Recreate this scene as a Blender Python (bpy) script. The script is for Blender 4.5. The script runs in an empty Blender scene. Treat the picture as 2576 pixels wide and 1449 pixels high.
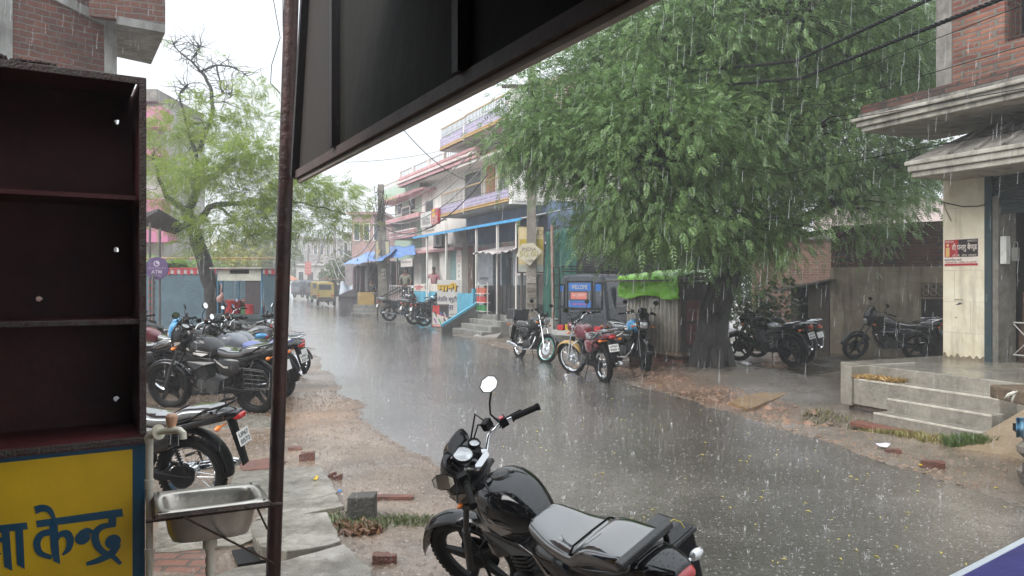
HAZE = .0035
import bpy, bmesh, math, random
import numpy as np
from mathutils import Vector, Matrix, noise
from mathutils.geometry import tessellate_polygon
PI = math.pi
R = math.radians
sc = bpy.context.scene
COL = sc.collection

# ------------------------------------------------------------------ camera
FPX, HZ, EYE = 1880.0, 712.0, 1.72        # focal length and horizon of the photograph (2576 px wide), eye height in metres
cd = bpy.data.cameras.new('camera'); cam = bpy.data.objects.new('camera', cd); COL.objects.link(cam)
cam.location = (0, 0, EYE); cam.rotation_euler = (R(90), 0, 0)
cd.sensor_width = 36.0; cd.lens = 36.0 * FPX / 2576.0; cd.shift_y = -(724.5 - HZ) / 2576.0
cd.clip_start = 0.05; cd.clip_end = 3000
sc.camera = cam

# ------------------------------------------------------------------ sky and light
SUN_EL, SUN_AZ = R(40), R(230)
w = bpy.data.worlds.new('World'); sc.world = w; w.use_nodes = True
nt = w.node_tree; nt.nodes.clear()
out = nt.nodes.new('ShaderNodeOutputWorld'); bg = nt.nodes.new('ShaderNodeBackground')
sky = nt.nodes.new('ShaderNodeTexSky'); sky.sky_type = 'NISHITA'; sky.sun_disc = False
sky.sun_elevation = SUN_EL; sky.sun_rotation = SUN_AZ
# overcast: a bright even cloud layer laid over the clear sky
tc = nt.nodes.new('ShaderNodeTexCoord'); nz = nt.nodes.new('ShaderNodeTexNoise'); nz.inputs['Scale'].default_value = 1.6
nz.inputs['Detail'].default_value = 5
cr = nt.nodes.new('ShaderNodeValToRGB')
cr.color_ramp.elements[0].position = .3; cr.color_ramp.elements[0].color = (7.3, 7.9, 8.4, 1)
cr.color_ramp.elements[1].position = .75; cr.color_ramp.elements[1].color = (8.6, 8.9, 9.2, 1)
mx = nt.nodes.new('ShaderNodeMix'); mx.data_type = 'RGBA'; mx.inputs[0].default_value = .94
nt.links.new(tc.outputs['Generated'], nz.inputs['Vector']); nt.links.new(nz.outputs['Fac'], cr.inputs[0])
nt.links.new(sky.outputs[0], mx.inputs[6]); nt.links.new(cr.outputs[0], mx.inputs[7])
# an overcast dome is brighter overhead than at the horizon
sz_ = nt.nodes.new('ShaderNodeSeparateXYZ'); sq = nt.nodes.new('ShaderNodeMath'); sq.operation = 'MULTIPLY'; ma_ = nt.nodes.new('ShaderNodeMath'); ma_.operation = 'MULTIPLY_ADD'
ma_.inputs[1].default_value = .95; ma_.inputs[2].default_value = .64; vs_ = nt.nodes.new('ShaderNodeVectorMath'); vs_.operation = 'SCALE'
nt.links.new(tc.outputs['Generated'], sz_.inputs[0]); nt.links.new(sz_.outputs[2], sq.inputs[0]); nt.links.new(sz_.outputs[2], sq.inputs[1]); nt.links.new(sq.outputs[0], ma_.inputs[0])
nt.links.new(mx.outputs[2], vs_.inputs[0]); nt.links.new(ma_.outputs[0], vs_.inputs['Scale'])
nt.links.new(vs_.outputs[0], bg.inputs[0]); bg.inputs[1].default_value = .10
nt.links.new(bg.outputs[0], out.inputs[0])
sd = bpy.data.lights.new('sun', 'SUN'); sd.energy = 1.5; sd.angle = R(40); sd.color = (1, .97, .93)
so = bpy.data.objects.new('sun', sd); COL.objects.link(so)
so.rotation_euler = (R(90) - SUN_EL, 0, PI - SUN_AZ)          # light comes from behind the viewer's left shoulder
sc.view_settings.view_transform = 'Standard'; sc.view_settings.look = 'None'
sc.view_settings.exposure = 1.12; sc.view_settings.gamma = 1; sc.view_settings.use_curve_mapping = False
sc.cycles.max_bounces = 7; sc.cycles.transparent_max_bounces = 24; sc.cycles.volume_bounces = 2
sc.cycles.diffuse_bounces = 3; sc.cycles.glossy_bounces = 3; sc.cycles.caustics_reflective = False; sc.cycles.caustics_refractive = False

rnd = random.Random(7)
def at(px, py, d): return Vector(((px - 1288) / FPX * d, d, EYE - (py - HZ) / FPX * d))
def gd(py, z=0.0): return FPX * (EYE - z) / (py - HZ)          # depth of a ground point seen at that row
def gpt(px, py, z=0.0): return at(px, py, gd(py, z))

# ------------------------------------------------------------------ materials
MATS = {}
def _new(name):
    m = bpy.data.materials.new(name); m.use_nodes = True
    n = m.node_tree; b = n.nodes['Principled BSDF']
    MATS[name] = m
    return m, n, b
def N(n, t, **k):
    x = n.nodes.new(t)
    for a, v in k.items():
        if a.startswith('i_'): x.inputs[a[2:].replace('_', ' ')].default_value = v
        else: setattr(x, a, v)
    return x
def coords(n, space='Object'):
    return N(n, 'ShaderNodeTexCoord').outputs[space]
def c4(c): return (c[0], c[1], c[2], 1)
def mat(name, col, rough=.6, metal=0, var=.25, scale=6, bump=.15, coat=0, spec=.5, col2=None, detail=5, bscale=None, stain=0, space='Object', emit=None):
    """painted / plain surface with noise variation, optional second colour and bump"""
    if name in MATS: return MATS[name]
    m, n, b = _new(name); L = n.links
    co = coords(n, space)
    t = N(n, 'ShaderNodeTexNoise', i_Scale=scale, i_Detail=detail, i_Roughness=.65); L.new(co, t.inputs['Vector'])
    r = N(n, 'ShaderNodeValToRGB'); r.color_ramp.elements[0].position = .3; r.color_ramp.elements[1].position = .7
    d = col2 or tuple(c * (1 - var) for c in col)
    r.color_ramp.elements[0].color = c4(d); r.color_ramp.elements[1].color = c4(tuple(min(1, c * (1 + var * .5)) for c in col))
    L.new(t.outputs['Fac'], r.inputs[0])
    src = r.outputs[0]
    if stain:
        mp = N(n, 'ShaderNodeMapping'); mp.inputs['Scale'].default_value = (1.5, 1.5, .18); L.new(co, mp.inputs[0])
        t2 = N(n, 'ShaderNodeTexNoise', i_Scale=3.0, i_Detail=6, i_Roughness=.7); L.new(mp.outputs[0], t2.inputs['Vector'])
        r2 = N(n, 'ShaderNodeValToRGB'); r2.color_ramp.elements[0].position = .5; r2.color_ramp.elements[1].position = .72
        L.new(t2.outputs['Fac'], r2.inputs[0])
        mm = N(n, 'ShaderNodeMix', data_type='RGBA', blend_type='MULTIPLY')
        f = N(n, 'ShaderNodeMath', operation='MULTIPLY'); f.inputs[1].default_value = stain
        L.new(r2.outputs[0], f.inputs[0]); L.new(f.outputs[0], mm.inputs[0]); L.new(src, mm.inputs[6]); mm.inputs[7].default_value = (.22, .2, .18, 1)
        src = mm.outputs[2]
    L.new(src, b.inputs['Base Color'])
    b.inputs['Roughness'].default_value = rough; b.inputs['Metallic'].default_value = metal
    b.inputs['Specular IOR Level'].default_value = spec
    if coat: b.inputs['Coat Weight'].default_value = coat; b.inputs['Coat Roughness'].default_value = .05
    if bump:
        t3 = N(n, 'ShaderNodeTexNoise', i_Scale=bscale or scale * 5, i_Detail=4); L.new(co, t3.inputs['Vector'])
        bp = N(n, 'ShaderNodeBump', i_Strength=bump, i_Distance=.02); L.new(t3.outputs['Fac'], bp.inputs['Height']); L.new(bp.outputs[0], b.inputs['Normal'])
    if emit: b.inputs['Emission Color'].default_value = c4(emit); b.inputs['Emission Strength'].default_value = 1
    return m
def wet_gloss(name, col, rough=.12, drops=True, coat=.6, metal=0):
    """glossy wet paint or vinyl with beads of rain on it"""
    if name in MATS: return MATS[name]
    m, n, b = _new(name); L = n.links; co = coords(n)
    b.inputs['Base Color'].default_value = c4(col); b.inputs['Metallic'].default_value = metal
    b.inputs['Coat Weight'].default_value = coat; b.inputs['Coat Roughness'].default_value = .04
    t = N(n, 'ShaderNodeTexNoise', i_Scale=9, i_Detail=5); L.new(co, t.inputs['Vector'])
    mr = N(n, 'ShaderNodeMapRange'); mr.inputs['To Min'].default_value = rough * .5; mr.inputs['To Max'].default_value = rough * 1.9
    L.new(t.outputs['Fac'], mr.inputs['Value']); L.new(mr.outputs[0], b.inputs['Roughness'])
    if drops:
        v = N(n, 'ShaderNodeTexVoronoi', i_Scale=75); v.inputs['Randomness'].default_value = 1; L.new(co, v.inputs['Vector'])
        r = N(n, 'ShaderNodeValToRGB'); r.color_ramp.elements[0].position = .06; r.color_ramp.elements[0].color = (1, 1, 1, 1)
        r.color_ramp.elements[1].position = .24; r.color_ramp.elements[1].color = (0, 0, 0, 1); L.new(v.outputs['Distance'], r.inputs[0])
        bp = N(n, 'ShaderNodeBump', i_Strength=.55, i_Distance=.004); L.new(r.outputs[0], bp.inputs['Height'])
        L.new(bp.outputs[0], b.inputs['Normal']); L.new(bp.outputs[0], b.inputs['Coat Normal'])
    return m
def brick_mat(name, c1, c2, mortar, scale=1.0, dark=.35, axis='XZ', rough=.85, bw=.23, rh=.075, msize=.012, dcol=(.03, .028, .025)):
    if name in MATS: return MATS[name]
    m, n, b = _new(name); L = n.links; co = coords(n)
    sx = N(n, 'ShaderNodeSeparateXYZ'); cb = N(n, 'ShaderNodeCombineXYZ'); L.new(co, sx.inputs[0])
    if axis == 'XZ': L.new(sx.outputs[0], cb.inputs[0]); L.new(sx.outputs[2], cb.inputs[1])
    elif axis == 'YZ': L.new(sx.outputs[1], cb.inputs[0]); L.new(sx.outputs[2], cb.inputs[1])
    elif axis == 'SZ':
        ad = N(n, 'ShaderNodeMath', operation='ADD'); L.new(sx.outputs[0], ad.inputs[0]); L.new(sx.outputs[1], ad.inputs[1])
        L.new(ad.outputs[0], cb.inputs[0]); L.new(sx.outputs[2], cb.inputs[1])
    else: L.new(sx.outputs[0], cb.inputs[0]); L.new(sx.outputs[1], cb.inputs[1])
    wn = N(n, 'ShaderNodeTexNoise', i_Scale=5, i_Detail=3); L.new(co, wn.inputs['Vector'])
    wm = N(n, 'ShaderNodeVectorMath', operation='SCALE'); wm.inputs['Scale'].default_value = .05; L.new(wn.outputs['Color'], wm.inputs[0])
    wa = N(n, 'ShaderNodeVectorMath', operation='ADD'); L.new(cb.outputs[0], wa.inputs[0]); L.new(wm.outputs[0], wa.inputs[1])
    bt = N(n, 'ShaderNodeTexBrick'); bt.inputs['Scale'].default_value = scale
    bt.inputs['Brick Width'].default_value = bw; bt.inputs['Row Height'].default_value = rh; bt.inputs['Mortar Size'].default_value = msize
    bt.inputs['Mortar Smooth'].default_value = .3
    bt.inputs['Color1'].default_value = c4(c1); bt.inputs['Color2'].default_value = c4(c2); bt.inputs['Mortar'].default_value = c4(mortar)
    L.new(wa.outputs[0], bt.inputs['Vector'])
    t = N(n, 'ShaderNodeTexNoise', i_Scale=1.1, i_Detail=8, i_Roughness=.7); L.new(co, t.inputs['Vector'])
    r = N(n, 'ShaderNodeValToRGB'); r.color_ramp.elements[0].position = .38; r.color_ramp.elements[1].position = .64; L.new(t.outputs['Fac'], r.inputs[0])
    f = N(n, 'ShaderNodeMath', operation='MULTIPLY'); f.inputs[1].default_value = dark; L.new(r.outputs[0], f.inputs[0])
    mm = N(n, 'ShaderNodeMix', data_type='RGBA'); L.new(f.outputs[0], mm.inputs[0]); L.new(bt.outputs['Color'], mm.inputs[6]); mm.inputs[7].default_value = c4(dcol)
    L.new(mm.outputs[2], b.inputs['Base Color']); b.inputs['Roughness'].default_value = rough
    bp = N(n, 'ShaderNodeBump', i_Strength=.8, i_Distance=.02); bp.invert = True
    t3 = N(n, 'ShaderNodeTexNoise', i_Scale=30, i_Detail=5); L.new(co, t3.inputs['Vector'])
    ma = N(n, 'ShaderNodeMath', operation='MULTIPLY_ADD'); ma.inputs[1].default_value = -.5; L.new(t3.outputs['Fac'], ma.inputs[0]); L.new(bt.outputs['Fac'], ma.inputs[2])
    L.new(ma.outputs[0], bp.inputs['Height']); L.new(bp.outputs[0], b.inputs['Normal'])
    return m
def ground_mat(name, ramp, rough=(.15, .7), scale=.9, fine=26, bump=.6, wet=.5, puddle=.5):
    """soil, slab or asphalt with wet glossy patches"""
    if name in MATS: return MATS[name]
    m, n, b = _new(name); L = n.links; co = coords(n)
    t = N(n, 'ShaderNodeTexNoise', i_Scale=scale, i_Detail=8, i_Roughness=.68); L.new(co, t.inputs['Vector'])
    f = N(n, 'ShaderNodeTexNoise', i_Scale=fine, i_Detail=6, i_Roughness=.75); L.new(co, f.inputs['Vector'])
    ad = N(n, 'ShaderNodeMath', operation='MULTIPLY_ADD'); ad.inputs[1].default_value = .45; L.new(f.outputs['Fac'], ad.inputs[0])
    sb = N(n, 'ShaderNodeMath', operation='MULTIPLY'); sb.inputs[1].default_value = .62; L.new(t.outputs['Fac'], sb.inputs[0]); L.new(sb.outputs[0], ad.inputs[2])
    r = N(n, 'ShaderNodeValToRGB')
    while len(r.color_ramp.elements) < len(ramp): r.color_ramp.elements.new(.5)
    for e, (p, c) in zip(r.color_ramp.elements, ramp): e.position = p; e.color = c4(c)
    L.new(ad.outputs[0], r.inputs[0]); L.new(r.outputs[0], b.inputs['Base Color'])
    pt = N(n, 'ShaderNodeTexNoise', i_Scale=scale * .55, i_Detail=6, i_Roughness=.6); L.new(co, pt.inputs['Vector'])
    pr = N(n, 'ShaderNodeValToRGB'); pr.color_ramp.elements[0].position = puddle - .06; pr.color_ramp.elements[1].position = puddle + .06
    L.new(pt.outputs['Fac'], pr.inputs[0])
    mr = N(n, 'ShaderNodeMapRange'); mr.inputs['To Min'].default_value = rough[1]; mr.inputs['To Max'].default_value = rough[0]
    L.new(pr.outputs[0], mr.inputs['Value']); L.new(mr.outputs[0], b.inputs['Roughness'])
    b.inputs['Specular IOR Level'].default_value = wet
    bs = N(n, 'ShaderNodeMapRange'); bs.inputs['To Min'].default_value = bump; bs.inputs['To Max'].default_value = bump * .3; L.new(pr.outputs[0], bs.inputs['Value'])
    f2 = N(n, 'ShaderNodeTexNoise', i_Scale=fine * 2.2, i_Detail=5, i_Roughness=.7); L.new(co, f2.inputs['Vector'])
    bp = N(n, 'ShaderNodeBump', i_Distance=.015); L.new(bs.outputs[0], bp.inputs['Strength']); L.new(f2.outputs['Fac'], bp.inputs['Height']); L.new(bp.outputs[0], b.inputs['Normal'])
    return m
def leaf_mat(name, c1, c2, trans=.35, rough=.4):
    if name in MATS: return MATS[name]
    m, n, b = _new(name); L = n.links
    g = N(n, 'ShaderNodeNewGeometry'); r = N(n, 'ShaderNodeValToRGB'); r.color_ramp.elements[0].color = c4(c1); r.color_ramp.elements[1].color = c4(c2)
    co = coords(n); t = N(n, 'ShaderNodeTexNoise', i_Scale=1.3, i_Detail=3); L.new(co, t.inputs['Vector'])
    ad = N(n, 'ShaderNodeMath', operation='MULTIPLY_ADD'); ad.inputs[1].default_value = .45; L.new(g.outputs['Random Per Island'], ad.inputs[0])
    s = N(n, 'ShaderNodeMath', operation='MULTIPLY'); s.inputs[1].default_value = .7; L.new(t.outputs['Fac'], s.inputs[0]); L.new(s.outputs[0], ad.inputs[2])
    L.new(ad.outputs[0], r.inputs[0]); L.new(r.outputs[0], b.inputs['Base Color']); b.inputs['Roughness'].default_value = rough
    tr = N(n, 'ShaderNodeBsdfTranslucent'); L.new(r.outputs[0], tr.inputs[0]); ms = N(n, 'ShaderNodeMixShader'); ms.inputs[0].default_value = trans
    o = n.nodes['Material Output']; L.new(b.outputs[0], ms.inputs[1]); L.new(tr.outputs[0], ms.inputs[2]); L.new(ms.outputs[0], o.inputs[0])
    return m

# ------------------------------------------------------------------ mesh builder
def frame_of(axis):
    a = Vector(axis).normalized(); h = Vector((0, 0, 1)) if abs(a.z) < .9 else Vector((1, 0, 0))
    u = a.cross(h).normalized(); return a, u, a.cross(u).normalized()
class MB:
    def __init__(s, T=None): s.v = []; s.f = []; s.T = T
    def add(s, vs, fs, T=None):
        o = len(s.v); M_ = T if T is not None else s.T
        s.v += [M_ @ Vector(p) for p in vs] if M_ is not None else [Vector(p) for p in vs]
        s.f += [[i + o for i in f] for f in fs]; return s
    def box(s, x0, x1, y0, y1, z0, z1, T=None):
        return s.add([(x0,y0,z0),(x1,y0,z0),(x1,y1,z0),(x0,y1,z0),(x0,y0,z1),(x1,y0,z1),(x1,y1,z1),(x0,y1,z1)],
            [(0,3,2,1),(4,5,6,7),(0,1,5,4),(1,2,6,5),(2,3,7,6),(3,0,4,7)], T)
    def hexa(s, p, T=None):       # eight corners, bottom four then top four
        return s.add(p, [(0,3,2,1),(4,5,6,7),(0,1,5,4),(1,2,6,5),(2,3,7,6),(3,0,4,7)], T)
    def prism(s, poly, off, T=None):      # planar polygon extruded by a vector
        n = len(poly); P = [Vector(p) for p in poly]; o = Vector(off)
        tr = tessellate_polygon([P])
        fs = [list(t) for t in tr] + [[i + n for i in reversed(t)] for t in tr] + [[i, (i+1) % n, (i+1) % n + n, i + n] for i in range(n)]
        return s.add(P + [p + o for p in P], fs, T)
    def quad(s, a, b, c, d, T=None): return s.add([a, b, c, d], [(0,1,2,3)], T)
    def tube(s, pts, r, n=8, T=None, cap=True):
        P = [Vector(p) for p in pts]; k = len(P); rr = r if isinstance(r, (list, tuple)) else [r] * k
        vs = []; fs = []; up = None
        for i, p in enumerate(P):
            t = (P[min(i+1, k-1)] - P[max(i-1, 0)])
            if t.length < 1e-9: t = Vector((0,0,1))
            t.normalize()
            if up is None: _, u, _v = frame_of(t)
            else:
                u = up - t * up.dot(t)
                if u.length < 1e-5: _, u, _v = frame_of(t)
                u.normalize()
            up = u; v = t.cross(u)
            vs += [p + (u * math.cos(2*PI*j/n) + v * math.sin(2*PI*j/n)) * rr[i] for j in range(n)]
        for i in range(k-1):
            for j in range(n):
                a = i*n+j; b = i*n+(j+1) % n; fs.append((a, b, b+n, a+n))
        if cap: fs.append(tuple(range(n-1, -1, -1))); fs.append(tuple(range((k-1)*n, k*n)))
        return s.add(vs, fs, T)
    def lathe(s, prof, c, axis, n=24, T=None, closed=False):   # prof: (radius, height along axis)
        a, u, v = frame_of(axis); c = Vector(c); k = len(prof); vs = []; fs = []
        for (r, h) in prof:
            vs += [c + a*h + (u*math.cos(2*PI*j/n) + v*math.sin(2*PI*j/n)) * r for j in range(n)]
        for i in range(k if closed else k-1):
            i2 = (i+1) % k
            for j in range(n):
                j2 = (j+1) % n; fs.append((i*n+j, i*n+j2, i2*n+j2, i2*n+j))
        if not closed:
            if prof[0][0] > 1e-4: fs.append(tuple(range(n-1, -1, -1)))
            if prof[-1][0] > 1e-4: fs.append(tuple(range((k-1)*n, k*n)))
        return s.add(vs, fs, T)
    def loft(s, rings, n=16, sub=3, T=None):
        """rings (x, zb, zt, halfwidth, power[, yc]) smoothly interpolated along x"""
        A = np.array([list(r) + [0] * (6 - len(r)) for r in rings], float); k = len(A); Q = []
        for i in range(k-1):
            p0, p1, p2, p3 = A[max(i-1,0)], A[i], A[i+1], A[min(i+2,k-1)]
            for j in range(sub):
                t = j / sub; q = .5*((2*p1)+(-p0+p2)*t+(2*p0-5*p1+4*p2-p3)*t*t+(-p0+3*p1-3*p2+p3)*t**3); Q.append(q)
        Q.append(A[-1]); vs = []; fs = []
        for (x, zb, zt, hw, e, yc) in Q:
            zc = (zb+zt)/2; hz = max(.001, (zt-zb)/2); hw = max(.001, hw)
            for j in range(n):
                a = 2*PI*j/n; c_, s_ = math.cos(a), math.sin(a)
                vs.append((x, yc + hw*math.copysign(abs(c_)**e, c_), zc + hz*math.copysign(abs(s_)**e, s_)))
        K = len(Q)
        for i in range(K-1):
            for j in range(n):
                j2 = (j+1) % n; fs.append((i*n+j, i*n+j2, (i+1)*n+j2, (i+1)*n+j))
        fs.append(tuple(range(n-1, -1, -1))); fs.append(tuple(range((K-1)*n, K*n)))
        return s.add(vs, fs, T)
    def ball(s, c, r, n=12, m=8, T=None):
        r = r if isinstance(r, (tuple, list)) else (r, r, r); vs = []; fs = []
        for i in range(m+1):
            ph = PI*i/m
            for j in range(n):
                th = 2*PI*j/n; vs.append((c[0]+r[0]*math.sin(ph)*math.cos(th), c[1]+r[1]*math.sin(ph)*math.sin(th), c[2]+r[2]*math.cos(ph)))
        for i in range(m):
            for j in range(n):
                j2 = (j+1) % n; fs.append((i*n+j, (i+1)*n+j, (i+1)*n+j2, i*n+j2))
        return s.add(vs, fs, T)
    def grid(s, fn, nu, nv, T=None):     # surface sheet fn(u,v) in 0..1
        vs = [fn(i/nu, j/nv) for j in range(nv+1) for i in range(nu+1)]
        fs = [(j*(nu+1)+i, j*(nu+1)+i+1, (j+1)*(nu+1)+i+1, (j+1)*(nu+1)+i) for j in range(nv) for i in range(nu)]
        return s.add(vs, fs, T)
    def build(s, name, m, parent=None, smooth=False, bevel=0, solid=0, local=False, fixn=True):
        """one mesh object; vertices are in world coordinates unless local"""
        me = bpy.data.meshes.new(name); V = s.v
        if not V: V = [Vector((0,0,0))]; 
        o = bpy.data.objects.new(name, me); COL.objects.link(o)
        if parent is not None:
            if not local:
                Mi = WM(parent).inverted(); V = [Mi @ p for p in V]
            o.parent = parent
        elif not local:
            xs = [p.x for p in V]; ys = [p.y for p in V]; zs = [p.z for p in V]
            c = Vector(((min(xs)+max(xs))/2, (min(ys)+max(ys))/2, min(zs))); V = [p - c for p in V]; o.location = c
        me.from_pydata([tuple(p) for p in V], [], [tuple(f) for f in s.f])
        if fixn:
            bm = bmesh.new(); bm.from_mesh(me); bmesh.ops.remove_doubles(bm, verts=bm.verts, dist=1e-5); bmesh.ops.recalc_face_normals(bm, faces=bm.faces); bm.to_mesh(me); bm.free()
        me.materials.append(m if not isinstance(m, str) else MATS[m])
        if smooth:
            me.polygons.foreach_set('use_smooth', [True]*len(me.polygons))
            if smooth != 'all':
                md = o.modifiers.new('edges', 'EDGE_SPLIT'); md.split_angle = R(smooth if smooth is not True else 40)
        if solid: md = o.modifiers.new('solid', 'SOLIDIFY'); md.thickness = solid
        if bevel: md = o.modifiers.new('bevel', 'BEVEL'); md.width = bevel; md.segments = 2; md.limit_method = 'ANGLE'
        return o
def WM(o):
    M_ = Matrix.Translation(o.location) @ o.rotation_euler.to_matrix().to_4x4() @ Matrix.Diagonal((*o.scale, 1))
    return WM(o.parent) @ M_ if o.parent else M_
def tag(o, label=None, cat=None, group=None, kind=None):
    if label: o['label'] = label
    if cat: o['category'] = cat
    if group: o['group'] = group
    if kind: o['kind'] = kind
    return o
def thing(name, label, cat, loc=(0,0,0), rot=(0,0,0), group=None):
    o = bpy.data.objects.new(name, None); COL.objects.link(o); o.location = loc; o.rotation_euler = rot; o.empty_display_size = .2
    return tag(o, label, cat, group)
def kids(o): return [c for c in bpy.data.objects if c.parent == o]
def copy_tree(o, parent=None):
    c = o.copy(); COL.objects.link(c); c.parent = parent
    for ch in kids(o): copy_tree(ch, c)
    return c
def fast_mesh(name, V, F, m, parent=None, smooth=False):
    """numpy vertices (n,3) and faces (k,4) as one object, world coordinates"""
    V = np.asarray(V, np.float32)
    off = np.array(WM(parent).translation) if parent is not None else np.array(((V[:,0].min()+V[:,0].max())/2, (V[:,1].min()+V[:,1].max())/2, V[:,2].min()))
    V = V - off.astype(np.float32)
    me = bpy.data.meshes.new(name); k = F.shape[1]
    me.vertices.add(len(V)); me.vertices.foreach_set('co', V.ravel())
    me.loops.add(F.size); me.loops.foreach_set('vertex_index', F.astype(np.int32).ravel())
    me.polygons.add(len(F)); me.polygons.foreach_set('loop_start', np.arange(0, F.size, k, dtype=np.int32)); me.polygons.foreach_set('loop_total', np.full(len(F), k, np.int32))
    me.update(calc_edges=True)
    if smooth: me.polygons.foreach_set('use_smooth', [True]*len(F))
    me.materials.append(m); o = bpy.data.objects.new(name, me); COL.objects.link(o)
    if parent is not None: o.parent = parent
    else: o.location = off
    return o
def basis(o, x, y, z=None):
    """matrix with local axes x, y, z placed at o"""
    x = Vector(x).normalized(); y = Vector(y).normalized(); z = Vector(z).normalized() if z is not None else x.cross(y).normalized()
    return Matrix(((x.x, y.x, z.x, o[0]), (x.y, y.y, z.y, o[1]), (x.z, y.z, z.z, o[2]), (0,0,0,1)))
def text(txt, T, size, m, parent, name='lettering', width=None, extrude=.002, bold=0, shear=0, align='CENTER'):
    """lettering in the plane of T (x right, y up), optionally fitted to a width"""
    cu = bpy.data.curves.new('t', 'FONT'); cu.body = txt; cu.size = 1; cu.align_x = align; cu.align_y = 'CENTER'; cu.offset = bold; cu.resolution_u = 3; cu.shear = shear
    ob = bpy.data.objects.new('t', cu); COL.objects.link(ob)
    bpy.context.view_layer.update()
    me = bpy.data.meshes.new_from_object(ob.evaluated_get(bpy.context.evaluated_depsgraph_get()))
    V = [v.co.copy() for v in me.vertices]; F = [tuple(p.vertices) for p in me.polygons]
    bpy.data.objects.remove(ob); bpy.data.curves.remove(cu); bpy.data.meshes.remove(me)
    if not V: return None
    xs = [v.x for v in V]; ys = [v.y for v in V]; wd = max(xs)-min(xs); h = max(ys)-min(ys)
    cx = (max(xs)+min(xs))/2; cy = (max(ys)+min(ys))/2
    sy = size / h if h else size; sx = (width / wd) if width else sy
    b = MB(T); b.add([((v.x-cx)*sx, (v.y-cy)*sy, extrude) for v in V], F)
    return b.build(name, m, parent, fixn=False)
# ------------------------------------------------------------------ motorcycle (x forward, y left, z up; rear axle at x=0)
BLK = wet_gloss('black_paint', (.004,.004,.005), .08, coat=.1)
BLKP = mat('black_plastic', (.006,.006,.007), .42, bump=.1, scale=20, spec=.12)
VINYL = wet_gloss('seat_vinyl', (.006,.006,.008), .07, drops=False, coat=1.0)
VINYL.node_tree.nodes['Principled BSDF'].inputs['Coat IOR'].default_value = 1.85; VINYL.node_tree.nodes['Principled BSDF'].inputs['Specular IOR Level'].default_value = 1
RUB = mat('tyre_rubber', (.010,.0095,.009), .6, scale=30, bump=.3, spec=.10)
CHR = wet_gloss('chrome', (.62,.63,.65), .08, drops=False, metal=1)
STEEL = mat('engine_alloy', (.055,.055,.055), .35, metal=.5, scale=20, bump=.2)
DARKM = mat('dark_metal', (.012,.012,.013), .45, scale=20, spec=.15)
REDL = wet_gloss('red_lens', (.42,.008,.012), .12, drops=False)
ORL = wet_gloss('orange_lens', (.75,.18,.01), .15, drops=False)
LENS = wet_gloss('clear_lens', (.55,.56,.57), .06, drops=False, metal=.6)
MIRR = wet_gloss('mirror_glass', (.9,.9,.9), .02, drops=False, metal=1)
PLATE = mat('white_plate', (.72,.72,.70), .4, bump=0, var=.08)
INK = mat('black_ink', (.01,.01,.012), .5, bump=0)
STR = Vector((.85,0,1.0)); STRAX = (STR - Vector((1.14,0,.3))).normalized()
def wheel(root, name, cx, T, wire, rimc, front=True, r=.30):
    w_ = MB(T); k = .043 if front else .05
    prof = [(r-.005+ .0*1, 0)]
    prof = [(r - k*1.55, -k*.62), (r - k*1.0, -k*.95), (r - k*.35, -k*.8), (r, -k*.28), (r, k*.28), (r - k*.35, k*.8), (r - k*1.0, k*.95), (r - k*1.55, k*.62)]
    w_.lathe(prof, (cx,0,r), (0,1,0), 40, closed=True)
    for i in range(56):      # tread blocks
        a = 2*PI*i/56; ca, sa = math.cos(a), math.sin(a)
        for s_ in (-1, 1):
            p = Vector((cx+ca*(r-k*.15), s_*k*.45, r+sa*(r-k*.15)))
            w_.box(-.010,.010,-.010,.010,-.004,.009, (T or Matrix()) @ basis(p, (-sa,0,ca), (0,1,0), (-ca,0,-sa) if False else (ca,0,sa)))
    ty = w_.build(name, RUB, root, smooth=35, local=True)
    rm = MB(T); r2 = r - k*1.5
    rm.lathe([(r2, -k*.62), (r2+.006, -k*.5), (r2-.012, -k*.35), (r2-.014, k*.35), (r2+.006, k*.5), (r2, k*.62), (r2-.022, k*.3), (r2-.022, -k*.3)], (cx,0,r), (0,1,0), 40, closed=True)
    rm.lathe([(.0,-.05),(.035,-.05),(.06,-.03),(.06,.03),(.035,.05),(0,.05)], (cx,0,r), (0,1,0), 16)
    if wire:
        for i in range(24):
            a = 2*PI*i/24; b_ = a + (.35 if i % 2 else -.35); s_ = 1 if (i//2) % 2 else -1
            rm.tube([(cx+.055*math.cos(a), s_*.028, r+.055*math.sin(a)), (cx+(r2-.01)*math.cos(b_), 0, r+(r2-.01)*math.sin(b_))], .0022, 4)
    else:
        for i in range(5):
            a = 2*PI*i/5+.3; d = Vector((math.cos(a), 0, math.sin(a))); q = Vector((-d.z, 0, d.x)); c = Vector((cx,0,r))
            p = []
            for (rr, ww, tt) in ((.04,.030,.018),(r2-.015,.016,.013)):
                for yy in (-tt, tt): p += [c+d*rr-q*ww+Vector((0,yy,0)), c+d*rr+q*ww+Vector((0,yy,0))]
            rm.add(p, [(0,1,3,2),(4,6,7,5),(0,4,5,1),(2,3,7,6),(0,2,6,4),(1,5,7,3)])
    rm.lathe([(.06,-.036),(.125,-.036),(.125,-.031),(.06,-.031)], (cx,0,r), (0,1,0), 24, closed=True) if front else None
    rm.build('rim', rimc, ty, smooth=40, local=True)
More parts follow.
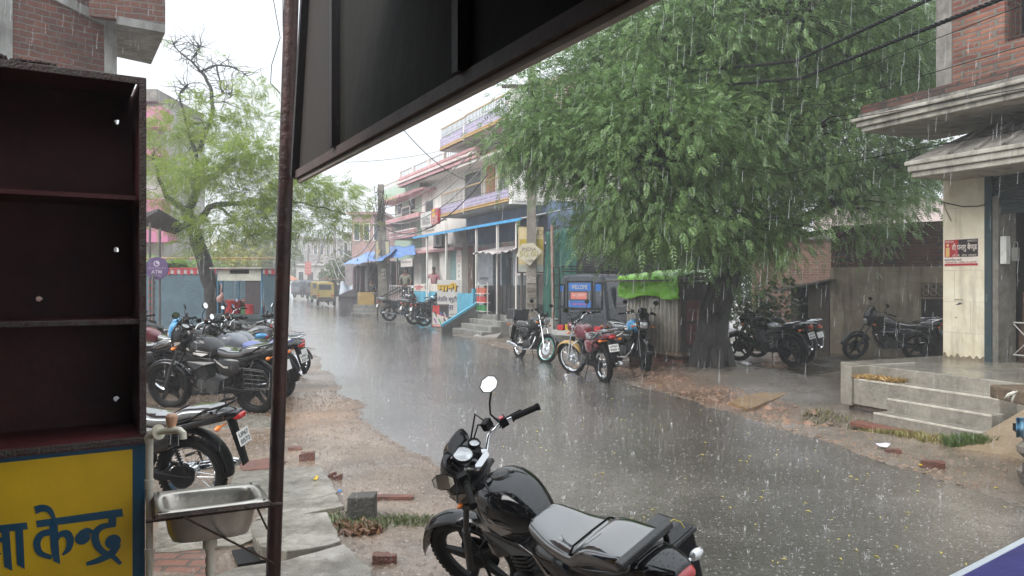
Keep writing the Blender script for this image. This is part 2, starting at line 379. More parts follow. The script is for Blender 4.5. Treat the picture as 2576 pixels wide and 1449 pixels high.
def make_bike(name, label, X, Y, yaw, z=0, lean=-.14, steer=.35, paint=BLK, seatm=VINYL, accent=None, nose='fairing', wire=False, rimc=None, rack=False, guard=False,
              mirrors=(1,1), plate=None, pannier=None, hero=False, group='motorcycles parked along the street', muff=CHR, seatlen=1.0, scale=1.0, tankm=None, detail=True, tall_mirror=0, fendm=None, noses=None):
    root = thing(name, label, 'motorcycle', (X, Y, z), (lean, 0, yaw), group); root.scale = (scale,)*3
    rimc = rimc or (CHR if wire else DARKM); tankm = tankm or paint; fendm = fendm or paint
    S = Matrix.Translation(STR) @ Matrix.Rotation(steer, 4, STRAX) @ Matrix.Translation(-STR)
    P = lambda b, n, m, **k: b.build(n, m, k.pop('par', root), local=True, **k)
    wheel(root, 'front_wheel', 1.27, S, wire, rimc); wheel(root, 'rear_wheel', 0, None, wire, rimc, False)
    # front fork, fender
    b = MB(S)
    for s_ in (-1, 1):
        b.tube([(1.27,.085*s_,.30),(1.13,.085*s_,.60)], .023, 10); b.tube([(1.13,.085*s_,.60),(.90,.085*s_,1.0)], .016, 10)
    b.tube([(1.27,-.1,.30),(1.27,.1,.30)], .012, 8)
    b.box(.88,.98,-.11,.11,.90,.925); b.box(.96,1.05,-.105,.105,.76,.79)
    P(b, 'front_fork', CHR if wire else STEEL, smooth=True)
    b = MB(S); n_ = 14
    b.grid(lambda u, v: (1.27+(.335+.02*math.cos((v-.5)*PI)-.0)*math.cos(R(12+u*150)), (v-.5)*.135, .30+(.31+.035*math.cos((v-.5)*PI))*math.sin(R(12+u*150))), n_, 6)
    P(b, 'front_fender', fendm, smooth='all', solid=.004)
    # handlebar with grips, levers, mirrors
    b = MB(S); hb = []
    for s_ in (-1, 1):
        pts = [(.86,.0,1.0),(.86,.07*s_,1.0),(.845,.13*s_,1.06),(.80,.20*s_,1.075),(.66,.36*s_,1.045)]; b.tube(pts, .0115, 10)
    b.box(.84,.89,-.06,.06,.985,1.025)
    H = P(b, 'handlebar', CHR, smooth=True)
    for s_ in (-1, 1):
        b = MB(S); a_ = Vector((.755,.25*s_,1.067)); e_ = Vector((.65,.37*s_,1.043)); dd = (e_-a_)
        b.tube([a_, a_+dd*.05, a_+dd*.06, a_+dd*.9, a_+dd*.91, e_], [.022,.022,.017,.017,.02,.02], 12)
        P(b, 'grip', RUB, par=H, smooth=True)
        b = MB(S); b.box(-.022,.022,-.025,.025,-.022,.024, S @ basis((.79,.215*s_,1.075), (.66,-.75*s_,0), (.75,.66*s_,0), (0,0,1)))
        b.tube([(.82,.20*s_,1.07),(.82,.24*s_,1.066),(.76,.35*s_,1.045)], [.008,.006,.005], 6)
        P(b, 'switch_box', BLKP, par=H, smooth=True)
        if s_ < 0:
            b = MB(S); b.box(-.012,.012,-.014,.014,.02,.03, S @ basis((.79,.215*s_,1.075), (.66,-.75*s_,0), (.75,.66*s_,0), (0,0,1))); P(b, 'kill_switch', REDL, par=H)
            b = MB(S); b.box(.83,.87,-.19,-.13,1.08,1.13); P(b, 'brake_reservoir', BLKP, par=H, bevel=.006)
        if mirrors[0 if s_ > 0 else 1]:
            tm = tall_mirror; b = MB(S)
            base = Vector((.80,.20*s_,1.08)); top = Vector((.82-.02*tm,(.29)*s_,1.24+.0*tm))
            if noses == 'main' and s_ > 0: base = Vector((.82,.18,1.08)); top = Vector((.90,.245,1.05))
            b.tube([base, base+Vector((.03,.0,.06)), (base+top)*.5+Vector((.03,0,.02)), top], .0055, 8)
            nrm = Vector((-.93,.12*s_,.25)).normalized() if noses != 'main' else (Vector((-.62,.30,.72)).normalized() if s_ > 0 else Vector((-.86,.40,.32)).normalized())
            if noses == 'main' and s_ > 0: nrm = (root.rotation_euler.to_matrix() @ S.to_3x3()).inverted() @ Vector((-.46,-.86,-.16)).normalized()
            T2 = S @ basis(top+Vector((0,0,.03)), Vector((0,0,1)).cross(nrm), nrm.cross(Vector((0,0,1)).cross(nrm)), nrm)
            oc = [((.078 if noses == 'main' and s_ > 0 else .062)*math.cos(a)*(1.0 if math.cos(a)>0 else .9), .044*math.sin(a)) for a in [PI/8+i*PI/4 for i in range(8)]]
            fl = 1 if s_ > 0 else -1
            oc = [(x*fl, y) for x, y in oc]
            b.add([(x,y,0) for x,y in oc]+[(x*.85,y*.85,-.022) for x,y in oc], [tuple(range(8)), tuple(range(15,7,-1))]+[(i,(i+1)%8,(i+1)%8+8,i+8) for i in range(8)], T2)
            mo = P(b, 'mirror', BLKP, par=H, smooth=True)
            b = MB(T2); b.add([(x*.9,y*.9,.0015) for x,y in oc], [tuple(range(8))]); P(b, 'mirror_glass', MIRR, par=H)
    if detail:
        b = MB(S)
        for s_ in (-1, 1): b.tube([(.80,.19*s_,1.06),(.92,.17*s_,1.10),(.98,.09*s_,1.0),(.95,.05*s_,.85),(.85,.04*s_,.72)], .005, 6)
        b.tube([(.84,-.17,1.09),(.93,-.2,1.15),(.99,-.12,1.02),(1.0,-.06,.8)], .005, 6)
        P(b, 'cable', RUB, smooth=True)
    # headlamp and nose
    if nose == 'fairing':
        b = MB(S); b.loft([(.885,.90,1.06,.06,.8),(.93,.80,1.10,.125,.8),(1.0,.76,1.11,.135,.75),(1.06,.76,1.06,.12,.75),(1.10,.80,.98,.085,.8),(1.115,.85,.92,.03,1)], 18, 3)
        b.loft([(.93,1.05,1.10,.08,.8),(.935,1.09,1.17,.085,.8),(.955,1.10,1.165,.07,.8),(1.02,1.07,1.12,.05,.9),(1.06,1.04,1.06,.03,1)], 14, 3)
        P(b, 'headlamp_fairing', paint, smooth=55)
        b = MB(S); b.loft([(1.085,.79,.95,.085,.7),(1.105,.80,.94,.075,.7),(1.118,.83,.91,.05,.8),(1.124,.85,.89,.02,1)], 16, 3); P(b, 'headlamp', LENS, smooth=True)
        if accent:
            for s_ in (-1, 1):
                b = MB(S); b.add([(.93,.131*s_,.90),(1.0,.142*s_,.90),(1.09,.105*s_,.86),(1.10,.09*s_,.83),(1.0,.141*s_,.85),(.94,.131*s_,.88)], [(0,1,4,5),(1,2,3,4)]); P(b, 'decal', accent)
        b = MB(S); b.lathe([(.0,.0),(.055,.0),(.058,.012),(.052,.02),(.052,.012),(0,.012)], (.905,.045,1.075), (-.55,0,.84), 20)
        b.lathe([(.0,.0),(.032,.0),(.034,.010),(.028,.018),(.028,.008),(0,.008)], (.895,-.055,1.065), (-.55,0,.84), 16)
        b.lathe([(.0,.0),(.018,.0),(.018,.02),(0,.022)], (.865,-.02,1.03), (-.3,0,.95), 12)
        P(b, 'instrument_bezel', BLKP, smooth=True)
        b = MB(S); b.lathe([(0,.0125),(.051,.0125)], (.905,.045,1.075), (-.55,0,.84), 20); b.lathe([(0,.0085),(.027,.0085)], (.895,-.055,1.065), (-.55,0,.84), 16); P(b, 'gauge', LENS)
    else:
        b = MB(S); b.lathe([(.0,-.09),(.05,-.08),(.085,-.03),(.092,.0),(.092,.02),(.085,.02),(.085,.0)], (1.06,0,.90), (1,0,-.05), 20); P(b, 'headlamp_shell', paint, smooth=True)
        b = MB(S); b.lathe([(.088,.012),(.07,.03),(0,.042)], (1.06,0,.90), (1,0,-.05), 20); P(b, 'headlamp', LENS, smooth=True)
        b = MB(S)
        for s_ in (-1, 1): b.lathe([(0,-.02),(.035,-.02),(.042,.02),(.036,.026),(0,.026)], (.95,.05*s_,1.02), (-.5,0,.85), 14)
        P(b, 'gauge', DARKM, smooth=True)
    for s_ in (-1, 1):
        e_ = 1 if noses != 'main' else .55; b = MB(S); b.tube([(1.0,.1*s_,.83),(1.0,.16*s_*e_+.04*s_*(1-e_),.83)], .006, 6); b.ball((1.0,.1*s_+.085*s_*e_,.83), (.03*e_,.035*e_,.022*e_), 10, 6); P(b, 'front_indicator', ORL, smooth=True)
    # tank
    b = MB(); b.loft([(.385,.76,.80,.055,.8),(.43,.72,.845,.085,.78),(.50,.69,.895,.118,.75),(.58,.68,.935,.143,.72),(.68,.68,.955,.158,.7),(.78,.69,.945,.15,.7),(.85,.72,.91,.115,.75),(.885,.77,.87,.06,.9)], 28, 4)
    b = P(b, 'fuel_tank', tankm, smooth='all')
    tk = b
    b = MB(); b.lathe([(0,.012),(.02,.013),(.024,.010),(.045,.010),(.049,.005),(.052,-.01)], (.70,0,.952), (.08,0,1), 24); P(b, 'tank_cap', STEEL, par=tk, smooth=True)
    if noses == 'main': text('HONDA', WM(root) @ basis((.80,.166,.735), (-1,-.05,0), (0,0,1)), .022, PLATE, tk, width=.09)
    if accent:
        for s_ in (-1, 1):
            b = MB()
            b.add([(.83,.140*s_,.83),(.60,.165*s_,.80),(.50,.128*s_,.775),(.60,.166*s_,.785),(.83,.143*s_,.80)], [(0,1,3,4),(1,2,3)])
            b.add([(.72,.163*s_,.78),(.52,.135*s_,.76),(.60,.160*s_,.73),(.72,.164*s_,.755)], [(0,1,2,3)])
            P(b, 'decal', accent, par=tk)
    if hero:
        for s_ in (-1, 1): text('Hero', basis((.66,.166*s_,.82), (-s_,0,0), (0,0,1)), .05, PLATE, tk, width=.14)
    # seat
    ls = -.28*seatlen
    b = MB(); b.loft([(.46,.75,.80,.055,.75),(.42,.73,.825,.10,.65),(.36,.71,.82,.115,.6),(.24,.71,.80,.135,.55),(.10,.72,.805,.15,.5),(.045,.73,.815,.15,.5),(.0,.74,.85,.14,.5),(-.08,.76,.868,.135,.5),(ls+.04,.79,.875,.125,.52),(ls,.81,.85,.10,.6)], 24, 4)
    st_ = P(b, 'seat', seatm, smooth='all')
    b = MB(); b.tube([(.06,-.142,.80),(.055,-.11,.828),(.05,0,.834),(.055,.11,.828),(.06,.142,.80)], .005, 6); P(b, 'seam', RUB, par=st_, smooth=True)
    # tail cowl, side panels
    b = MB(); b.loft([(.16,.64,.735,.12,.6),(.0,.68,.755,.13,.6),(-.18,.72,.80,.12,.6),(-.32,.75,.855,.10,.65),(-.42,.775,.85,.075,.7),(-.47,.80,.84,.05,.8)], 18, 3)
    P(b, 'tail_cowl', paint, smooth='all')
    b = MB(); b.loft([(-.42,.77,.822,.058,.6),(-.46,.768,.828,.058,.6),(-.485,.778,.82,.045,.7),(-.492,.785,.81,.025,1)], 14, 3); P(b, 'tail_lamp', REDL, smooth=True)
    b = MB(); b.loft([(.02,.60,.68,.10,.7),(.10,.53,.72,.135,.6),(.24,.47,.73,.145,.55),(.38,.48,.73,.135,.6),(.48,.56,.72,.10,.7)], 18, 3)
    sp = P(b, 'side_panel', paint, smooth='all')
    if accent:
        for s_ in (-1, 1):
            b = MB(); b.add([(.46,.118*s_,.70),(.30,.150*s_,.62),(.06,.125*s_,.60),(.06,.125*s_,.585),(.30,.151*s_,.595),(.46,.12*s_,.67)], [(0,1,4,5),(1,2,3,4)]); P(b, 'decal', accent, par=sp)
    # shrouds beneath tank for fairing bikes
    if nose == 'fairing':
        for s_ in (-1, 1):
            b = MB(); b.prism([(.86,.118*s_,.78),(.70,.150*s_,.72),(.50,.125*s_,.70),(.40,.115*s_,.66),(.58,.140*s_,.62),(.72,.150*s_,.56),(.80,.140*s_,.55),(.86,.125*s_,.66)], (0,.012*s_,0)); P(b, 'tank_shroud', paint, bevel=.004)
    # frame, swingarm
    b = MB()
    b.tube([(.90,0,.92),(.93,0,.76),(.84,0,.45),(.72,0,.27),(.40,0,.24),(.32,0,.40),(.30,0,.70),(.0,0,.75),(-.35,0,.78)], .018, 8)
    for s_ in (-1, 1):
        b.tube([(.34,.10*s_,.34),(.0,.10*s_,.30),(-.06,.10*s_,.30)], .018, 8); b.tube([(.32,.1*s_,.42),(.06,.12*s_,.68),(-.3,.09*s_,.77)], .012, 6)
        b.tube([(.36,.0,.30),(.36,.22*s_,.30)], .010, 6); b.tube([(.36,.17*s_,.30),(.36,.25*s_,.30)], .017, 8); b.tube([(.10,.1*s_,.40),(.10,.22*s_,.38)], .012, 8)
    b.tube([(0,-.12,.30),(0,.12,.30)], .013, 8)
    b.tube([(.34,.13,.26),(.24,.26,.03)], .010, 6)     # side stand
    b.tube([(.55,.20,.34),(.70,.22,.30),(.74,.22,.26)], .008, 6)
    P(b, 'frame', DARKM, smooth=True)
    b = MB(); b.box(.02,.40,.075,.115,.27,.335); b.lathe([(0,-.02),(.10,-.02),(.10,.02),(0,.02)], (.03,.095,.30), (0,1,0), 20); P(b, 'chain_case', BLKP, smooth=True, bevel=.006)
    # engine
    b = MB(); b.box(.42,.74,-.11,.11,.26,.42); b.lathe([(.0,-.15),(.085,-.15),(.10,-.12),(.10,.12),(.085,.15),(0,.15)], (.52,0,.35), (0,1,0), 20); b.lathe([(.0,-.145),(.07,-.145),(.08,-.12),(.08,.12),(.07,.145),(0,.145)], (.66,0,.37), (0,1,0), 18)
    T3 = Matrix.Translation((.66,0,.42)) @ Matrix.Rotation(R(18), 4, 'Y')
    b.box(-.06,.06,-.06,.06,0,.22, T3)
    for i in range(8): b.box(-.078,.078,-.082,.082,.03+.022*i,.038+.022*i, T3)
    b.box(-.05,.05,-.06,.06,.215,.26, T3)
    P(b, 'engine', STEEL, smooth=True, bevel=.004)
    b = MB(); pts = [(.76,-.03,.56),(.83,-.06,.50),(.82,-.10,.36),(.72,-.13,.24),(.45,-.15,.22),(.20,-.16,.26)]; b.tube(pts, .018, 10); b.tube([(.20,-.16,.26),(.12,-.165,.275),(-.28,-.17,.33),(-.33,-.17,.335)], [.02,.045,.042,.03], 14)
    P(b, 'exhaust', muff, smooth=True)
    for s_ in (-1, 1):
        b = MB(); p0 = Vector((-.02,.13*s_,.34)); p1 = Vector((.08,.135*s_,.66)); b.tube([p0, p1], .010, 8)
        for i in range(11):
            q = p0 + (p1-p0)*(.22+.07*i); b.lathe([(.020,-.005),(.027,0),(.020,.005)], q, p1-p0, 12)
        P(b, 'shock_absorber', DARKM, smooth=True)
    # rear fender, plate, indicators
    b = MB(); b.grid(lambda u, v: ((.34+.02*math.cos((v-.5)*PI))*math.cos(R(70+u*115)), (v-.5)*.14, .32+(.345+.02*math.cos((v-.5)*PI))*math.sin(R(70+u*115))), 14, 6)
    b.grid(lambda u, v: (-.38-.10*u, (v-.5)*(.13-.03*u), .77-.38*u), 6, 3)
    P(b, 'rear_fender', BLKP, smooth='all', solid=.004)
    for s_ in (-1, 1):
        b = MB(); b.tube([(-.36,.05*s_,.74),(-.36,.15*s_,.74)], .007, 6); b.ball((-.36,.175*s_,.74), (.022,.04,.022), 10, 6); P(b, 'rear_indicator', ORL if not noses else LENS, smooth=True)
    Tp = basis((-.475,0,.62), (0,-1,0), (.26,0,.965)); b = MB(Tp); b.box(-.085,.085,-.06,.06,0,.006); pl = P(b, 'number_plate', PLATE)
    if plate:
        for i, s2 in enumerate(plate):
            o = text(s2, WM(root) @ Tp @ Matrix.Translation((0,.026-.054*i,.0065)), .036, INK, pl, width=.145, bold=.02)
    # grab rail / rack
    b = MB()
    for s_ in (-1, 1) if noses != 'main' else (): b.tube([(.0,.15*s_,.76),(-.12,.155*s_,.80),(-.24,.15*s_,.87),(-.37,.12*s_,.90)], .010, 8)
    if noses != 'main': b.tube([(-.37,.12,.90),(-.40,.06,.905),(-.40,-.06,.905),(-.37,-.12,.90)], .010, 8)
    else: b.tube([(-.20,.10,.80),(-.29,.13,.86)], .012, 8); b.tube([(-.20,-.10,.80),(-.29,-.13,.86)], .012, 8)
    if rack:
        for i in range(4): b.tube([(-.20-.05*i,-.12,.905),(-.20-.05*i,.12,.905)], .006, 6)
        b.tube([(-.10,.125,.89),(-.42,.125,.92),(-.47,.09,.92),(-.47,-.09,.92),(-.42,-.125,.92),(-.10,-.125,.89)], .008, 8)
    P(b, 'grab_rail', CHR if rack else BLKP, smooth=True)
    if guard:     # saree guard of bent rods on the left
        b = MB(); 
        for i in range(5): b.tube([(-.02-.0*i,.20,.60-.055*i),(-.30,.20,.58-.05*i)], .004, 6)
        b.tube([(.0,.2,.62),(-.30,.2,.60),(-.36,.2,.50),(-.30,.2,.36),(.0,.2,.36),(-.02,.2,.62)], .005, 6); b.tube([(-.12,.2,.62),(-.14,.2,.34)], .005, 6)
        b.tube([(-.1,.2,.6),(-.1,.1,.7)], .005, 6)
        P(b, 'guard_rail', STEEL, smooth=True)
    if nose == 'fairing' and noses == 'main' or detail:
        b = MB()
        for s_ in (-1, 1): b.tube([(.82,.05*s_,.66),(.86,.18*s_,.58),(.82,.20*s_,.42),(.70,.06*s_,.26)], .010, 8)
        P(b, 'leg_guard', CHR if wire else BLKP, smooth=True)
    return root
def hit(T, px, py, off=0.0):
    """where the sight line of a photo point meets the plane z=off of frame T -> local (x, y)"""
    d = Vector(((px - 1288) / FPX, 1, -(py - HZ) / FPX)); Ti = T.inverted()
    o = Ti @ Vector((0, 0, EYE)); v = Ti.to_3x3() @ d; t = (off - o.z) / v.z
    p = o + v * t; return (p.x, p.y)
# ------------------------------------------------------------------ road and ground
RR = [(-30,13.2),(0,5.5),(5.78,3.96),(7.38,3.58),(10.85,2.67),(16.3,.97),(24.3,-1.78),(31.4,-4.0),(44.3,-7.96),(64.7,-14.4),(150,-42),(400,-125)]
RL = [(-30,3.5),(0,2.2),(3.4,.75),(4.39,.38),(5.9,-.18),(6.77,-.68),(8.8,-1.67),(11.2,-2.5),(18,-4.8),(29,-8.6),(41,-13.3),(67,-22.5),(150,-52),(400,-140)]
def lerp(tab, d):
    for (a, x), (b, y) in zip(tab, tab[1:]):
        if d <= b: return x + (y-x)*max(0,(d-a))/(b-a)
    return tab[-1][1]
def nz2(x, y, s, o=0): return noise.noise(Vector((x*s, y*s, o)))
def sstep(a, b, t): t = max(0, min(1, (t-a)/(b-a))); return t*t*(3-2*t)
def edge_r(y): return lerp(RR, y) + .10*nz2(0, y, 1.3, 3) + .05*nz2(0, y, 5, 4)
def edge_l(y): return lerp(RL, y) + .22*nz2(0, y, .9, 8) + .08*nz2(0, y, 4, 9)
def gz(x, y):
    r, l = edge_r(y), edge_l(y)
    if l < x < r: e = -min(x-l, r-x)
    else: e = max(x-r, l-x)
    z = -.05 + .065*sstep(-.35, .03, e)
    if e > 0:
        z += .02*nz2(x, y, 1.1, 1)*min(1, e*2) + .008*nz2(x, y, 6, 2) + (.03*sstep(.3, 2.5, e) if x > r else 0)
    # drain beside the steps and the root mound
    dx = x-3.95; dy = y-9.35; q = math.exp(-((dx*.9+dy*.5)**2/.05+(dy*.85-dx*.4)**2/.35)); z -= .30*q
    z += .22*math.exp(-((x-3.7)**2+(y-13.6)**2)/1.6)
    return z
ROADM = ground_mat('wet_asphalt', [(.30,(.020,.017,.015)),(.48,(.055,.047,.041)),(.58,(.095,.083,.072)),(.70,(.30,.27,.235))], rough=(.05,.22), scale=.35, fine=55, bump=.28, wet=1.0, puddle=.46)
b = MB(); ys = [-12+.6*i for i in range(22)]; y = 1.2
while y < 240: ys.append(y); y *= 1.022
NC = 26
vs = []; fs = []
for y in ys:
    l, r = edge_l(y), edge_r(y)
    for i in range(NC+1):
        t = i/NC; x = l+(r-l)*t; vs.append((x, y, .012*math.sin(PI*t)+.004+.006*nz2(x,y,.8,5)))
for j in range(len(ys)-1):
    for i in range(NC): a = j*(NC+1)+i; fs.append((a, a+1, a+NC+2, a+NC+1))
b.add(vs, fs); tag(b.build('road', ROADM, smooth='all', fixn=False), kind='structure')
_rn = ROADM.node_tree; _rb = _rn.nodes['Principled BSDF']; _old = _rb.inputs['Normal'].links[0].from_socket
_rt = N(_rn, 'ShaderNodeTexNoise', i_Scale=24, i_Detail=4, i_Roughness=.6, i_Distortion=1.2); _rn.links.new(coords(_rn), _rt.inputs['Vector'])
_rp = N(_rn, 'ShaderNodeBump', i_Strength=.42, i_Distance=.012); _rn.links.new(_rt.outputs['Fac'], _rp.inputs['Height']); _rn.links.new(_old, _rp.inputs['Normal'])
_rn.links.new(_rp.outputs[0], _rb.inputs['Normal']); _rn.links.new(_rp.outputs[0], _rb.inputs['Coat Normal']); _rb.inputs['Coat Weight'].default_value = 1; _rb.inputs['Coat Roughness'].default_value = .12; _rb.inputs['Coat IOR'].default_value = 1.65
gm, n, bs_ = _new('soil'); L = n.links
GM0 = ground_mat('soil_wet', [(.30,(.035,.028,.022)),(.46,(.115,.092,.072)),(.58,(.20,.165,.135)),(.75,(.34,.30,.26))], rough=(.06,.42), scale=1.1, fine=30, bump=.8, wet=.8, puddle=.49)
n2 = GM0.node_tree; b2 = n2.nodes['Principled BSDF']; src = b2.inputs['Base Color'].links[0].from_socket
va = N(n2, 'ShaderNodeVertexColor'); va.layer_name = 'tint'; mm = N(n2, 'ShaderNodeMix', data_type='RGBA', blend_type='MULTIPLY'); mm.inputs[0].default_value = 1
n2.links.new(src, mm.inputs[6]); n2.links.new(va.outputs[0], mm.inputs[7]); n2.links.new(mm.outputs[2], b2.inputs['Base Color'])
ys = [-16,-12,-7,-4,-2,-1,-.3,.4]; y = 1.0
while y < 245: ys.append(y); y *= 1.019
NT = 190; V = []
for y in ys:
    for i in range(NT+1):
        t = (i/NT-.5)*2; t = t*1.0+.35*t**3; x = max(-165, min(115, t*(abs(y)+2.5)*1.1)); V.append((x, y, gz(x, y) if y < 90 else -.03))
F = [(j*(NT+1)+i, j*(NT+1)+i+1, (j+1)*(NT+1)+i+1, (j+1)*(NT+1)+i) for j in range(len(ys)-1) for i in range(NT)]
g = fast_mesh('ground', V, np.array(F), GM0, smooth=True); tag(g, kind='structure')
ca = g.data.color_attributes.new('tint', 'FLOAT_COLOR', 'POINT'); cols = []
for (x, y, z) in V:
    c = [1.0, 1.0, 1.0]
    def mixc(k, w_):
        for q in range(3): c[q] = c[q]*(1-w_)+k[q]*w_
    if x < edge_l(y)+.5: mixc((.98,.86,.76), .9)
    s = math.exp(-((x+2.55)**2/.8+(y-10.3)**2/2.8)); mixc((1.30,.92,.62), min(1, s*1.3))                 # sand by the parked motorcycles
    mixc((1.1,.98,.85), .6*math.exp(-((x+2.6)**2/1.5+(y-7.7)**2/1.5)))
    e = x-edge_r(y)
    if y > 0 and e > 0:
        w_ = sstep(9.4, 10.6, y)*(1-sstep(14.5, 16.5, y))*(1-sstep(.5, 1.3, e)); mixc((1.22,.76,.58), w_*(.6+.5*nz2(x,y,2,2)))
        mixc((.55,.52,.46), .8*sstep(1.2, 2.2, e)*(1-sstep(17, 20, y)))                    # darker earth beyond the right verge
        mixc((1.25,.98,.72), (1-sstep(8.0, 8.6, y))*sstep(.9, 1.3, e))                    # tan mud by the ramp
        mixc((.62,.75,.42), .55*sstep(17, 20, y)*(1-sstep(.9, 1.6, e))*max(0, nz2(x,y,1.2,6)*2))
        mixc((1.1,1.05,1.0), .6*sstep(22, 26, y))
    cols += [c[0], c[1], c[2], 1]
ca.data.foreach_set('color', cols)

# ------------------------------------------------------------------ flagstones over the drain on the left
SLAB = ground_mat('flagstone', [(.30,(.045,.038,.030)),(.44,(.13,.115,.09)),(.56,(.215,.195,.16)),(.72,(.34,.315,.27))], rough=(.08,.4), scale=3.2, fine=12, bump=1.4, wet=.6, puddle=.50)
BRK = brick_mat('red_brick', (.24,.075,.045), (.33,.12,.07), (.20,.17,.14), dark=.4, axis='SZ')
BRKB = mat('broken_brick', (.17,.065,.045), .6, scale=14, bump=.7, col2=(.08,.045,.035))
CONC = mat('grey_concrete', (.30,.29,.27), .7, scale=3, col2=(.15,.145,.13), bump=.4, bscale=40, stain=.7)
def slab(name, label, pts, z, th, m, grp=None, cat='paving slab', rough=.012):
    P = [gpt(px, py, z) for px, py in pts]; Q = []
    for i, p in enumerate(P):
        q = P[(i+1) % len(P)]; k = max(2, int((q-p).length/.09))
        for j in range(k):
            r_ = p.lerp(q, j/k); Q.append(r_ + Vector((noise.noise(r_*5)*rough*2, noise.noise(r_*6+Vector((9,0,0)))*rough*2, noise.noise(r_*4)*rough*.5)))
    b = MB(); b.prism([q-Vector((0,0,th)) for q in Q], (0,0,th)); return tag(b.build(name, m, bevel=.008), label, cat, grp)
SG = 'stone slabs laid over the roadside drain'
slab('paving_slab', 'long pale wet slab behind the small grey concrete block', [(588,1188),(700,1178),(806,1170),(850,1238),(770,1256),(560,1276)], .05, .06, SLAB, SG)
slab('paving_slab', 'narrow wet slab just left of the small concrete block', [(690,1254),(846,1240),(864,1272),(760,1292),(640,1306)], .045, .055, SLAB, SG)
slab('paving_slab', 'thick raised slab with a broken edge beside the iron pole', [(632,1312),(700,1296),(822,1286),(838,1310),(862,1358),(835,1368),(720,1384),(655,1372)], .13, .09, SLAB, SG)
slab('paving_slab', 'nearest thick slab with a pale worn end, at the bottom of the picture', [(540,1449),(600,1422),(720,1408),(868,1368),(905,1395),(934,1430),(930,1480),(540,1520)], .12, .13, SLAB, SG)
slab('paving_slab', 'small reddish slab behind the pole next to the tail of the nearer parked motorcycle', [(600,1164),(690,1150),(722,1160),(700,1176),(612,1184)], .03, .04, BRKB, SG)
slab('paving_slab', 'low stone strip in front of the big black motorcycle with a silver striped tank', [(452,1050),(650,1040),(700,1052),(690,1075),(480,1080)], .02, .03, SLAB, SG)
slab('paving_slab', 'cracked slab behind the sink bowl', [(392,1290),(600,1300),(660,1345),(600,1372),(392,1390)], .03, .05, SLAB, SG)
# brick paving at bottom left, a flat black sheet for the dark of the drain gap
pm = brick_mat('paving_brick', (.22,.10,.07), (.16,.10,.08), (.10,.085,.07), dark=.5, axis='XY', rough=.3, bw=.22, rh=.11)
b = MB(); q = [gpt(378,1385,.02), gpt(520,1385,.02), gpt(560,1500,.02), gpt(300,1500,.02)]; b.prism([p-Vector((0,0,.03)) for p in q], (0,0,.03)); tag(b.build('brick_path', pm), kind='structure')
b = MB(); q = [gpt(583,1384,.03), gpt(652,1372,.03), gpt(668,1392,.03), gpt(700,1404,.03), gpt(598,1420,.03)]; b.prism([p-Vector((0,0,.012)) for p in q], (0,0,.012)); tag(b.build('drain_gap_shade', mat('drain_black', (.004,.004,.004), .9)), 'flat black sheet standing for the shaded gap in the drain cover behind the iron pole', 'drain')
# rubble pieces
def _rough(b, T):
    bm = bmesh.new(); vs = [bm.verts.new(v) for v in b.v]
    for f in b.f: bm.faces.new([vs[i] for i in f])
    bmesh.ops.subdivide_edges(bm, edges=bm.edges, cuts=4, use_grid_fill=True); bmesh.ops.recalc_face_normals(bm, faces=bm.faces); bm.normal_update()
    c = Vector((0,0,0)); 
    for v in bm.verts: c += v.co/len(bm.verts)
    for v in bm.verts:
        d = v.co-c; v.co = c+d*(1-.16*(d.length/.13)**2 if d.length < .2 else .75)+v.normal*.012*noise.noise(v.co*28)-Vector((0,0,.012))
    bm.verts.index_update(); b.v = [v.co.copy() for v in bm.verts]; b.f = [[v.index for v in f.verts] for f in bm.faces]; bm.free()
def brick(px, py, label, sz=(.20,.10,.07), yaw=.3, m=None, z=None, name='loose_brick', cat='brick', tilt=0.0):
    p = gpt(px, py); zz = gz(p.x, p.y) if z is None else z
    T = Matrix.Translation((p.x, p.y, max(zz, -.01))) @ Matrix.Rotation(yaw, 4, 'Z') @ Matrix.Rotation(tilt, 4, 'X'); b = MB(T); x, y, h = sz
    def j(k): return rnd.uniform(-.012, .012)
    b.hexa([(-x/2+j(0),-y/2+j(0),0),(x/2+j(0),-y/2+j(0),0),(x/2+j(0),y/2+j(0),0),(-x/2+j(0),y/2+j(0),0),(-x/2+j(0),-y/2+j(0),h+j(0)),(x/2+j(0),-y/2+j(0),h+j(0)),(x/2+j(0),y/2+j(0),h+j(0)),(-x/2+j(0),y/2+j(0),h+j(0))])
    _rough(b, T); return tag(b.build(name, m or BRKB, smooth=50), label, cat, 'loose bricks and stones on the ground')
brick(774,1160, 'orange red half brick standing beyond the pale slab', (.15,.10,.085), .2)
brick(744,1136, 'thin broken brick lying just right of the iron pole', (.14,.08,.04), .1)
brick(968,1420, 'broken pinkish brick near the front wheel of the foreground motorcycle', (.16,.10,.06), .1)
brick(848,1208, 'tiny brick chip by the end of the long pale slab', (.07,.06,.05), .5); brick(838,1202, 'dark brick chip behind the pale slab corner', (.06,.05,.05), .9)
blk = MB(); p = gpt(909,1308); T = Matrix.Translation((p.x, p.y, 0)) @ Matrix.Rotation(.05, 4, 'Z')
blk.hexa([(-.10,-.05,-.05),(.10,-.05,-.05),(.10,.12,-.05),(-.10,.12,-.05),(-.095,-.045,.175),(.10,-.05,.18),(.10,.11,.18),(-.09,.11,.17)], T)
tag(blk.build('stone_block', mat('block_concrete', (.075,.07,.06), .7, scale=8, col2=(.035,.033,.03), bump=.7), bevel=.008), 'small dark squared concrete block standing upright in weeds', 'stone block')
b = MB(); b.prism([gpt(940,1250,.02), gpt(1042,1252,.02), gpt(1040,1258,.02), gpt(940,1258,.02)], (0,0,.025)); tag(b.build('wood_strip', BRKB), 'thin flat strip lying on the mud right of the concrete block', 'wood strip')
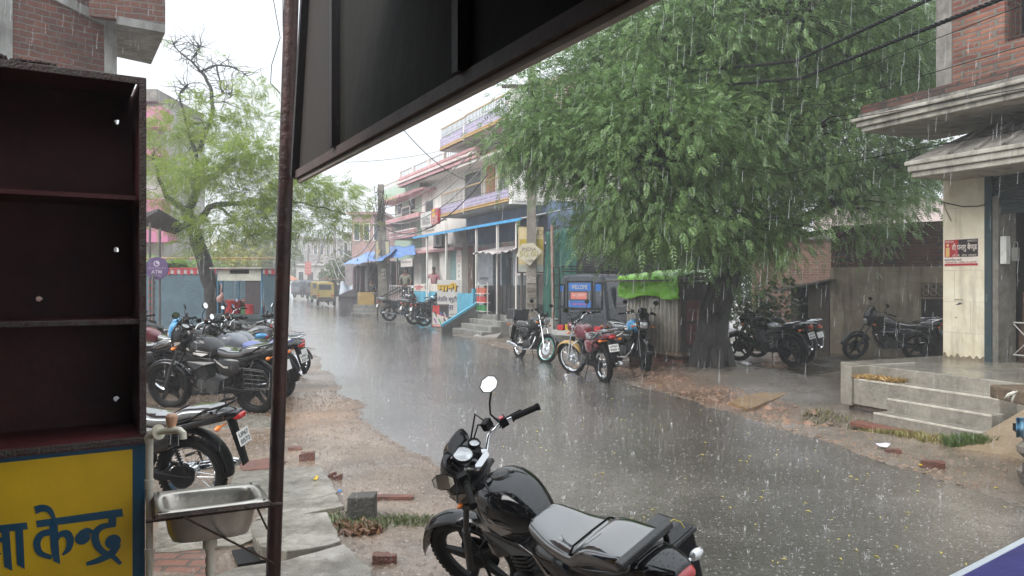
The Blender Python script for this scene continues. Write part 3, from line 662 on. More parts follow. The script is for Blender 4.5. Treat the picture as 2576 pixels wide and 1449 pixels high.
def tuft(name, label, spots, n, h, m, cat='weeds', lean=.6, wd=.006, kind='stuff'):
    V = []; F = []
    for _ in range(n):
        cx, cy, r_ = rnd.choice(spots); a = rnd.uniform(0, 2*PI); q = r_*math.sqrt(rnd.random()); x = cx+q*math.cos(a)*1.3; y = cy+q*math.sin(a)
        z = gz(x, y)-.005 if name != 'dry_grass' else spots_z; hh = h*rnd.uniform(.4, 1); a2 = rnd.uniform(0, 2*PI); w_ = wd*rnd.uniform(.6, 1.4); l = lean*hh*rnd.uniform(.2, 1.2)
        ux, uy = math.cos(a2), math.sin(a2); o = len(V)
        V += [(x-uy*w_, y+ux*w_, z), (x+uy*w_, y-ux*w_, z), (x+ux*l*.5+uy*w_*.7, y+uy*l*.5-ux*w_*.7, z+hh*.7), (x+ux*l, y+uy*l, z+hh)]; F.append((o, o+1, o+2, o+3))
    return tag(fast_mesh(name, V, np.array(F), m), label, cat, kind=kind)
GRASS = leaf_mat('grass_blades', (.05,.09,.02), (.16,.22,.07), .3); DRY = leaf_mat('dry_grass_blades', (.30,.17,.05), (.50,.34,.14), .2)
p = gpt(955,1318); tuft('weeds', 'green weeds growing round the small concrete block', [(p.x,p.y,.16),(p.x-.32,p.y+.05,.13),(p.x-.1,p.y-.1,.15),(p.x+.25,p.y,.12)], 1100, .05, leaf_mat('low_weed', (.05,.07,.025), (.15,.18,.07), .25), lean=1.1, wd=.004)
p = gpt(885,1335); tuft('leaf_litter', 'brown dead leaves heaped in front of the small concrete block', [(p.x,p.y,.14),(p.x+.1,p.y-.05,.1)], 260, .05, leaf_mat('dead_leaf', (.07,.03,.02), (.25,.13,.07), .1), 'leaf litter', 1.5, .02)

# ------------------------------------------------------------------ kiosk at the left: open shelf cabinet over a painted panel
TK = basis((-1.522, 3.1, 0), (.853,.523,0), (0,0,1))
KW = 1.25
kdark = mat('kiosk_maroon', (.085,.014,.018), .6, scale=3, col2=(.030,.008,.009), bump=.2)
kedge = mat('kiosk_worn_edge', (.05,.02,.02), .7, scale=22, col2=(.09,.085,.075), bump=.5)
kblue = mat('kiosk_blue', (.005,.07,.14), .45, scale=5, var=.25, bump=.1, stain=.2)
kyel = mat('kiosk_yellow', (.74,.47,.008), .45, scale=2.0, col2=(.60,.37,.005), bump=.12, stain=.25)
kio = thing('kiosk', 'wooden kiosk with empty dark shelves above a yellow painted panel with blue border', 'kiosk', (-1.522, 3.1, 0))
hd = hit(TK, 300, 1100)[1]; h1 = hit(TK, 300, 805)[1]; h2 = hit(TK, 300, 489)[1]; ht = hit(TK, 362, 197)[1]; DP = .36
b = MB(TK)
outer = [(-KW,hd,-DP),(0,hd,-DP),(0,ht,-DP),(-KW,ht,-DP)]; loops = [[Vector(p) for p in outer]]; hv = list(outer)
for (px, py, r_) in ((294,307,.012),(292,628,.012),(98,752,.013),(292,1002,.012)):
    hx, hy = hit(TK, px, py, -DP); lp = [(hx+r_*rnd.uniform(.6,1.2)*math.cos(a), hy+r_*rnd.uniform(.7,1.2)*math.sin(a), -DP) for a in [-2*PI*i/8 for i in range(8)]]
    loops.append([Vector(p) for p in lp]); hv += lp
b.add(hv, [list(t) for t in tessellate_polygon(loops)]); b.build('back_panel', kdark, kio, solid=.004)
b = MB(TK)
b.box(-.02,0,hd,ht,-DP,0); b.build('side_panel', kdark, kio); b = MB(TK); b.box(-KW-.03,-KW,hd,ht,-DP,0); b.build('side_panel', kdark, kio)
b = MB(TK); b.box(-KW,-.032,ht-.02,ht,-DP,.0); b.build('top_board', kdark, kio)
for hh, th in ((h2,.018),(h1,.018)):
    b = MB(TK); b.box(-KW,-.032,hh-th,hh,-DP+.005,-.02); b.build('shelf', kdark, kio)
b = MB(TK); b.box(-KW,0.004,hd-.035,hd,-DP,.012); b.build('shelf', mat('kiosk_deck', (.13,.024,.028), .5, scale=6, col2=(.08,.015,.018)), kio)
b = MB(TK); b.box(-.022,.004,hd,ht,.002,.014); b.box(-KW,-.022,ht-.03,ht,.002,.014); b.box(-KW,-.022,h1-.02,h1+.002,-.018,-.008); b.box(-KW,.0,hd-.03,hd-.004,.013,.02)
b.build('edge_trim', kedge, kio, bevel=.003)
b = MB(TK)
for i in range(60):       # ragged rusty crust along the top edge
    x = -KW+KW*.75*i/60; b.ball((x, ht+.012*rnd.random(), -.02), (.018*rnd.uniform(.6,1.6), .02*rnd.uniform(.3,1.3), .02), 6, 4)
b.build('rust_crust', mat('rust', (.03,.016,.012), .9, scale=30, bump=.8), kio)
b = MB(TK); b.box(-KW,0,.04,hd-.037,-DP,.0); b.build('painted_panel', kblue, kio)
yx, yy = hit(TK, 333, 1130); b = MB(TK); b.box(-KW,yx,.25,yy,.0,.0025); b.build('painted_field', kyel, kio)
b = MB(TK); b.box(-KW,0,-.01,.04,-DP+.02,-.02); b.build('base', kedge, kio)
def zk(x, y): return hit(TK, x*.39063, 1006.2+y*.39063, .005)
def stroke(b, pts, wd, n=6, cap=True, off=.005):
    P = []; W_ = []; k = len(pts)
    A = np.array([zk(*p) for p in pts]); sc_ = .39063*3/FPX
    for i in range(k-1):
        p0, p1, p2, p3 = A[max(i-1,0)], A[i], A[i+1], A[min(i+2,k-1)]
        for j in range(n):
            t = j/n; P.append(.5*((2*p1)+(-p0+p2)*t+(2*p0-5*p1+4*p2-p3)*t*t+(-p0+3*p1-3*p2+p3)*t**3)); W_.append((wd[i]*(1-t)+wd[i+1]*t)*sc_/2)
    P.append(A[-1]); W_.append(wd[-1]*sc_/2); vs = []
    for i, p in enumerate(P):
        t = P[min(i+1,len(P)-1)]-P[max(i-1,0)]; t = t/np.linalg.norm(t); nn = np.array((-t[1], t[0])); vs += [(*(p+nn*W_[i]), off), (*(p-nn*W_[i]), off)]
    b.add(vs, [(2*i, 2*i+1, 2*i+3, 2*i+2) for i in range(len(P)-1)])
def blob(b, x, y, r_, off=.0052):
    c = zk(x, y); s_ = r_*.39063*3/FPX; b.add([(c[0]+s_*math.cos(2*PI*i/20), c[1]+s_*math.sin(2*PI*i/20), off) for i in range(20)], [tuple(range(20))])
def poly(b, pts, off=.0048): P = [Vector((*zk(*p), off)) for p in pts]; b.add(P, [list(t) for t in tessellate_polygon([P])])
b = MB(TK)
poly(b, [(232,778),(786,700),(795,750),(240,822)])
stroke(b, [(226,710),(275,696),(320,712),(352,768)], [50,44,32,16], off=.0056)
poly(b, [(318,800),(372,795),(380,960),(388,1057),(345,1038),(328,960)], .0054)
stroke(b, [(330,850),(268,866),(238,920),(258,985),(335,1015)], [40,42,40,34,26])
stroke(b, [(362,905),(385,868),(430,862),(452,905),(440,960),(402,998)], [22,38,46,42,34,10], off=.0058)
blob(b, 532, 888, 43); stroke(b, [(515,860),(560,838),(600,850),(640,825)], [30,30,22,18], off=.006)
poly(b, [(698,745),(750,740),(748,812),(700,815)], .0054)
stroke(b, [(745,805),(660,815),(615,860),(622,925),(660,975),(715,992)], [24,40,44,42,36,22], off=.0062)
blob(b, 728, 912, 46, .0064); stroke(b, [(758,925),(720,985),(640,1030),(556,1056)], [46,48,40,22], off=.0066)
stroke(b, [(700,985),(745,1022),(778,1056)], [30,28,20], off=.0068)
poly(b, [(-60,812),(172,788),(180,832),(-60,862)])
poly(b, [(98,822),(148,818),(160,1090),(110,1060)], .0054); poly(b, [(8,830),(60,826),(80,1100),(28,1075)], .0054)
stroke(b, [(20,905),(-40,900),(-60,960),(0,1000)], [24,36,36,24])
b.build('lettering', kblue, kio, fixn=False)

# ------------------------------------------------------------------ steel sink, bracket, pipes and tap
INOX = mat('stainless_steel', (.55,.53,.49), .32, metal=.85, scale=5, col2=(.36,.33,.29), bump=.08, bscale=60)
PVC = mat('pvc_pipe', (.66,.62,.52), .4, scale=5, col2=(.5,.46,.38), bump=.1)
ZR = .85
FL, FR, BR_, BL_ = (gpt(390.6,1295,ZR), gpt(677.8,1260,ZR), gpt(644.5,1213,ZR), gpt(386.7,1238.6,ZR))
def sk(u, v, dz=0): return FL.lerp(FR, u).lerp(BL_.lerp(BR_, u), v) + Vector((0,0,dz))
snk = thing('sink', 'old stainless steel sink between the kiosk and the iron pole', 'sink', tuple(sk(.5,.5,-.18)))
b = MB(); nn = 40
def se(a, k, e=.45): return (k[0]+k[2]*math.copysign(abs(math.cos(a))**e, math.cos(a)), k[1]+k[3]*math.copysign(abs(math.sin(a))**e, math.sin(a)))
rings = [(None,0),((.5,.5,.44,.38),0),((.5,.5,.43,.365),-.004),((.5,.5,.41,.34),-.03),((.5,.5,.385,.32),-.11),((.5,.5,.35,.28),-.145),((.5,.5,.25,.18),-.155),((.5,.5,.06,.08),-.158),((.5,.5,.01,.01),-.16)]
vs = []; fs = []
for k, dz in rings:
    for i in range(nn):
        a = 2*PI*i/nn
        if k is None:
            c_, s_ = math.cos(a), math.sin(a); m_ = max(abs(c_), abs(s_)); vs.append(sk(.5+.5*c_/m_, .5+.5*s_/m_))
        else: vs.append(sk(*se(a, k, .4 if dz > -.1 else .6), dz))
for r_ in range(len(rings)-1):
    for i in range(nn): j = (i+1) % nn; fs.append((r_*nn+i, r_*nn+j, (r_+1)*nn+j, (r_+1)*nn+i))
b.add(vs, fs); b.build('basin', INOX, snk, smooth=55, solid=.002)
b = MB(); 
for (p, q) in ((sk(0,0,-.003), sk(1,0,-.003)), (sk(1,0,-.003), sk(1,1,-.003)), (sk(0,1,-.003), sk(1,1,-.003)), (sk(0,0,-.003), sk(0,1,-.003))): b.tube([p+Vector((0,0,-.012)), q+Vector((0,0,-.012))], .012, 4)
b.tube([sk(-.08,0,-.02), sk(1.12,.02,-.02)], .008, 6)
RUST = mat('rusty_iron', (.055,.03,.022), .6, metal=.3, scale=12, col2=(.02,.014,.012), bump=.5)
b.tube([at(465,1302,2.76), at(690,1418,3.30)], .0045, 6); b.tube([at(642,1268,3.1), at(672,1330,3.4)], .005, 6)
b.build('bracket', RUST, snk)
b = MB(); c = sk(.5,.5,-.165); b.tube([c+Vector((0,0,.01)), c-Vector((0,0,.04))], .028, 14); pts = [c-Vector((0,0,.03+.02*i)) for i in range(36)]
b.tube(pts, [.016+.0025*(i % 2) for i in range(36)], 12); b.build('waste_pipe', PVC, snk, smooth=60)
for (u, v) in ((.04,.06),(.96,.06),(.04,.94),(.94,.94)): b = MB(); b.ball(tuple(sk(u,v,.002)), (.006,.006,.003), 8, 4); b.build('screw', RUST, snk)
tp = thing('water_pipe', 'cream plastic water pipe with a tap, running up the kiosk side', 'water pipe', tuple(gpt(376,1600)[:2])+(0,))
p0 = at(376,1118,3.05); b = MB(); b.tube([(p0.x,p0.y,0),(p0.x,p0.y,p0.z)], .0145, 14)
for z in (.45,.62,.9): b.tube([(p0.x,p0.y,z-.018),(p0.x,p0.y,z+.018)], .0185, 14)
q0 = at(372,1092,3.05); b.tube([p0, at(374,1104,3.05), at(380,1094,3.05), at(400,1086,3.03)], [.0145,.019,.019,.0165], 14); b.build('pipe', PVC, tp, smooth=True)
b = MB(); a1 = at(398,1087,3.03); a2 = at(428,1082,3.0); a3 = at(452,1082,2.98); a4 = at(461,1090,2.97); a5 = at(461,1104,2.97)
b.tube([a1-(a2-a1)*.02, a1+(a2-a1)*.08], .031, 18); b.tube([a1, a2, a3, a4, a5], [.012,.016,.013,.0125,.0135], 14); b.tube([a2, a2+Vector((0,0,.028))], [.014,.011], 12)
b.build('tap', mat('tap_plastic', (.72,.68,.55), .3, scale=10, var=.12, bump=.05), tp, smooth=True)
b = MB(); kx = at(432,1056,3.0); b.lathe([(0,-.026),(.017,-.026),(.019,-.018),(.024,.0),(.024,.014),(.016,.024),(0,.026)], kx, (0,0,1), 8); b.build('tap_handle', mat('tap_orange', (.66,.38,.24), .35, scale=10, bump=.05), tp, smooth=50, bevel=.002)

# ------------------------------------------------------------------ iron pole and the back of the hoarding
PB = Vector(((681-1288)/FPX*3.5, 3.5, -.02)); PT = at(735,-60,3.5)
pol = thing('awning_pole', 'rusty round iron pole holding up the hoarding corner beside the sink', 'pole', tuple(PB))
b = MB(); b.tube([PB, PT], .0335, 20); b.build('pole', mat('pole_iron', (.05,.018,.014), .45, metal=.3, scale=7, col2=(.018,.010,.010), bump=.35, bscale=30), pol, smooth=True)
b = MB(); c1 = PB.lerp(PT, .695); 
for k in range(2): b.tube([c1+Vector((.032*math.cos(a), .032*math.sin(a), .012*math.sin(a*1.3+k)+.02*k)) for a in [2*PI*i/12 for i in range(13)]], .0018, 5)
b.build('wire_tie', mat('pale_wire', (.45,.40,.36), .5), pol)
TH = basis((-1.03,3.5,0), (.479,-.878,0), (0,0,1))
x0, z0 = hit(TH, 742, 470); z0 += .042; x1 = 5.2
hoard = thing('hoarding', 'dark back of a shop hoarding on a metal frame, slanting across the top', 'hoarding', (-1.03,3.5,2.1))
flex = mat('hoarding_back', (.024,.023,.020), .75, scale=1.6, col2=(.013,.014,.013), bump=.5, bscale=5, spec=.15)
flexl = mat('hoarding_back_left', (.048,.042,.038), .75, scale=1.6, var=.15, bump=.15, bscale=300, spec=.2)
fr = mat('hoarding_frame', (.018,.014,.016), .6, scale=10)
xa = hit(TH, 842, 300)[0]; xb = hit(TH, 1155, 200)[0]; zt = 4.2; sk_ = (hit(TH, 768, 0)[0]-x0)/(hit(TH, 768, 0)[1]-z0)
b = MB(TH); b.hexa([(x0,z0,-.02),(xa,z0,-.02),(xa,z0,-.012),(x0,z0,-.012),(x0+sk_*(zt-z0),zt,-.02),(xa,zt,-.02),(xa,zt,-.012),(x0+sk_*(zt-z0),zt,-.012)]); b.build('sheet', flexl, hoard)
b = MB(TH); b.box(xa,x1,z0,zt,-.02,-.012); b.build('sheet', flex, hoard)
for xx, wd in ((xa,.030),(xb,.035),(2.9,.035),(4.0,.035)):
    b = MB(TH); b.box(xx,xx+wd,z0+.03,zt,-.012,.02); b.build('upright', fr, hoard)
b = MB(TH); b.hexa([(x0-.012,z0,-.012),(x0+.02,z0,-.012),(x0+.02,z0,.02),(x0-.012,z0,.02),(x0-.012+sk_*(zt-z0),zt,-.012),(x0+.02+sk_*(zt-z0),zt,-.012),(x0+.02+sk_*(zt-z0),zt,.02),(x0-.012+sk_*(zt-z0),zt,.02)]); b.build('upright', fr, hoard)
b = MB(TH); b.box(x0-.012,x1,z0-.005,z0+.03,-.030,.004); b.build('bottom_rail', mat('rail_paint', (.10,.07,.065), .6, scale=9, var=.3), hoard)
b = MB(TH); b.box(x0-.01,x1,z0-.022,z0-.006,-.030,-.012); b.build('front_trim', mat('trim_pale', (.5,.46,.42), .6), hoard)
# unseen tin shed roof and walls, added to shade the kiosk and hoarding back
shed = thing('shade_shed', 'unseen tin roofed shed added to shade the near side of the street', 'shed', (0,-1.5,0))
shm = mat('shed_tin', (.06,.055,.05), .8)
b = MB(); b.prism([(-3.2,2.25,2.72),(-.35,2.28,2.72),(1.52,-1.15,2.72),(3.2,-4.2,2.72),(-3.2,-4.2,2.72)], (0,0,.02)); b.build('roof', shm, shed)
b = MB(); b.box(-3.25,-3.2,-4.2,2.2,0,2.72); b.build('wall', shm, shed)
b = MB(); b.box(-3.2,3.2,-4.25,-4.2,0,2.72); b.build('wall', shm, shed)
# wires beside the pole
def cable(name, label, runs, r_, m, cat='cable', grp=None, twist=False, sag=0.0):
    b = MB()
    for (a, c) in runs:
        n_ = 40; P = [a.lerp(c, i/n_) - Vector((0,0,4*sag*(i/n_)*(1-i/n_))) for i in range(n_+1)]
        if twist:
            L_ = (c-a).length; k = int(min(900, L_*26)); t_, u, v = frame_of(c-a)
            for ph in (0, 2*PI/3, 4*PI/3):
                Q = []
                for i in range(k+1):
                    s_ = i/k; base = a.lerp(c, s_)-Vector((0,0,4*sag*s_*(1-s_))); an = s_*L_*2*PI/.22+ph; Q.append(base+(u*math.cos(an)+v*math.sin(an))*r_*1.1)
                b.tube(Q, r_, 5)
        else: b.tube(P, r_, 5)
    o = b.build(name, m, smooth='all', fixn=False); return tag(o, label, cat, grp)
WIRE = mat('black_wire', (.006,.006,.006), .6, bump=0, spec=.2)
b = MB(); b.tube([at(x, y, 3.7) for x, y in ((690,-40),(688,0),(705,95),(683,165),(681,210),(695,225),(704,235))], .0022, 5)
tag(b.build('loose_wire', WIRE, smooth='all'), 'thin wire looping in the sky left of the iron pole', 'wire')
b = MB(); b.tube([at(x, y, 3.66) for x, y in ((712,-40),(712,60),(714,130),(712,240),(706,330),(709,420),(707,560),(708,700),(704,900),(700,1000))], .0028, 5)
tag(b.build('loose_wire', WIRE, smooth='all'), 'thin dark wire running down along the left side of the iron pole', 'wire')
# painted board at the lower right corner, close to the lens
TB = basis(at(2380,1449,1.25), (at(2576,1350,1.45)-at(2380,1449,1.25)), (-.15,.2,1))
bd = thing('painted_board', 'blue painted board with a white border poking in at the lower right corner', 'board', tuple(at(2480,1449,1.3)))
TB = basis(at(2378,1452,1.25), (at(2580,1348,1.42)-at(2378,1452,1.25)), (at(2378,1452,1.25)-at(2400,1520,1.1)))
b = MB(TB); b.box(-.3,.5,-.034,0,-.02,0); b.build('white_border', mat('board_white', (.7,.74,.78), .5, var=.1), bd, bevel=.002)
b = MB(TB); b.box(-.3,.5,-.4,-.035,-.02,-.002); b.build('blue_field', mat('board_blue', (.03,.025,.20), .5), bd)
# ------------------------------------------------------------------ shop building at the right with steps
S2 = Vector((.41,-.912,0)).normalized()                 # along the frontage, towards the viewer
N2 = Vector((-.912,-.41,0)).normalized()                # out towards the street
PZ = .62
WETC = ground_mat('wet_concrete', [(.30,(.07,.065,.052)),(.46,(.19,.175,.145)),(.58,(.27,.25,.21)),(.75,(.42,.40,.34))], rough=(.05,.4), scale=1.6, fine=20, bump=.8, wet=.6, puddle=.45)
def lf(o): return basis(o, S2, N2, (0,0,1))             # local: x along front, y out, z up  (left handed use is fine for boxes)
A0 = Vector((4.76,10.04,0))                              # top front corner of the landing
plat = thing('entrance_steps', 'wet concrete entrance platform with four steps in front of the shop', 'steps', (5.2,9.2,0))
TP = lf(A0)
b = MB(TP); b.prism([(-.45,-.02,.0),(-.45,-3.2,0),(4.5,-3.2,0),(4.5,-.0,0),(0,0,0)][::-1], (0,0,PZ)); b.build('landing', WETC, plat, bevel=.012)
b = MB(TP); b.box(-.07,.05,-.9,.335,.10,PZ+.004); b.build('end_wall', WETC, plat, bevel=.012)
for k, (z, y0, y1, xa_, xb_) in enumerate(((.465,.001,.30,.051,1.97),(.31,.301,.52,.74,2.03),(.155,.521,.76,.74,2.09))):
    b = MB(TP); b.box(xa_, xb_, y0, y1, .12 if k == 0 else -.05, z)
    if k == 0: b.box(.74, xb_, -.0, y1-.001, -.05, .119)
    b.build('step', WETC, plat, bevel=.012)
    b = MB(TP); b.box(xa_+.01, xb_-.005, y1-.018, y1+.004, z-.022, z+.003); b.build('pale_edge', mat('pale_edge', (.50,.47,.40), .5, scale=9, col2=(.34,.31,.26)), plat, bevel=.004)  # paler strip along the front edge of each step
b = MB(TP); b.box(-.04,.739,-.6,.27,-.3,.118); b.build('footing', brick_mat('old_brick_dark', (.10,.06,.045), (.07,.05,.04), (.05,.045,.04), dark=.6, axis='SZ'), plat)
b = MB(TP); b.box(.55,2.05,.762,.93,-.03,.03); tag(b.build('kerb_brick', mat('brick_red_kerb', (.20,.075,.05), .5, scale=12, col2=(.11,.05,.035), bump=.5), bevel=.01), 'row of red bricks along the foot of the lowest concrete step', 'kerb')
W4 = lambda x, y: TP @ Vector((x, y, 0))
tuft('weeds', 'green and straw coloured weeds along the foot of the steps', [(*W4(x, 1.0)[:2], .13) for x in (.7,.95,1.2,1.45,1.7)], 1500, .08, leaf_mat('dry_weed', (.13,.13,.04), (.36,.30,.12), .2))
tuft('weeds', 'dense dark green weeds at the corner of the lowest step', [(*W4(2.0,.95)[:2],.14),(*W4(2.12,.85)[:2],.12)], 1100, .13, GRASS)
spots_z = .468
tuft('dry_grass', 'straw coloured dead grass lying on the corner of the platform steps', [(*W4(.12,.18)[:2],.12),(*W4(.32,.16)[:2],.12),(*W4(.55,.15)[:2],.10)], 1000, .06, DRY, 'dry grass', 1.6)
tuft('weeds', 'weeds growing in the open drain left of the steps', [(4.05,9.45,.2),(4.0,9.8,.16),(4.2,9.2,.12)], 520, .09, leaf_mat('drain_weed', (.06,.08,.03), (.22,.20,.08), .2))
b = MB(TP); b.hexa([(2.11,-.4,-.05),(4.4,-.4,-.05),(4.4,1.25,-.05),(2.05,1.1,-.05),(2.11,-.39,.50),(4.4,-.39,.50),(4.4,1.3,.0),(2.05,1.15,.0)])
tag(b.build('mud_ramp', ground_mat('tan_mud', [(.3,(.13,.09,.055)),(.5,(.23,.17,.11)),(.75,(.34,.27,.19))], rough=(.2,.6), scale=1.5, fine=24, bump=.8, puddle=.55), smooth=False), kind='structure')
# building
shop = thing('shop_building', 'shop with a cream tiled pillar, concrete canopies and a red brick upper storey', 'building', (6.34,11.0,0))
pp = at(2372,900,11.0); TS = lf(Vector((pp.x,pp.y,0))); TSF0 = basis(TS @ Vector((0,0,0)), S2, (0,0,1))
tile = mat('cream_tile', (.62,.58,.47), .35, scale=2.2, col2=(.52,.45,.32), bump=.05, stain=.55)
dblue = mat('flaking_blue_paint', (.012,.035,.05), .6, scale=8, col2=(.04,.05,.05), bump=.6)
Z1 = 3.22
b = MB(TS); b.box(0,.62,-.45,0,PZ,Z1); b.build('pillar', tile, shop, bevel=.006)
b = MB(TS)
for z in (1.0,1.45,1.9,2.35,2.8): b.box(.0,.62,.0005,.002,z,z+.004)
for x, za, zb in ((.2,.62,1.0),(.42,1.0,1.45),(.18,1.45,1.9),(.42,1.9,2.35),(.2,2.35,2.8)): b.box(x,x+.004,.0005,.002,za,zb)
b.build('tile_joints', mat('tile_joint', (.36,.33,.27), .7), shop)
b = MB(TS); b.grid(lambda u, v: (.62*u, .004, PZ+(.05+.05*noise.noise(Vector((u*9,0,0)))+.02*math.sin(u*40))*v), 30, 2); b.build('grime_band', mat('pillar_grime', (.20,.16,.11), .8, scale=14, var=.5), shop, solid=.003)
b = MB(TS); b.box(.62,.72,-.4,.003,PZ,Z1); b.build('door_jamb', dblue, shop)
b = MB(TS); b.box(.72,.80,-.4,-.02,PZ,Z1-.3); b.build('shutter_channel', mat('channel_grey', (.16,.15,.13), .6, scale=8, var=.4, bump=.3), shop)
b = MB(TS); 
for i in range(12): b.box(.72,4,-.12,-.05 if i % 2 else -.06,Z1-.55+.045*i,Z1-.51+.045*i)
b.build('rolled_shutter', mat('shutter_dark', (.03,.04,.04), .5, scale=10, var=.4), shop)
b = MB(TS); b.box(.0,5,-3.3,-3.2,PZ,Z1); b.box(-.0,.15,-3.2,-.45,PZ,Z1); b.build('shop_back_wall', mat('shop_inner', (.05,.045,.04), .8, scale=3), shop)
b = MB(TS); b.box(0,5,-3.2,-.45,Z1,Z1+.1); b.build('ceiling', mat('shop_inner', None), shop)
# metal lattice counter and shelves
b = MB(TS); 
for z in (PZ+.10,PZ+.55): b.tube([(.80,-.35,z),(3,-.35,z)], .012, 6)
for i in range(5): x = .80+.42*i; b.tube([(x,-.35,PZ+.1),(x+.42,-.35,PZ+.53)], .007, 6); b.tube([(x,-.35,PZ+.53),(x+.42,-.35,PZ+.1)], .007, 6)
b.build('counter_grille', mat('grille_white', (.42,.42,.40), .5), shop)
cab = thing('display_cabinet', 'dark wooden cabinet with papers behind the white lattice counter', 'cabinet', tuple(TS @ Vector((1.2,-1.2,PZ))))
b = MB(TS); b.box(.82,2.4,-.95,-.42,PZ,PZ+.56); b.box(.82,.98,-1.2,-.5,PZ+.56,PZ+.98); b.box(1.3,2.4,-1.25,-1.15,PZ+.56,PZ+1.3); b.build('body', mat('cabinet_wood', (.07,.04,.025), .6, scale=5, var=.4), cab, bevel=.01)
b = MB(TS)
for i in range(6): b.box(1.02+.2*i,1.17+.2*i,-.8,-.5,PZ+.565,PZ+.58+.02*(i % 3))
b.build('papers', mat('papers_pale', (.35,.42,.45), .6, scale=3, col2=(.12,.16,.2)), cab)
mb_ = thing('meter_box', 'white electric meter box with a hanging padlock inside the shop doorway', 'meter box', tuple(TS @ Vector((.85,-.03,2.1))))
mx_, my_ = .86, 2.05
b = MB(TS); b.box(.815,.90,-.12,-.03,1.98,2.36); b.build('box', mat('box_white', (.5,.5,.48), .5), mb_, bevel=.006)
b = MB(TS); b.box(.96,1.04,-.10,-.05,2.02,2.2); b.tube([(.975,-.075,2.2),(.975,-.075,2.26),(1.0,-.075,2.28),(1.025,-.075,2.26),(1.025,-.075,2.2)], .006, 6); b.build('padlock', mat('lock_grey', (.22,.22,.2), .4, metal=.6), mb_)
# poster on the pillar
def sgn(T, px0, py0, px1, py1, off=.003):
    a = hit(T, px0, py1, off); c = hit(T, px1, py0, off); return a[0], c[0], a[1], c[1]
TSF = basis(TS @ Vector((0,0,0)), S2, (0,0,1))         # front face frame: x right, y up, z out
ps = thing('poster', 'red and black band poster pasted on the cream tiled pillar', 'poster', tuple(TS @ Vector((.3,.01,1.95))))
xa_, xb_, za_, zb_ = sgn(TSF, 2372, 598, 2462, 671)
xa_ = max(xa_, .02); xb_ = min(xb_, .60); W_ = xb_-xa_; H_ = zb_-za_
pwh = mat('poster_paper', (.62,.56,.5), .5, bump=0); pred = mat('poster_red', (.33,.03,.035), .5, bump=0, var=.1); pblk = mat('poster_black', (.03,.02,.022), .5, bump=0)
def panel(T, x0, x1, y0, y1, z, m, par, name, th=.0015): b = MB(T); b.box(x0,x1,y0,y1,z,z+th); return b.build(name, m, par)
panel(TSF, xa_, xb_, za_, zb_, .002, pwh, ps, 'paper')
panel(TSF, xa_+.01, xa_+W_*.42, za_+H_*.34, zb_-.01, .0037, pred, ps, 'red_field'); panel(TSF, xa_+W_*.42, xb_-.01, za_+H_*.34, zb_-.01, .0037, pblk, ps, 'black_field')
panel(TSF, xa_+.01, xb_-.01, za_+.008, za_+H_*.1, .0037, pred, ps, 'red_strip')
def T2(T, x, y, z): return T @ Matrix.Translation((x, y, z))
text('दी पनारु बैण्ड', T2(TSF, xa_+W_*.60, zb_-H_*.32, .006), H_*.32, pwh, ps, width=W_*.72, bold=.02)
text('सकलडीहा वाले', T2(TSF, xa_+W_*.27, za_+H_*.24, .006), H_*.11, pblk, ps, width=W_*.5)
text('डी.जे. रोड लाइट', T2(TSF, xa_+W_*.6, za_+H_*.40, .006), H_*.1, pwh, ps, width=W_*.7)
text('शहाबगंज, जिला-चन्दौली', T2(TSF, xa_+W_*.5, za_+H_*.14, .006), H_*.1, pred, ps, width=W_*.9)
text('9838673544', T2(TSF, xa_+W_*.17, zb_-H_*.09, .006), H_*.07, pwh, ps, width=W_*.25); text('8090572219', T2(TSF, xa_+W_*.82, zb_-H_*.09, .006), H_*.07, pwh, ps, width=W_*.25)
b = MB(TSF); cx = xa_+W_*.11; cy = za_+H_*.36; b.box(cx-.03,cx+.03,cy,cy+H_*.33,.005,.0065); b.lathe([(0,0),(.02,0),(.02,.0015),(0,.0015)], (cx,cy+H_*.42,.005), (0,0,1), 12); b.build('bandsman_picture', mat('band_yellow', (.55,.36,.12), .5), ps)
# notice remains
b = MB(TSF); x_, y_ = hit(TSF, 2412, 766); b.prism([(x_-.05,y_-.01,.002),(x_+.01,y_+.03,.002),(x_+.06,y_+.02,.002),(x_+.02,y_-.0,.002)], (0,0,.001)); b.prism([(x_-.06,y_-.19,.002),(x_-.02,y_-.18,.002),(x_-.05,y_-.2,.002)], (0,0,.001)); b.build('paint_scraps', dblue, shop)
text('काशीनाथ', T2(TSF, x_, y_+.07, .002), .025, INK, shop, width=.13)
# lower canopy with sloping ribbed top and moulded edge
chaj = mat('canopy_plaster', (.42,.40,.35), .7, scale=2, col2=(.22,.20,.17), bump=.4, stain=.9)
oldc = mat('old_stained_concrete', (.30,.28,.25), .75, scale=2.2, col2=(.07,.065,.06), bump=.6, stain=1)
X0 = hit(TSF0, 2292, 455, .85)[0]; X1 = 5; yb = .85; b = MB(TS)
b.box(X0,X1,-.3,yb,Z1-.02,Z1+.06); b.box(X0-.03,X1,-.3,yb+.04,Z1+.06,Z1+.15); b.box(X0-.06,X1,-.3,yb+.07,Z1+.15,Z1+.21)
b.build('canopy_edge', chaj, shop, bevel=.012)
b = MB(TS); b.hexa([(X0-.04,-.3,Z1+.211),(X1,-.3,Z1+.211),(X1,yb+.05,Z1+.211),(X0-.04,yb+.05,Z1+.211),(X0+.55,-.3,Z1+.66),(X1,-.3,Z1+.66),(X1,.12,Z1+.66),(X0+.55,.12,Z1+.66)])
for i in range(13):
    x = X0+.6+.36*i; b.tube([(x,.10,Z1+.68),(x,yb+.04,Z1+.225)], .03, 6)
b.build('canopy_slope', oldc, shop, smooth=True)
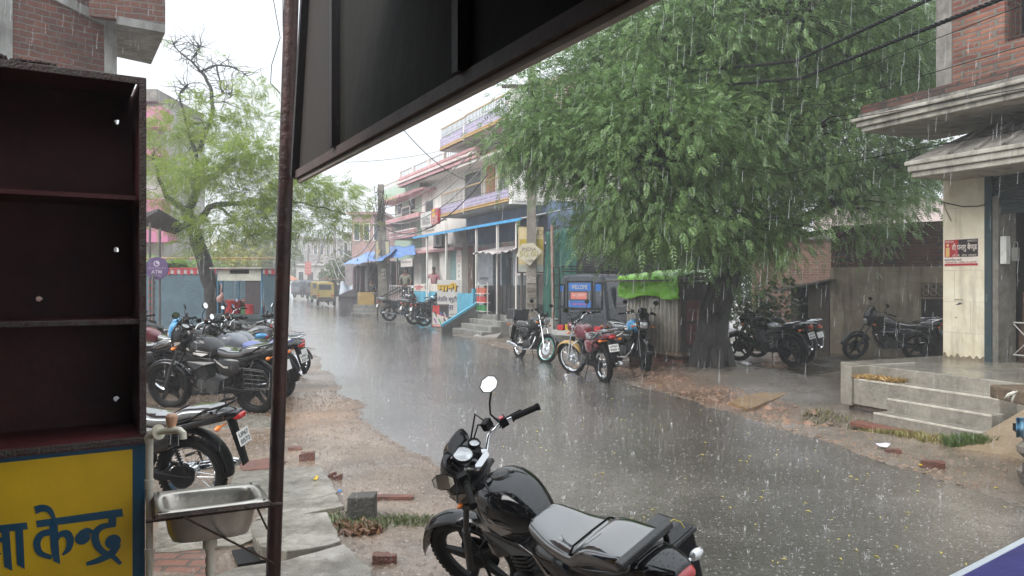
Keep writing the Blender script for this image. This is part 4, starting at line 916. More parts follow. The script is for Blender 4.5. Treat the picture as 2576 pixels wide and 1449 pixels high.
# upper slab
Z2 = 3.95; X0 = hit(TSF0, 2166, 334, 1.05)[0]; yb = 1.05
b = MB(TS)
for k, (dy, z0_, z1_) in enumerate(((0,Z2,Z2+.07),(.05,Z2+.07,Z2+.15),(.10,Z2+.15,Z2+.20))): b.box(X0-dy,X1,-.5,yb+dy,z0_,z1_)
b.build('upper_slab', chaj, shop, bevel=.012)
b = MB(TS); b.box(X0-.02,X1,-.5,yb+.02,Z2+.201,Z2+.26)
b.build('slab_top', oldc, shop)
bh = brick_mat('right_brick', (.22,.06,.04), (.38,.16,.10), (.20,.175,.15), dark=.6, msize=.015, axis='SZ')
bd_ = brick_mat('right_brick_sooty', (.12,.045,.035), (.16,.07,.05), (.05,.045,.04), dark=.85, axis='SZ')
b = MB(TS); b.box(-.9,X1,yb-.55,yb-.42,Z2+.261,Z2+.50); b.build('parapet', bd_, shop)
yb2 = .15
b = MB(TS); b.box(0,.24,-.3,yb2,Z2+.26,8); b.build('concrete_column', oldc, shop)
b = MB(TS); b.box(.241,.98,-.28,yb2-.02,Z2+.26,8); b.box(.98,1.9,-.28,yb2-.02,Z2+.26,4.95); b.box(1.9,X1,-.28,yb2-.02,Z2+.26,8); b.build('upper_wall', bh, shop)
wf = MB(TS); 
for i in range(14): x = 1.02+.065*i; wf.tube([(x,.06,4.95),(x,.06,7)], .007, 6)
for z in (5.0,5.5,6.0,6.5): wf.box(.98,1.9,.05,.07,z,z+.02)
wn = wf.build('window_grille', RUST, shop); panel(TS @ Matrix.Rotation(0,4,'X'), .98, 1.9, -.25, -.24, 4.95, DARKM, shop, 'dark_window', 2.5)
# hanging wires on the pillar
b = MB(TS); b.tube([(-.02,.01,2.92),(.1,.02,2.88),(.3,.02,2.82),(.55,.02,2.80),(.64,.0,2.82)], .006, 5); b.tube([(.02,.01,2.9),(.06,.015,2.78),(.14,.015,2.62)], .004, 5); b.build('loose_wire', WIRE, shop, smooth='all')

# ------------------------------------------------------------------ cart at the right edge with a turned leg, plank, cloth and tyres
crt = thing('vendor_cart', 'wooden cart end at the right edge with a turned leg and plank top', 'cart', (4.35,6.5,0))
wood = mat('old_wet_wood', (.16,.115,.075), .5, scale=7, col2=(.07,.05,.035), bump=.5)
c = at(2580,985,6.6); b = MB(); b.box(c.x-.16,c.x+1.2,c.y-.25,c.y+.25,c.z-.09,c.z+.03); b.build('plank', wood, crt, bevel=.015)
c = at(2592,1100,6.5); b = MB(); b.lathe([(.05,-.02),(.06,.02),(.03,.06),(.035,.14),(.09,.20),(.10,.26),(.06,.31),(.04,.36),(.10,.42),(.10,.47),(.05,.52),(.08,.56),(.13,.60),(.13,.62)], (c.x,c.y,c.z-.55), (0,0,1), 18); b.build('turned_leg', mat('grey_wood', (.19,.17,.14), .6, scale=8, var=.4, bump=.4), crt, smooth=True)
b = MB(); b.box(c.x-.14,c.x+.8,c.y-.02,c.y+.02,c.z+.06,c.z+.12); b.build('cross_bar', DARKM, crt)
b = MB(); 
for i in range(2): b.tube([at(2528+6*i,1003,6.3), at(2536,992+3*i,6.28), at(2550+8*i,985,6.3), at(2548,1000,6.3), at(2545,1012,6.3)], .009, 6)
tag(b.build('rope', mat('white_rope', (.6,.58,.5), .7), smooth='all'), 'white rope tied round the end of the cart plank', 'rope')
b = MB(); b.grid(lambda u, v: at(2556+30*u, 1050+50*v, 6.2+.05*math.sin(u*9)+.04*math.sin(v*8)), 10, 10); tag(b.build('plastic_bag', mat('blue_bag', (.02,.14,.28), .3, scale=6, col2=(.18,.3,.36)), smooth='all', solid=.003), 'crumpled blue plastic bag hanging on the cart leg', 'bag')
for i in range(3):
    c = gpt(2640, 1232); b = MB(Matrix.Translation((c.x+.02*i, c.y, .105*i)) @ Matrix.Rotation(.1*i-.1, 4, 'Z')); b.box(-.17,.3,-.12,.12,0,.10)
    tag(b.build('kerb_block', mat('dark_block', (.10,.085,.07), .6, scale=9, col2=(.05,.04,.035), bump=.7), bevel=.012), ['bottom block of the stack','middle block of the stack','topmost block of the stack'][i]+' carrying the cart leg at the right edge', 'block', 'dark blocks stacked at the right edge')
# litter by the kerb
def litter(px, py, label, name, m, cat, pts=7, r_=.06, h=.03):
    p = gpt(px, py); b = MB(); z = max(gz(p.x,p.y), 0)+.004
    ring = [(p.x+r_*rnd.uniform(.6,1.2)*math.cos(2*PI*i/pts), p.y+r_*rnd.uniform(.6,1.3)*math.sin(2*PI*i/pts), z+h*rnd.random()) for i in range(pts)]
    b.add(ring+[(p.x,p.y,z+h)], [(i,(i+1) % pts,pts) for i in range(pts)]); return tag(b.build(name, m, solid=.002), label, cat)
litter(2225,1133, 'crumpled white and violet wrapper below the steps', 'plastic_wrapper', mat('white_violet', (.65,.6,.75), .4), 'wrapper', r_=.07, h=.06)
litter(2318,1176, 'round yellow wrapper by the reddish stone at the road edge', 'yellow_wrapper', mat('yellow_plastic', (.75,.5,.03), .4), 'wrapper', r_=.03, h=.015)
brick(2348,1178, 'reddish brick lump at the road edge below the steps', (.22,.12,.07), -.3); brick(2245,1141, 'small red brick piece under the white wrapper', (.16,.07,.05), -.2)
litter(854,1240, 'small bright blue scrap by the corner of the pale slab', 'blue_scrap', mat('blue_plastic', (.02,.2,.6), .4), 'scrap', r_=.02, h=.02)
litter(795,1222, 'yellow leaf shaped wrapper lying on the pale slab', 'yellow_wrapper', mat('yellow_plastic', None), 'wrapper', r_=.035, h=.07)
# plank edges in the courtyard
def plank(name, label, a, c, wd, th, m, cat='plank', z=.04):
    A = gpt(*a, z); C_ = gpt(*c, z); d = (C_-A).normalized(); b = MB(basis(A, d, Vector((-d.y,d.x,0)), (0,0,1))); b.box(0,(C_-A).length,-wd/2,wd/2,-.03,th); return tag(b.build(name, m, bevel=.006), label, cat)
plank('plank', 'thin dark plank edging the wet yard, running towards the platform', (1945,968), (2135,938), .05, .05, wood)
plank('plank', 'short dark plank edging the wet yard beside the tree roots', (1880,938), (1955,962), .05, .05, wood)
slab('paving_slab', 'yellowish sandstone slab bridging the drain left of the steps', [(1835,1012),(1862,998),(1965,975),(1998,982),(1912,1018),(1880,1028)], .05, .06, mat('sandstone', (.27,.17,.08), .4, scale=5, col2=(.15,.095,.05), bump=.5), SG)
b = MB(); b.prism([gpt(1990,900,.05),gpt(2130,895,.05),gpt(2200,915,.05),gpt(2125,940,.05),gpt(1950,965,.05),gpt(1880,935,.05)], (0,0,.004)); tag(b.build('wet_yard', ground_mat('wet_dark_yard', [(.30,(.02,.017,.014)),(.48,(.05,.042,.034)),(.60,(.08,.07,.058)),(.75,(.16,.14,.12))], rough=(.05,.4), scale=1.6, fine=20, bump=.8, wet=.6, puddle=.5)), kind='structure')
# ------------------------------------------------------------------ yard wall, shack, brick house
pla = mat('yard_plaster', (.34,.29,.21), .85, scale=1.3, col2=(.17,.13,.09), bump=.5, stain=.9)
yw = thing('yard_wall', 'old plastered yard wall with a sooty brick top and small vent', 'wall', tuple(gpt(2230,893)))
Wa = gpt(2088,893); Wb = Vector((9.9,15.9,0)); dw = (Wb-Wa).normalized(); TW = basis(Wa, dw, (0,0,1)); LW = (Wb-Wa).length
wz = TW.inverted() @ Vector((0,0,EYE)); zp = hit(TW, 2150, 672)[1]; zt_ = hit(TW, 2150, 566)[1]
b = MB(TW); b.box(0,LW,-.05,zp,-.25,0); b.build('plaster', pla, yw)
b = MB(TW); b.box(0.02,LW,zp,zt_,-.27,-.02); b.build('brick_top', bd_, yw)
vx, vy = hit(TW, 2342, 729); b = MB(TW); b.box(vx-.2,vx+.25,vy-.16,vy+.16,.001,.03); b.build('vent_frame', mat('vent_brown', (.13,.09,.06), .7), yw)
b = MB(TW)
for i in range(3):
    for j in range(2): b.lathe([(.045,0),(.07,0),(.07,.02),(.045,.02)], (vx-.10+.15*i, vy-.07+.14*j, .031), (0,0,1), 10, closed=True)
b.build('vent_grille', mat('vent_pale', (.18,.15,.11), .7), yw)
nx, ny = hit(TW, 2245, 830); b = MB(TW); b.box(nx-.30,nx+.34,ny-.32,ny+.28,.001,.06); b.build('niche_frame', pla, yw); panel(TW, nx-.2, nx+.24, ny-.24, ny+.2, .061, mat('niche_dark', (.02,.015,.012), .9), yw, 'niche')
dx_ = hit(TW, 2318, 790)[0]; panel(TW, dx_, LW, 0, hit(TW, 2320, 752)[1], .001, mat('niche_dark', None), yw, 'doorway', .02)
sh = thing('shack', 'low dark shack with a sloping tin roof and an open doorway', 'shed', tuple(gpt(2040,893)))
Sa = gpt(1990,885); Sb = gpt(2086,893); ds = (Sb-Sa).normalized(); TSH = basis(Sa, ds, (0,0,1)); LS = (Sb-Sa).length; sz = hit(TSH, 2040, 715)[1]
shd = mat('shack_wall', (.06,.045,.032), .8, scale=3, col2=(.035,.028,.022), bump=.4)
b = MB(TSH); b.box(0,.18,0,sz,-1,0); b.box(LS-.55,LS,0,sz,-1,0); b.box(0,LS,0,sz,-1.05,-1); b.build('wall', shd, sh)
b = MB(TSH); b.hexa([(-.25,sz-.18,-1.1),(LS+.15,sz+.08,-1.1),(LS+.15,sz+.12,-1.1),(-.25,sz-.12,-1.1),(-.25,sz-.18,.3),(LS+.15,sz+.08,.3),(LS+.15,sz+.12,.3),(-.25,sz-.12,.3)]); b.build('roof', mat('shack_tin', (.09,.08,.07), .6, var=.4), sh)
hs = thing('brick_house', 'orange brick house wall glimpsed behind the tree and the shack', 'building', (8.5,23,0))
bo = brick_mat('orange_brick', (.26,.11,.07), (.33,.17,.11), (.26,.23,.19), dark=.35, axis='SZ')
b = MB(); a_ = at(1900,900,22); c_ = at(2100,900,22.5); b.box(a_.x,c_.x+1.5,22,22.3,0,3.0); b.build('wall', bo, hs)
b = MB(); b.box(a_.x-.1,c_.x+1.6,21.9,26,3.0,3.15); b.build('roof', oldc, hs)
b = MB(); a_ = at(2180,560,34); b.box(a_.x,a_.x+6.5,34,40,0,5.6)
tag(b.build('far_house', mat('far_pink_wall', (.55,.45,.42), .8, scale=1, var=.2)), 'pale pink house wall seen through the tree above the yard wall', 'building')

# ------------------------------------------------------------------ tin kiosk with green tarp
def cpx(px, py, z=0): return gpt(px, py, z)
tk_ = thing('tin_kiosk', 'corrugated tin kiosk on a brick plinth under a bright green tarp', 'kiosk', tuple(gpt(1660,905)))
Ka = gpt(1578,925); Kb = gpt(1712,944); ka = Vector((Ka.x,Ka.y,0)); dk = (Kb-Ka); LK = dk.length; dk.normalize(); TKK = basis(ka, dk, (0,0,1))
zb_ = .42; zt_ = hit(TKK, 1640, 735)[1]
corr = mat('corrugated_tin', (.42,.39,.34), .5, metal=.15, scale=3, col2=(.26,.235,.20), bump=.2, stain=.5)
def corrugated(T, x0, x1, y0, y1, m, par, name='tin_sheet', pitch=.105, amp=.024):
    b = MB(T); k = int((x1-x0)/pitch*8); b.grid(lambda u, v: (x0+(x1-x0)*u, y0+(y1-y0)*v, amp*math.sin(u*(x1-x0)/pitch*2*PI)), k, 1); return b.build(name, m, par, smooth='all', solid=.003)
corrugated(TKK, 0, LK, zb_, zt_+.15, corr, tk_)
TK2 = basis(Vector(TKK @ Vector((LK,0,0))), (.62,.78,0), (0,0,1))
b = MB(TK2); b.box(0,1.15,zb_,zt_+.2,-.05,0); b.build('side_wall', mat('kiosk_side', (.07,.05,.04), .7, scale=4, var=.4, stain=.6), tk_)
b = MB(TKK); b.box(-.0,LK,0,zb_,-1.0,-.05); b.build('plinth', brick_mat('plinth_brick', (.22,.085,.06), (.30,.13,.09), (.13,.11,.09), dark=.45, axis='SZ'), tk_)
b = MB(TKK); b.box(-.12,LK+.15,zb_-.06,zb_,-1.0,.12); b.build('floor_board', wood, tk_)
b = MB(TKK); b.box(0,.04,zb_,zt_,-1.0,-.02); b.build('left_wall', wood, tk_)
b = MB(TKK)
gT = mat('green_tarp', (.25,.58,.04), .35, scale=2.5, col2=(.17,.47,.03), bump=1.0, bscale=7)
zr = hit(TKK, 1640, 700)[1]+.05
def tarp(u, v):
    x = -.10+(LK+.22)*u; wv = .018*math.sin(u*17+v*5)+.012*math.sin(u*31+3)+.035*noise.noise(Vector((u*7,v*9,0)))+.010*noise.noise(Vector((u*16,v*18,4)))
    if v < .55: t = v/.55; return (x+.25*(1-t), zr+.12*(1-t)+wv, -1.2+1.32*t)
    t = (v-.55)/.45; return (x+.02*t, zr-.42*t*(1+.08*math.sin(u*9))+0*wv, .14+.035*math.sin(u*14+t*3)*t+.05*t+wv*1.3)
b.grid(tarp, 44, 30); tp_ = b.build('tarpaulin', gT, smooth='all', solid=.004); tag(tp_, 'bright green tarpaulin draped over the top of the tin kiosk', 'tarpaulin')
b = MB(TK2); b.hexa([(-.25,zt_+.20,-1.6),(1.2,zt_+.25,-1.6),(1.2,zt_+.25,.15),(-.1,zt_+.22,.15),(-.25,zt_+.23,-1.6),(1.2,zt_+.28,-1.6),(1.2,zt_+.28,.15),(-.1,zt_+.25,.15)]); b.build('roof', mat('shack_tin', None), tk_)
panel(TKK, LK*.45, LK*.62, zt_-.30, zt_-.12, .016, mat('torn_paper', (.42,.40,.36), .7), tk_, 'torn_bill')
for i, yy in enumerate((zt_-.55, zt_-1.0)):
    px_ = thing('wall_poster', ['upper dull red poster on the tin kiosk side wall','lower dull red poster on the tin kiosk side wall'][i], 'poster', tuple(TK2 @ Vector((.5,yy,0))), group='faded posters on the tin kiosk')
    panel(TK2, .25, .85, yy, yy+.40, .002, mat('faded_red', (.20,.06,.055), .7, scale=8, var=.4), px_, 'paper'); text('दी पनारु', T2(TK2, .55, yy+.2, .005), .11, mat('faded_white', (.3,.26,.24), .7), px_, width=.45)
# ------------------------------------------------------------------ row of buildings along the far right side
W0 = Vector((-1.907,32.562,0)); US = Vector((.432,-.902,0)).normalized()
TF = basis(W0, US, (0,0,1))
def F_(px, py, off=0.0): return hit(TF, px, py, off)
white = mat('whitewash', (.74,.71,.67), .75, scale=.9, col2=(.60,.57,.54), bump=.15, stain=.35)
cream = mat('cream_wall', (.72,.66,.60), .75, scale=.8, col2=(.60,.55,.50), bump=.15, stain=.3)
pink = mat('pink_trim', (.56,.30,.31), .65, scale=2, var=.25, stain=.3); pinkl = mat('pale_pink_wall', (.68,.55,.54), .7, scale=1.2, var=.15, stain=.35)
orng = mat('ochre_trim', (.50,.32,.13), .6, scale=2, var=.2)
bluew = mat('pale_blue_wall', (.20,.26,.42), .7, scale=1, var=.25, stain=.4)
purt = brick_mat('purple_tiles', (.30,.25,.40), (.36,.30,.46), (.52,.48,.57), dark=.12, axis='SZ', bw=.42, rh=.13, msize=.02, rough=.4, dcol=(.1,.08,.14))
glassd = wet_gloss('window_glass', (.03,.035,.045), .1, drops=False)
ironw = mat('railing_iron', (.10,.09,.085), .5); ironl = mat('railing_ochre', (.40,.26,.12), .5)
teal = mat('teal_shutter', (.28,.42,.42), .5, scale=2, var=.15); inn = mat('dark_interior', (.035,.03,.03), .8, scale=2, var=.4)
def rail(T, x0, x1, z0, z1, off, par, step=.14, m=ironw, top=ironl, post=1.5, th=.018):
    b = MB(T); n_ = int((x1-x0)/step)
    for i in range(n_+1): x = x0+(x1-x0)*i/n_; b.box(x-.008,x+.008,z0,z1-.03,off-.008,off+.008)
    for i in range(0, n_, 2): x = x0+(x1-x0)*(i+.5)/n_; b.box(x-.05,x+.05,z0+(z1-z0)*.35,z0+(z1-z0)*.39,off-.006,off+.006)
    b.box(x0,x1,z0+.05,z0+.075,off-.009,off+.009)
    o = b.build('railing', m, par)
    b = MB(T); b.box(x0-.02,x1+.02,z1-.045,z1,off-.028,off+.028); b.build('handrail', top, o)
    return o
def shutter(T, x0, x1, z0, z1, off, par, m=teal, name='shutter'):
    b = MB(T); k = int((z1-z0)/.07); b.grid(lambda u, v: (x0+(x1-x0)*u, z0+(z1-z0)*v, off+.018*abs(math.sin(v*k*PI))), 1, k*4); return b.build(name, m, par)
def window(T, x0, x1, z0, z1, off, par, m=white, bars=True, name='window', gm=None):
    b = MB(T); t = .06
    b.box(x0-t,x1+t,z1,z1+t,off,off+.05); b.box(x0-t,x1+t,z0-t,z0,off,off+.07); b.box(x0-t,x0,z0,z1,off,off+.05); b.box(x1,x1+t,z0,z1,off,off+.05)
    o = b.build(name, m, par); b = MB(T); b.box(x0,x1,z0,z1,off+.002,off+.012); b.build('pane', gm or glassd, o)
    if bars:
        b = MB(T); n_ = max(2, int((x1-x0)/.15))
        for i in range(1, n_): x = x0+(x1-x0)*i/n_; b.box(x-.01,x+.01,z0,z1,off+.02,off+.035)
        for i in range(1, 4): z = z0+(z1-z0)*i/4; b.box(x0,x1,z-.01,z+.01,off+.018,off+.034)
        b.build('grille', ironw, o)
    return o
# --- purple balcony building
pb = thing('purple_balcony_house', 'three storey house with purple tiled balconies, ochre trims and curved roof railing', 'building', tuple(W0))
zl0 = 4.53; zu0 = 7.39; xe = 7.3; sl = -.2
b = MB(TF); b.box(sl,xe,4.6,zu0+.1,-7,0); b.build('wall', cream, pb)
b = MB(TF); b.box(sl-.01,xe,3.3,4.599,-7,.01); b.build('wall', bluew, pb)
b = MB(TF); b.box(sl,xe,zl0+.0,zl0+.12,.0,1.28); b.box(sl,xe,zu0,zu0+.12,0,1.28); b.build('slab', white, pb)
for z0, z1, z2 in ((zl0,4.99,5.52),(zu0,7.87,8.33)):
    for x0, x1, off in ((0,2.75,1.28),(2.83,7.0,1.34)):
        b = MB(TF); b.box(x0,x1,z0+.14,z1,off-.1,off); b.build('balcony_parapet', purt, pb)
        b = MB(TF); b.box(x0-.03,x1+.03,z0-.0,z0+.06,off-.12,off+.05); b.box(x0-.03,x1+.03,z0+.09,z0+.139,off-.12,off+.03); b.build('balcony_trim', orng, pb, bevel=.01)
        rail(TF, x0+.03, x1-.03, z1, z2, off-.05, pb)
    b = MB(TF); b.box(2.74,2.84,z0-.05,z1+.02,1.15,1.35); b.build('balcony_post', white, pb); b = MB(TF); b.box(-.06,-.001,z0,z1,.0,1.3); b.build('balcony_end', white, pb); b = MB(TF); b.box(7.0,7.25,z0-.1,z1+.55,.0,1.36); b.build('balcony_end', white, pb)
s0, z0_ = F_(1150,262,-1.0); s1, _ = F_(1243,262,-1.0); b = MB(TF); b.box(1.2,6.5,zu0+.12,zu0+2.05,-4,-1.2); b.build('roof_room', brick_mat('house_brick', (.34,.20,.15), (.42,.27,.2), (.40,.34,.3), dark=.2, axis='SZ'), pb)
# upper floor openings
a0 = F_(1172,500)[0]; a1 = F_(1212,500)[0]; window(TF, a0, a1, 5.0, 6.45, 0, pb, white, True)
a0, a1 = F_(1226,500)[0], F_(1246,500)[0]; panel(TF, a0, a1, 4.7, 6.6, .01, mat('orange_door', (.42,.15,.05), .5, scale=3), pb, 'door', .05)
a0, a1 = F_(1258,500)[0], F_(1275,500)[0]; window(TF, a0, a1, 5.0, 6.4, 0, pb, white, True)
rt = mat('red_tiles', (.36,.12,.09), .6, scale=6, var=.4, bump=.6)
for x0, x1 in ((.5,3.1),(3.5,6.6)):
    b = MB(TF); xm = (x0+x1)/2; b.hexa([(x0,6.62,0),(x1,6.62,0),(x1,6.62,.85),(x0,6.62,.85),(x0+.35,7.1,0),(x1-.35,7.1,0),(x1-.35,7.1,.05),(x0+.35,7.1,.05)])
    for i in range(int((x1-x0)/.22)): x = x0+.11+.22*i; xx = min(max(x, x0+.35), x1-.35); b.tube([(x,6.63,.86),(xx,7.12,.06)], .035, 5)
    b.build('tiled_hood', rt, pb); b = MB(TF); b.box(x0-.05,x1+.05,6.52,6.62,0,.92); b.build('hood_slab', white, pb)
# ground floor
wb = thing('ground_floor_shops', 'white ground floor shops with teal shutters and a pink ledge under the purple balcony', 'building', tuple(W0))
PF = .67
xw0 = F_(1043,700,.6)[0]
def ff(px): return F_(px, 690, .6)[0]
segs = [1043,1060,1074,1087,1106,1122,1148,1161]; X_ = [ff(p) for p in segs]; zt1 = F_(1048,640,.6)[1]
b = MB(TF)
for i in (0,2,4,6): b.box(X_[i],X_[i+1],PF,zt1,-.3,.6)
b.build('pillars', white, wb)
b = MB(TF); b.box(X_[0],X_[7],zt1,3.45,-.3,.58); b.build('upper_wall', pinkl, wb)
b = MB(TF); b.box(X_[0]-.15,X_[7]+.1,zt1-.02,zt1+.10,.581,1.0); b.build('ledge', pink, wb, bevel=.02)
shutter(TF, X_[1], X_[2], PF, zt1, .35, wb); shutter(TF, X_[5], X_[6], PF, zt1, .35, wb)
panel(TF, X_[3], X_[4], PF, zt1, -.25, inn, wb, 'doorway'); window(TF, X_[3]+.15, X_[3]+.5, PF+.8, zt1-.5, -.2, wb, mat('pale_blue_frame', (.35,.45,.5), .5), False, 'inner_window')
b = MB(TF); b.box(X_[0]-.1,X_[0]+.0,PF,3.45,-6,.6); b.build('side_wall', white, wb)
text('STD', T2(TF, (X_[6]+X_[7])/2, 2.75, .603), .3, mat('red_letter', (.5,.04,.05), .5), wb, width=.4)
for i, t in enumerate(('क','खं','वा','ने','की','है','ला')): text(t, T2(TF, (X_[6]+X_[7])/2, 2.45-.22*i, .603), .13, INK, wb)
# air conditioner
ac = thing('air_conditioner', 'air conditioner box on brackets above the ledge', 'air conditioner', tuple(TF @ Vector((X_[4],3.0,.8))))
a0, a1 = ff(1106), ff(1128); zc = zt1+.2
b = MB(TF); b.box(a0,a1,zc,zc+.55,.62,.92); b.build('housing', mat('ac_case', (.34,.33,.31), .5), ac, bevel=.02)
b = MB(TF); b.lathe([(0,0),(.2,0),(.2,.012),(0,.012)], ((a0+a1)/2+.05,zc+.28,.921), (0,0,1), 18); b.build('fan_grille', DARKM, ac)
b = MB(TF); b.box(a0+.1,a0+.14,zc-.05,zc,.6,.95); b.box(a1-.14,a1-.1,zc-.05,zc,.6,.95); b.build('bracket', DARKM, ac)
# next shops toward the viewer
ns = thing('corner_shops', 'dim open shop fronts with painted signs under the blue tin canopy', 'building', tuple(TF @ Vector((6,0,0))))
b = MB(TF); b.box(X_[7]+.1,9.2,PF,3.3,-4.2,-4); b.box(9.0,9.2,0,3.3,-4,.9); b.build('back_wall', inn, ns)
xs_ = [F_(p,690,.3)[0] for p in (1163,1190,1197,1240,1248,1262,1290,1330)]
for i, (k0, k1, m_) in enumerate(((0,1,mat('brown_wood_panel',(.16,.10,.08),.7,scale=3,var=.5,stain=.5)),(2,3,mat('grey_shop_wall',(.28,.30,.33),.7,scale=2,var=.3)),(4,5,mat('blue_grey_board',(.20,.24,.28),.6,scale=2)),(6,7,mat('grey_shop_wall',None)))):
    b = MB(TF); b.box(xs_[k0],xs_[k1],PF,3.3,-.1 if i else .1,.3); b.build('wall_panel', m_, ns)
b = MB(TF); b.box(X_[7]+.1,9.2,2.9,3.3,.0,.29); b.build('lintel', mat('lintel_lilac', (.36,.31,.36), .7, scale=2, var=.3, stain=.5), ns)
for x, t_, w__ in ((1180,'सर्वोदय',1.0),(1215,'जन सेवा',1.3)): text(t_, T2(TF, F_(x,590,.3)[0], 3.1, .31), .22, mat('red_letter', None), ns, width=w__)
panel(TF, F_(1262,690,.3)[0], F_(1310,690,.3)[0], 3.0, 3.28, .305, mat('notice_white', (.5,.46,.44), .6), ns, 'notice'); text('PGD  REL', T2(TF, F_(1285,690,.3)[0], 3.14, .31), .17, mat('red_letter', None), ns, width=1.7)
a0 = F_(1218,690,.3)[0]
for i, t in enumerate(('क','म','प्यू','टर')): text(t, T2(TF, F_(1243,690,.3)[0], 2.5-.3*i, .32), .2, INK, ns)
text('हां बना हुआ', T2(TF, a0, 1.9, .31), .18, INK, ns, width=.9); panel(TF, a0-.45, a0+.4, 1.2, 1.6, .302, mat('notice_white', None), ns, 'bill'); panel(TF, a0-.35, a0+.2, 1.22, 1.42, .304, pred, ns, 'bill_stripe')
# tin canopy on posts
cn = thing('tin_canopy', 'long corrugated tin canopy with a bright blue edge on thin white posts', 'canopy', tuple(TF @ Vector((3,2.5,0))))
co_ = 1.9; ca0, cz0 = F_(1040,598,co_); ca1, cz1 = F_(1312,549,co_); cz0 = (cz0+cz1)/2
b = MB(TF); k = int((ca1-ca0)/.18*5); b.grid(lambda u, v: (ca0+(ca1-ca0)*u, cz0+.42*(1-v)+.02*math.sin(u*(ca1-ca0)/.18*2*PI), .0+co_*v), k, 1); b.build('roof_sheet', mat('canopy_tin', (.30,.31,.33), .45, metal=.3, scale=1, var=.3, stain=.4), cn, smooth='all', solid=.01)
b = MB(TF); b.box(ca0,ca1,cz0-.06,cz0+.03,co_+.01,co_+.03); b.build('edge_strip', mat('bright_blue', (.03,.30,.60), .4), cn)
for px in (1075,1123,1199,1252,1300):
    x = F_(px,650,co_-.1)[0]; b = MB(TF); b.box(x-.035,x+.035,.1,cz0-.0,co_-.13,co_-.06); b.build('post', white, cn)
# platform with sky blue front, ramp wall
pf = thing('shop_platform', 'raised shop platform with sky blue parapets and a stair side wall', 'platform', tuple(TF @ Vector((1,0,2.6))))
PO = 1.5; px0 = F_(1050,760,PO)[0]
b = MB(TF); b.box(px0-4.0,9.2,-.1,PF,-5,PO); b.build('base', mat('platform_concrete', (.20,.19,.17), .7, scale=1.5, var=.4, stain=.8), pf)
skyb = mat('sky_blue_wall', (.10,.38,.52), .6, scale=1.2, col2=(.07,.28,.40), stain=.4)
xb1 = F_(1100,760,PO+.1)[0]; zs0 = F_(1053,732,PO)[1]; zs1 = F_(1053,714,PO)[1]
b = MB(TF); b.box(px0,xb1+.4,.05,zs0,PO+.001,PO+.15); b.build('blue_parapet', skyb, pf)
QO = PO+.7; x2 = F_(1150,760,QO)[0]; x3 = F_(1190,760,QO)[0]
b = MB(TF); b.prism([(x2,.0,QO),(x2,1.35,QO),(x3-.15,1.35,QO),(x3-.12,1.52,QO),(x3,1.52,QO),(x3,.0,QO)], (0,0,-.15)); b.build('blue_parapet', skyb, pf)
b = MB(TF); b.prism([(x3+.16,0,QO),(x3+.16,.95,QO),(x3+.16,.22,QO+1.25),(x3+.16,0,QO+1.25)], (.14,0,0)); b.build('stair_side_wall', mat('side_wall_dark', (.10,.10,.09), .7, scale=2, stain=.8, var=.4), pf)
b = MB(TF); b.prism([(x3+.15,.951,QO),(x3+.15,1.03,QO),(x3+.15,.30,QO+1.27),(x3+.15,.221,QO+1.25)], (.16,0,0)); b.build('stair_coping', skyb, pf)
wsg = thing('shop_sign', 'white strip sign with red Devanagari letters on the blue parapet', 'sign', tuple(TF @ Vector((px0,zs0,PO+.16))))
b = MB(TF); b.box(px0,xb1+.4,zs0+.005,zs1,PO+.10,PO+.16); b.build('board', mat('sign_offwhite', (.6,.55,.48), .5), wsg)
text('सतीश', T2(TF, px0+.72, (zs0+zs1)/2, PO+.165), (zs1-zs0)*.8, mat('sign_red', (.45,.03,.04), .5), wsg, width=1.25, bold=.03); text('ज', T2(TF, px0+1.65, (zs0+zs1)/2, PO+.165), (zs1-zs0)*.62, INK, wsg, width=.35, bold=.03)
# Mahi board
def board(T, px0, py0, px1, py1, off, m, name, label, cat, th=.04, frame=None, dy=0):
    a = hit(T, px0, py1, off); c = hit(T, px1, py0, off); t = thing(name, label, cat, tuple(T @ Vector((a[0], a[1], off)))); b = MB(T); b.box(a[0],c[0],a[1],c[1],off-th,off); b.build('panel', m, t)
    if frame:
        w_ = .035; b = MB(T); b.box(a[0]-w_,c[0]+w_,c[1],c[1]+w_,off-th-.01,off+.015); b.box(a[0]-w_,c[0]+w_,a[1]-w_,a[1],off-th-.01,off+.015); b.box(a[0]-w_,a[0],a[1],c[1],off-th-.01,off+.015); b.box(c[0],c[0]+w_,a[1],c[1],off-th-.01,off+.015); b.build('frame', frame, t)
    return t, a[0], a[1], c[0]-a[0], c[1]-a[1]
TM = basis(TF @ Vector((F_(1100,760,QO+.35)[0], 0, QO+.35)), (1,-.3,0), (0,0,1))
bdw = mat('board_greywhite', (.52,.50,.47), .5, scale=1.5, var=.12, stain=.15); yel = mat('sign_yellow', (.62,.38,.03), .5); navy = mat('navy_letter', (.02,.02,.09), .5)
mb2, x, y, w_, h = board(TM, 1100, 704, 1157, 797, 0, bdw, 'parlour_sign', 'grey white beauty parlour board with a big yellow Devanagari name', 'sign')
text('माही', T2(TM, x+w_*.44+.04, y+h*.80-.035, .005), h*.26, INK, mb2, width=w_*.9, bold=.045); text('माही', T2(TM, x+w_*.44, y+h*.80, .012), h*.26, yel, mb2, width=w_*.9, bold=.045)
text('लेडिज ब्यूटी'.replace('ब्यू','ब्यू'), T2(TM, x+w_*.44, y+h*.47, .005), h*.19, navy, mb2, width=w_*.86, bold=.015)
text('पार्लर', T2(TM, x+w_*.46, y+h*.22, .005), h*.19, navy, mb2, width=w_*.52, bold=.02); text('मो.दू.चन्दौली', T2(TM, x+w_*.57, y+h*.07, .005), h*.055, INK, mb2, width=w_*.36)
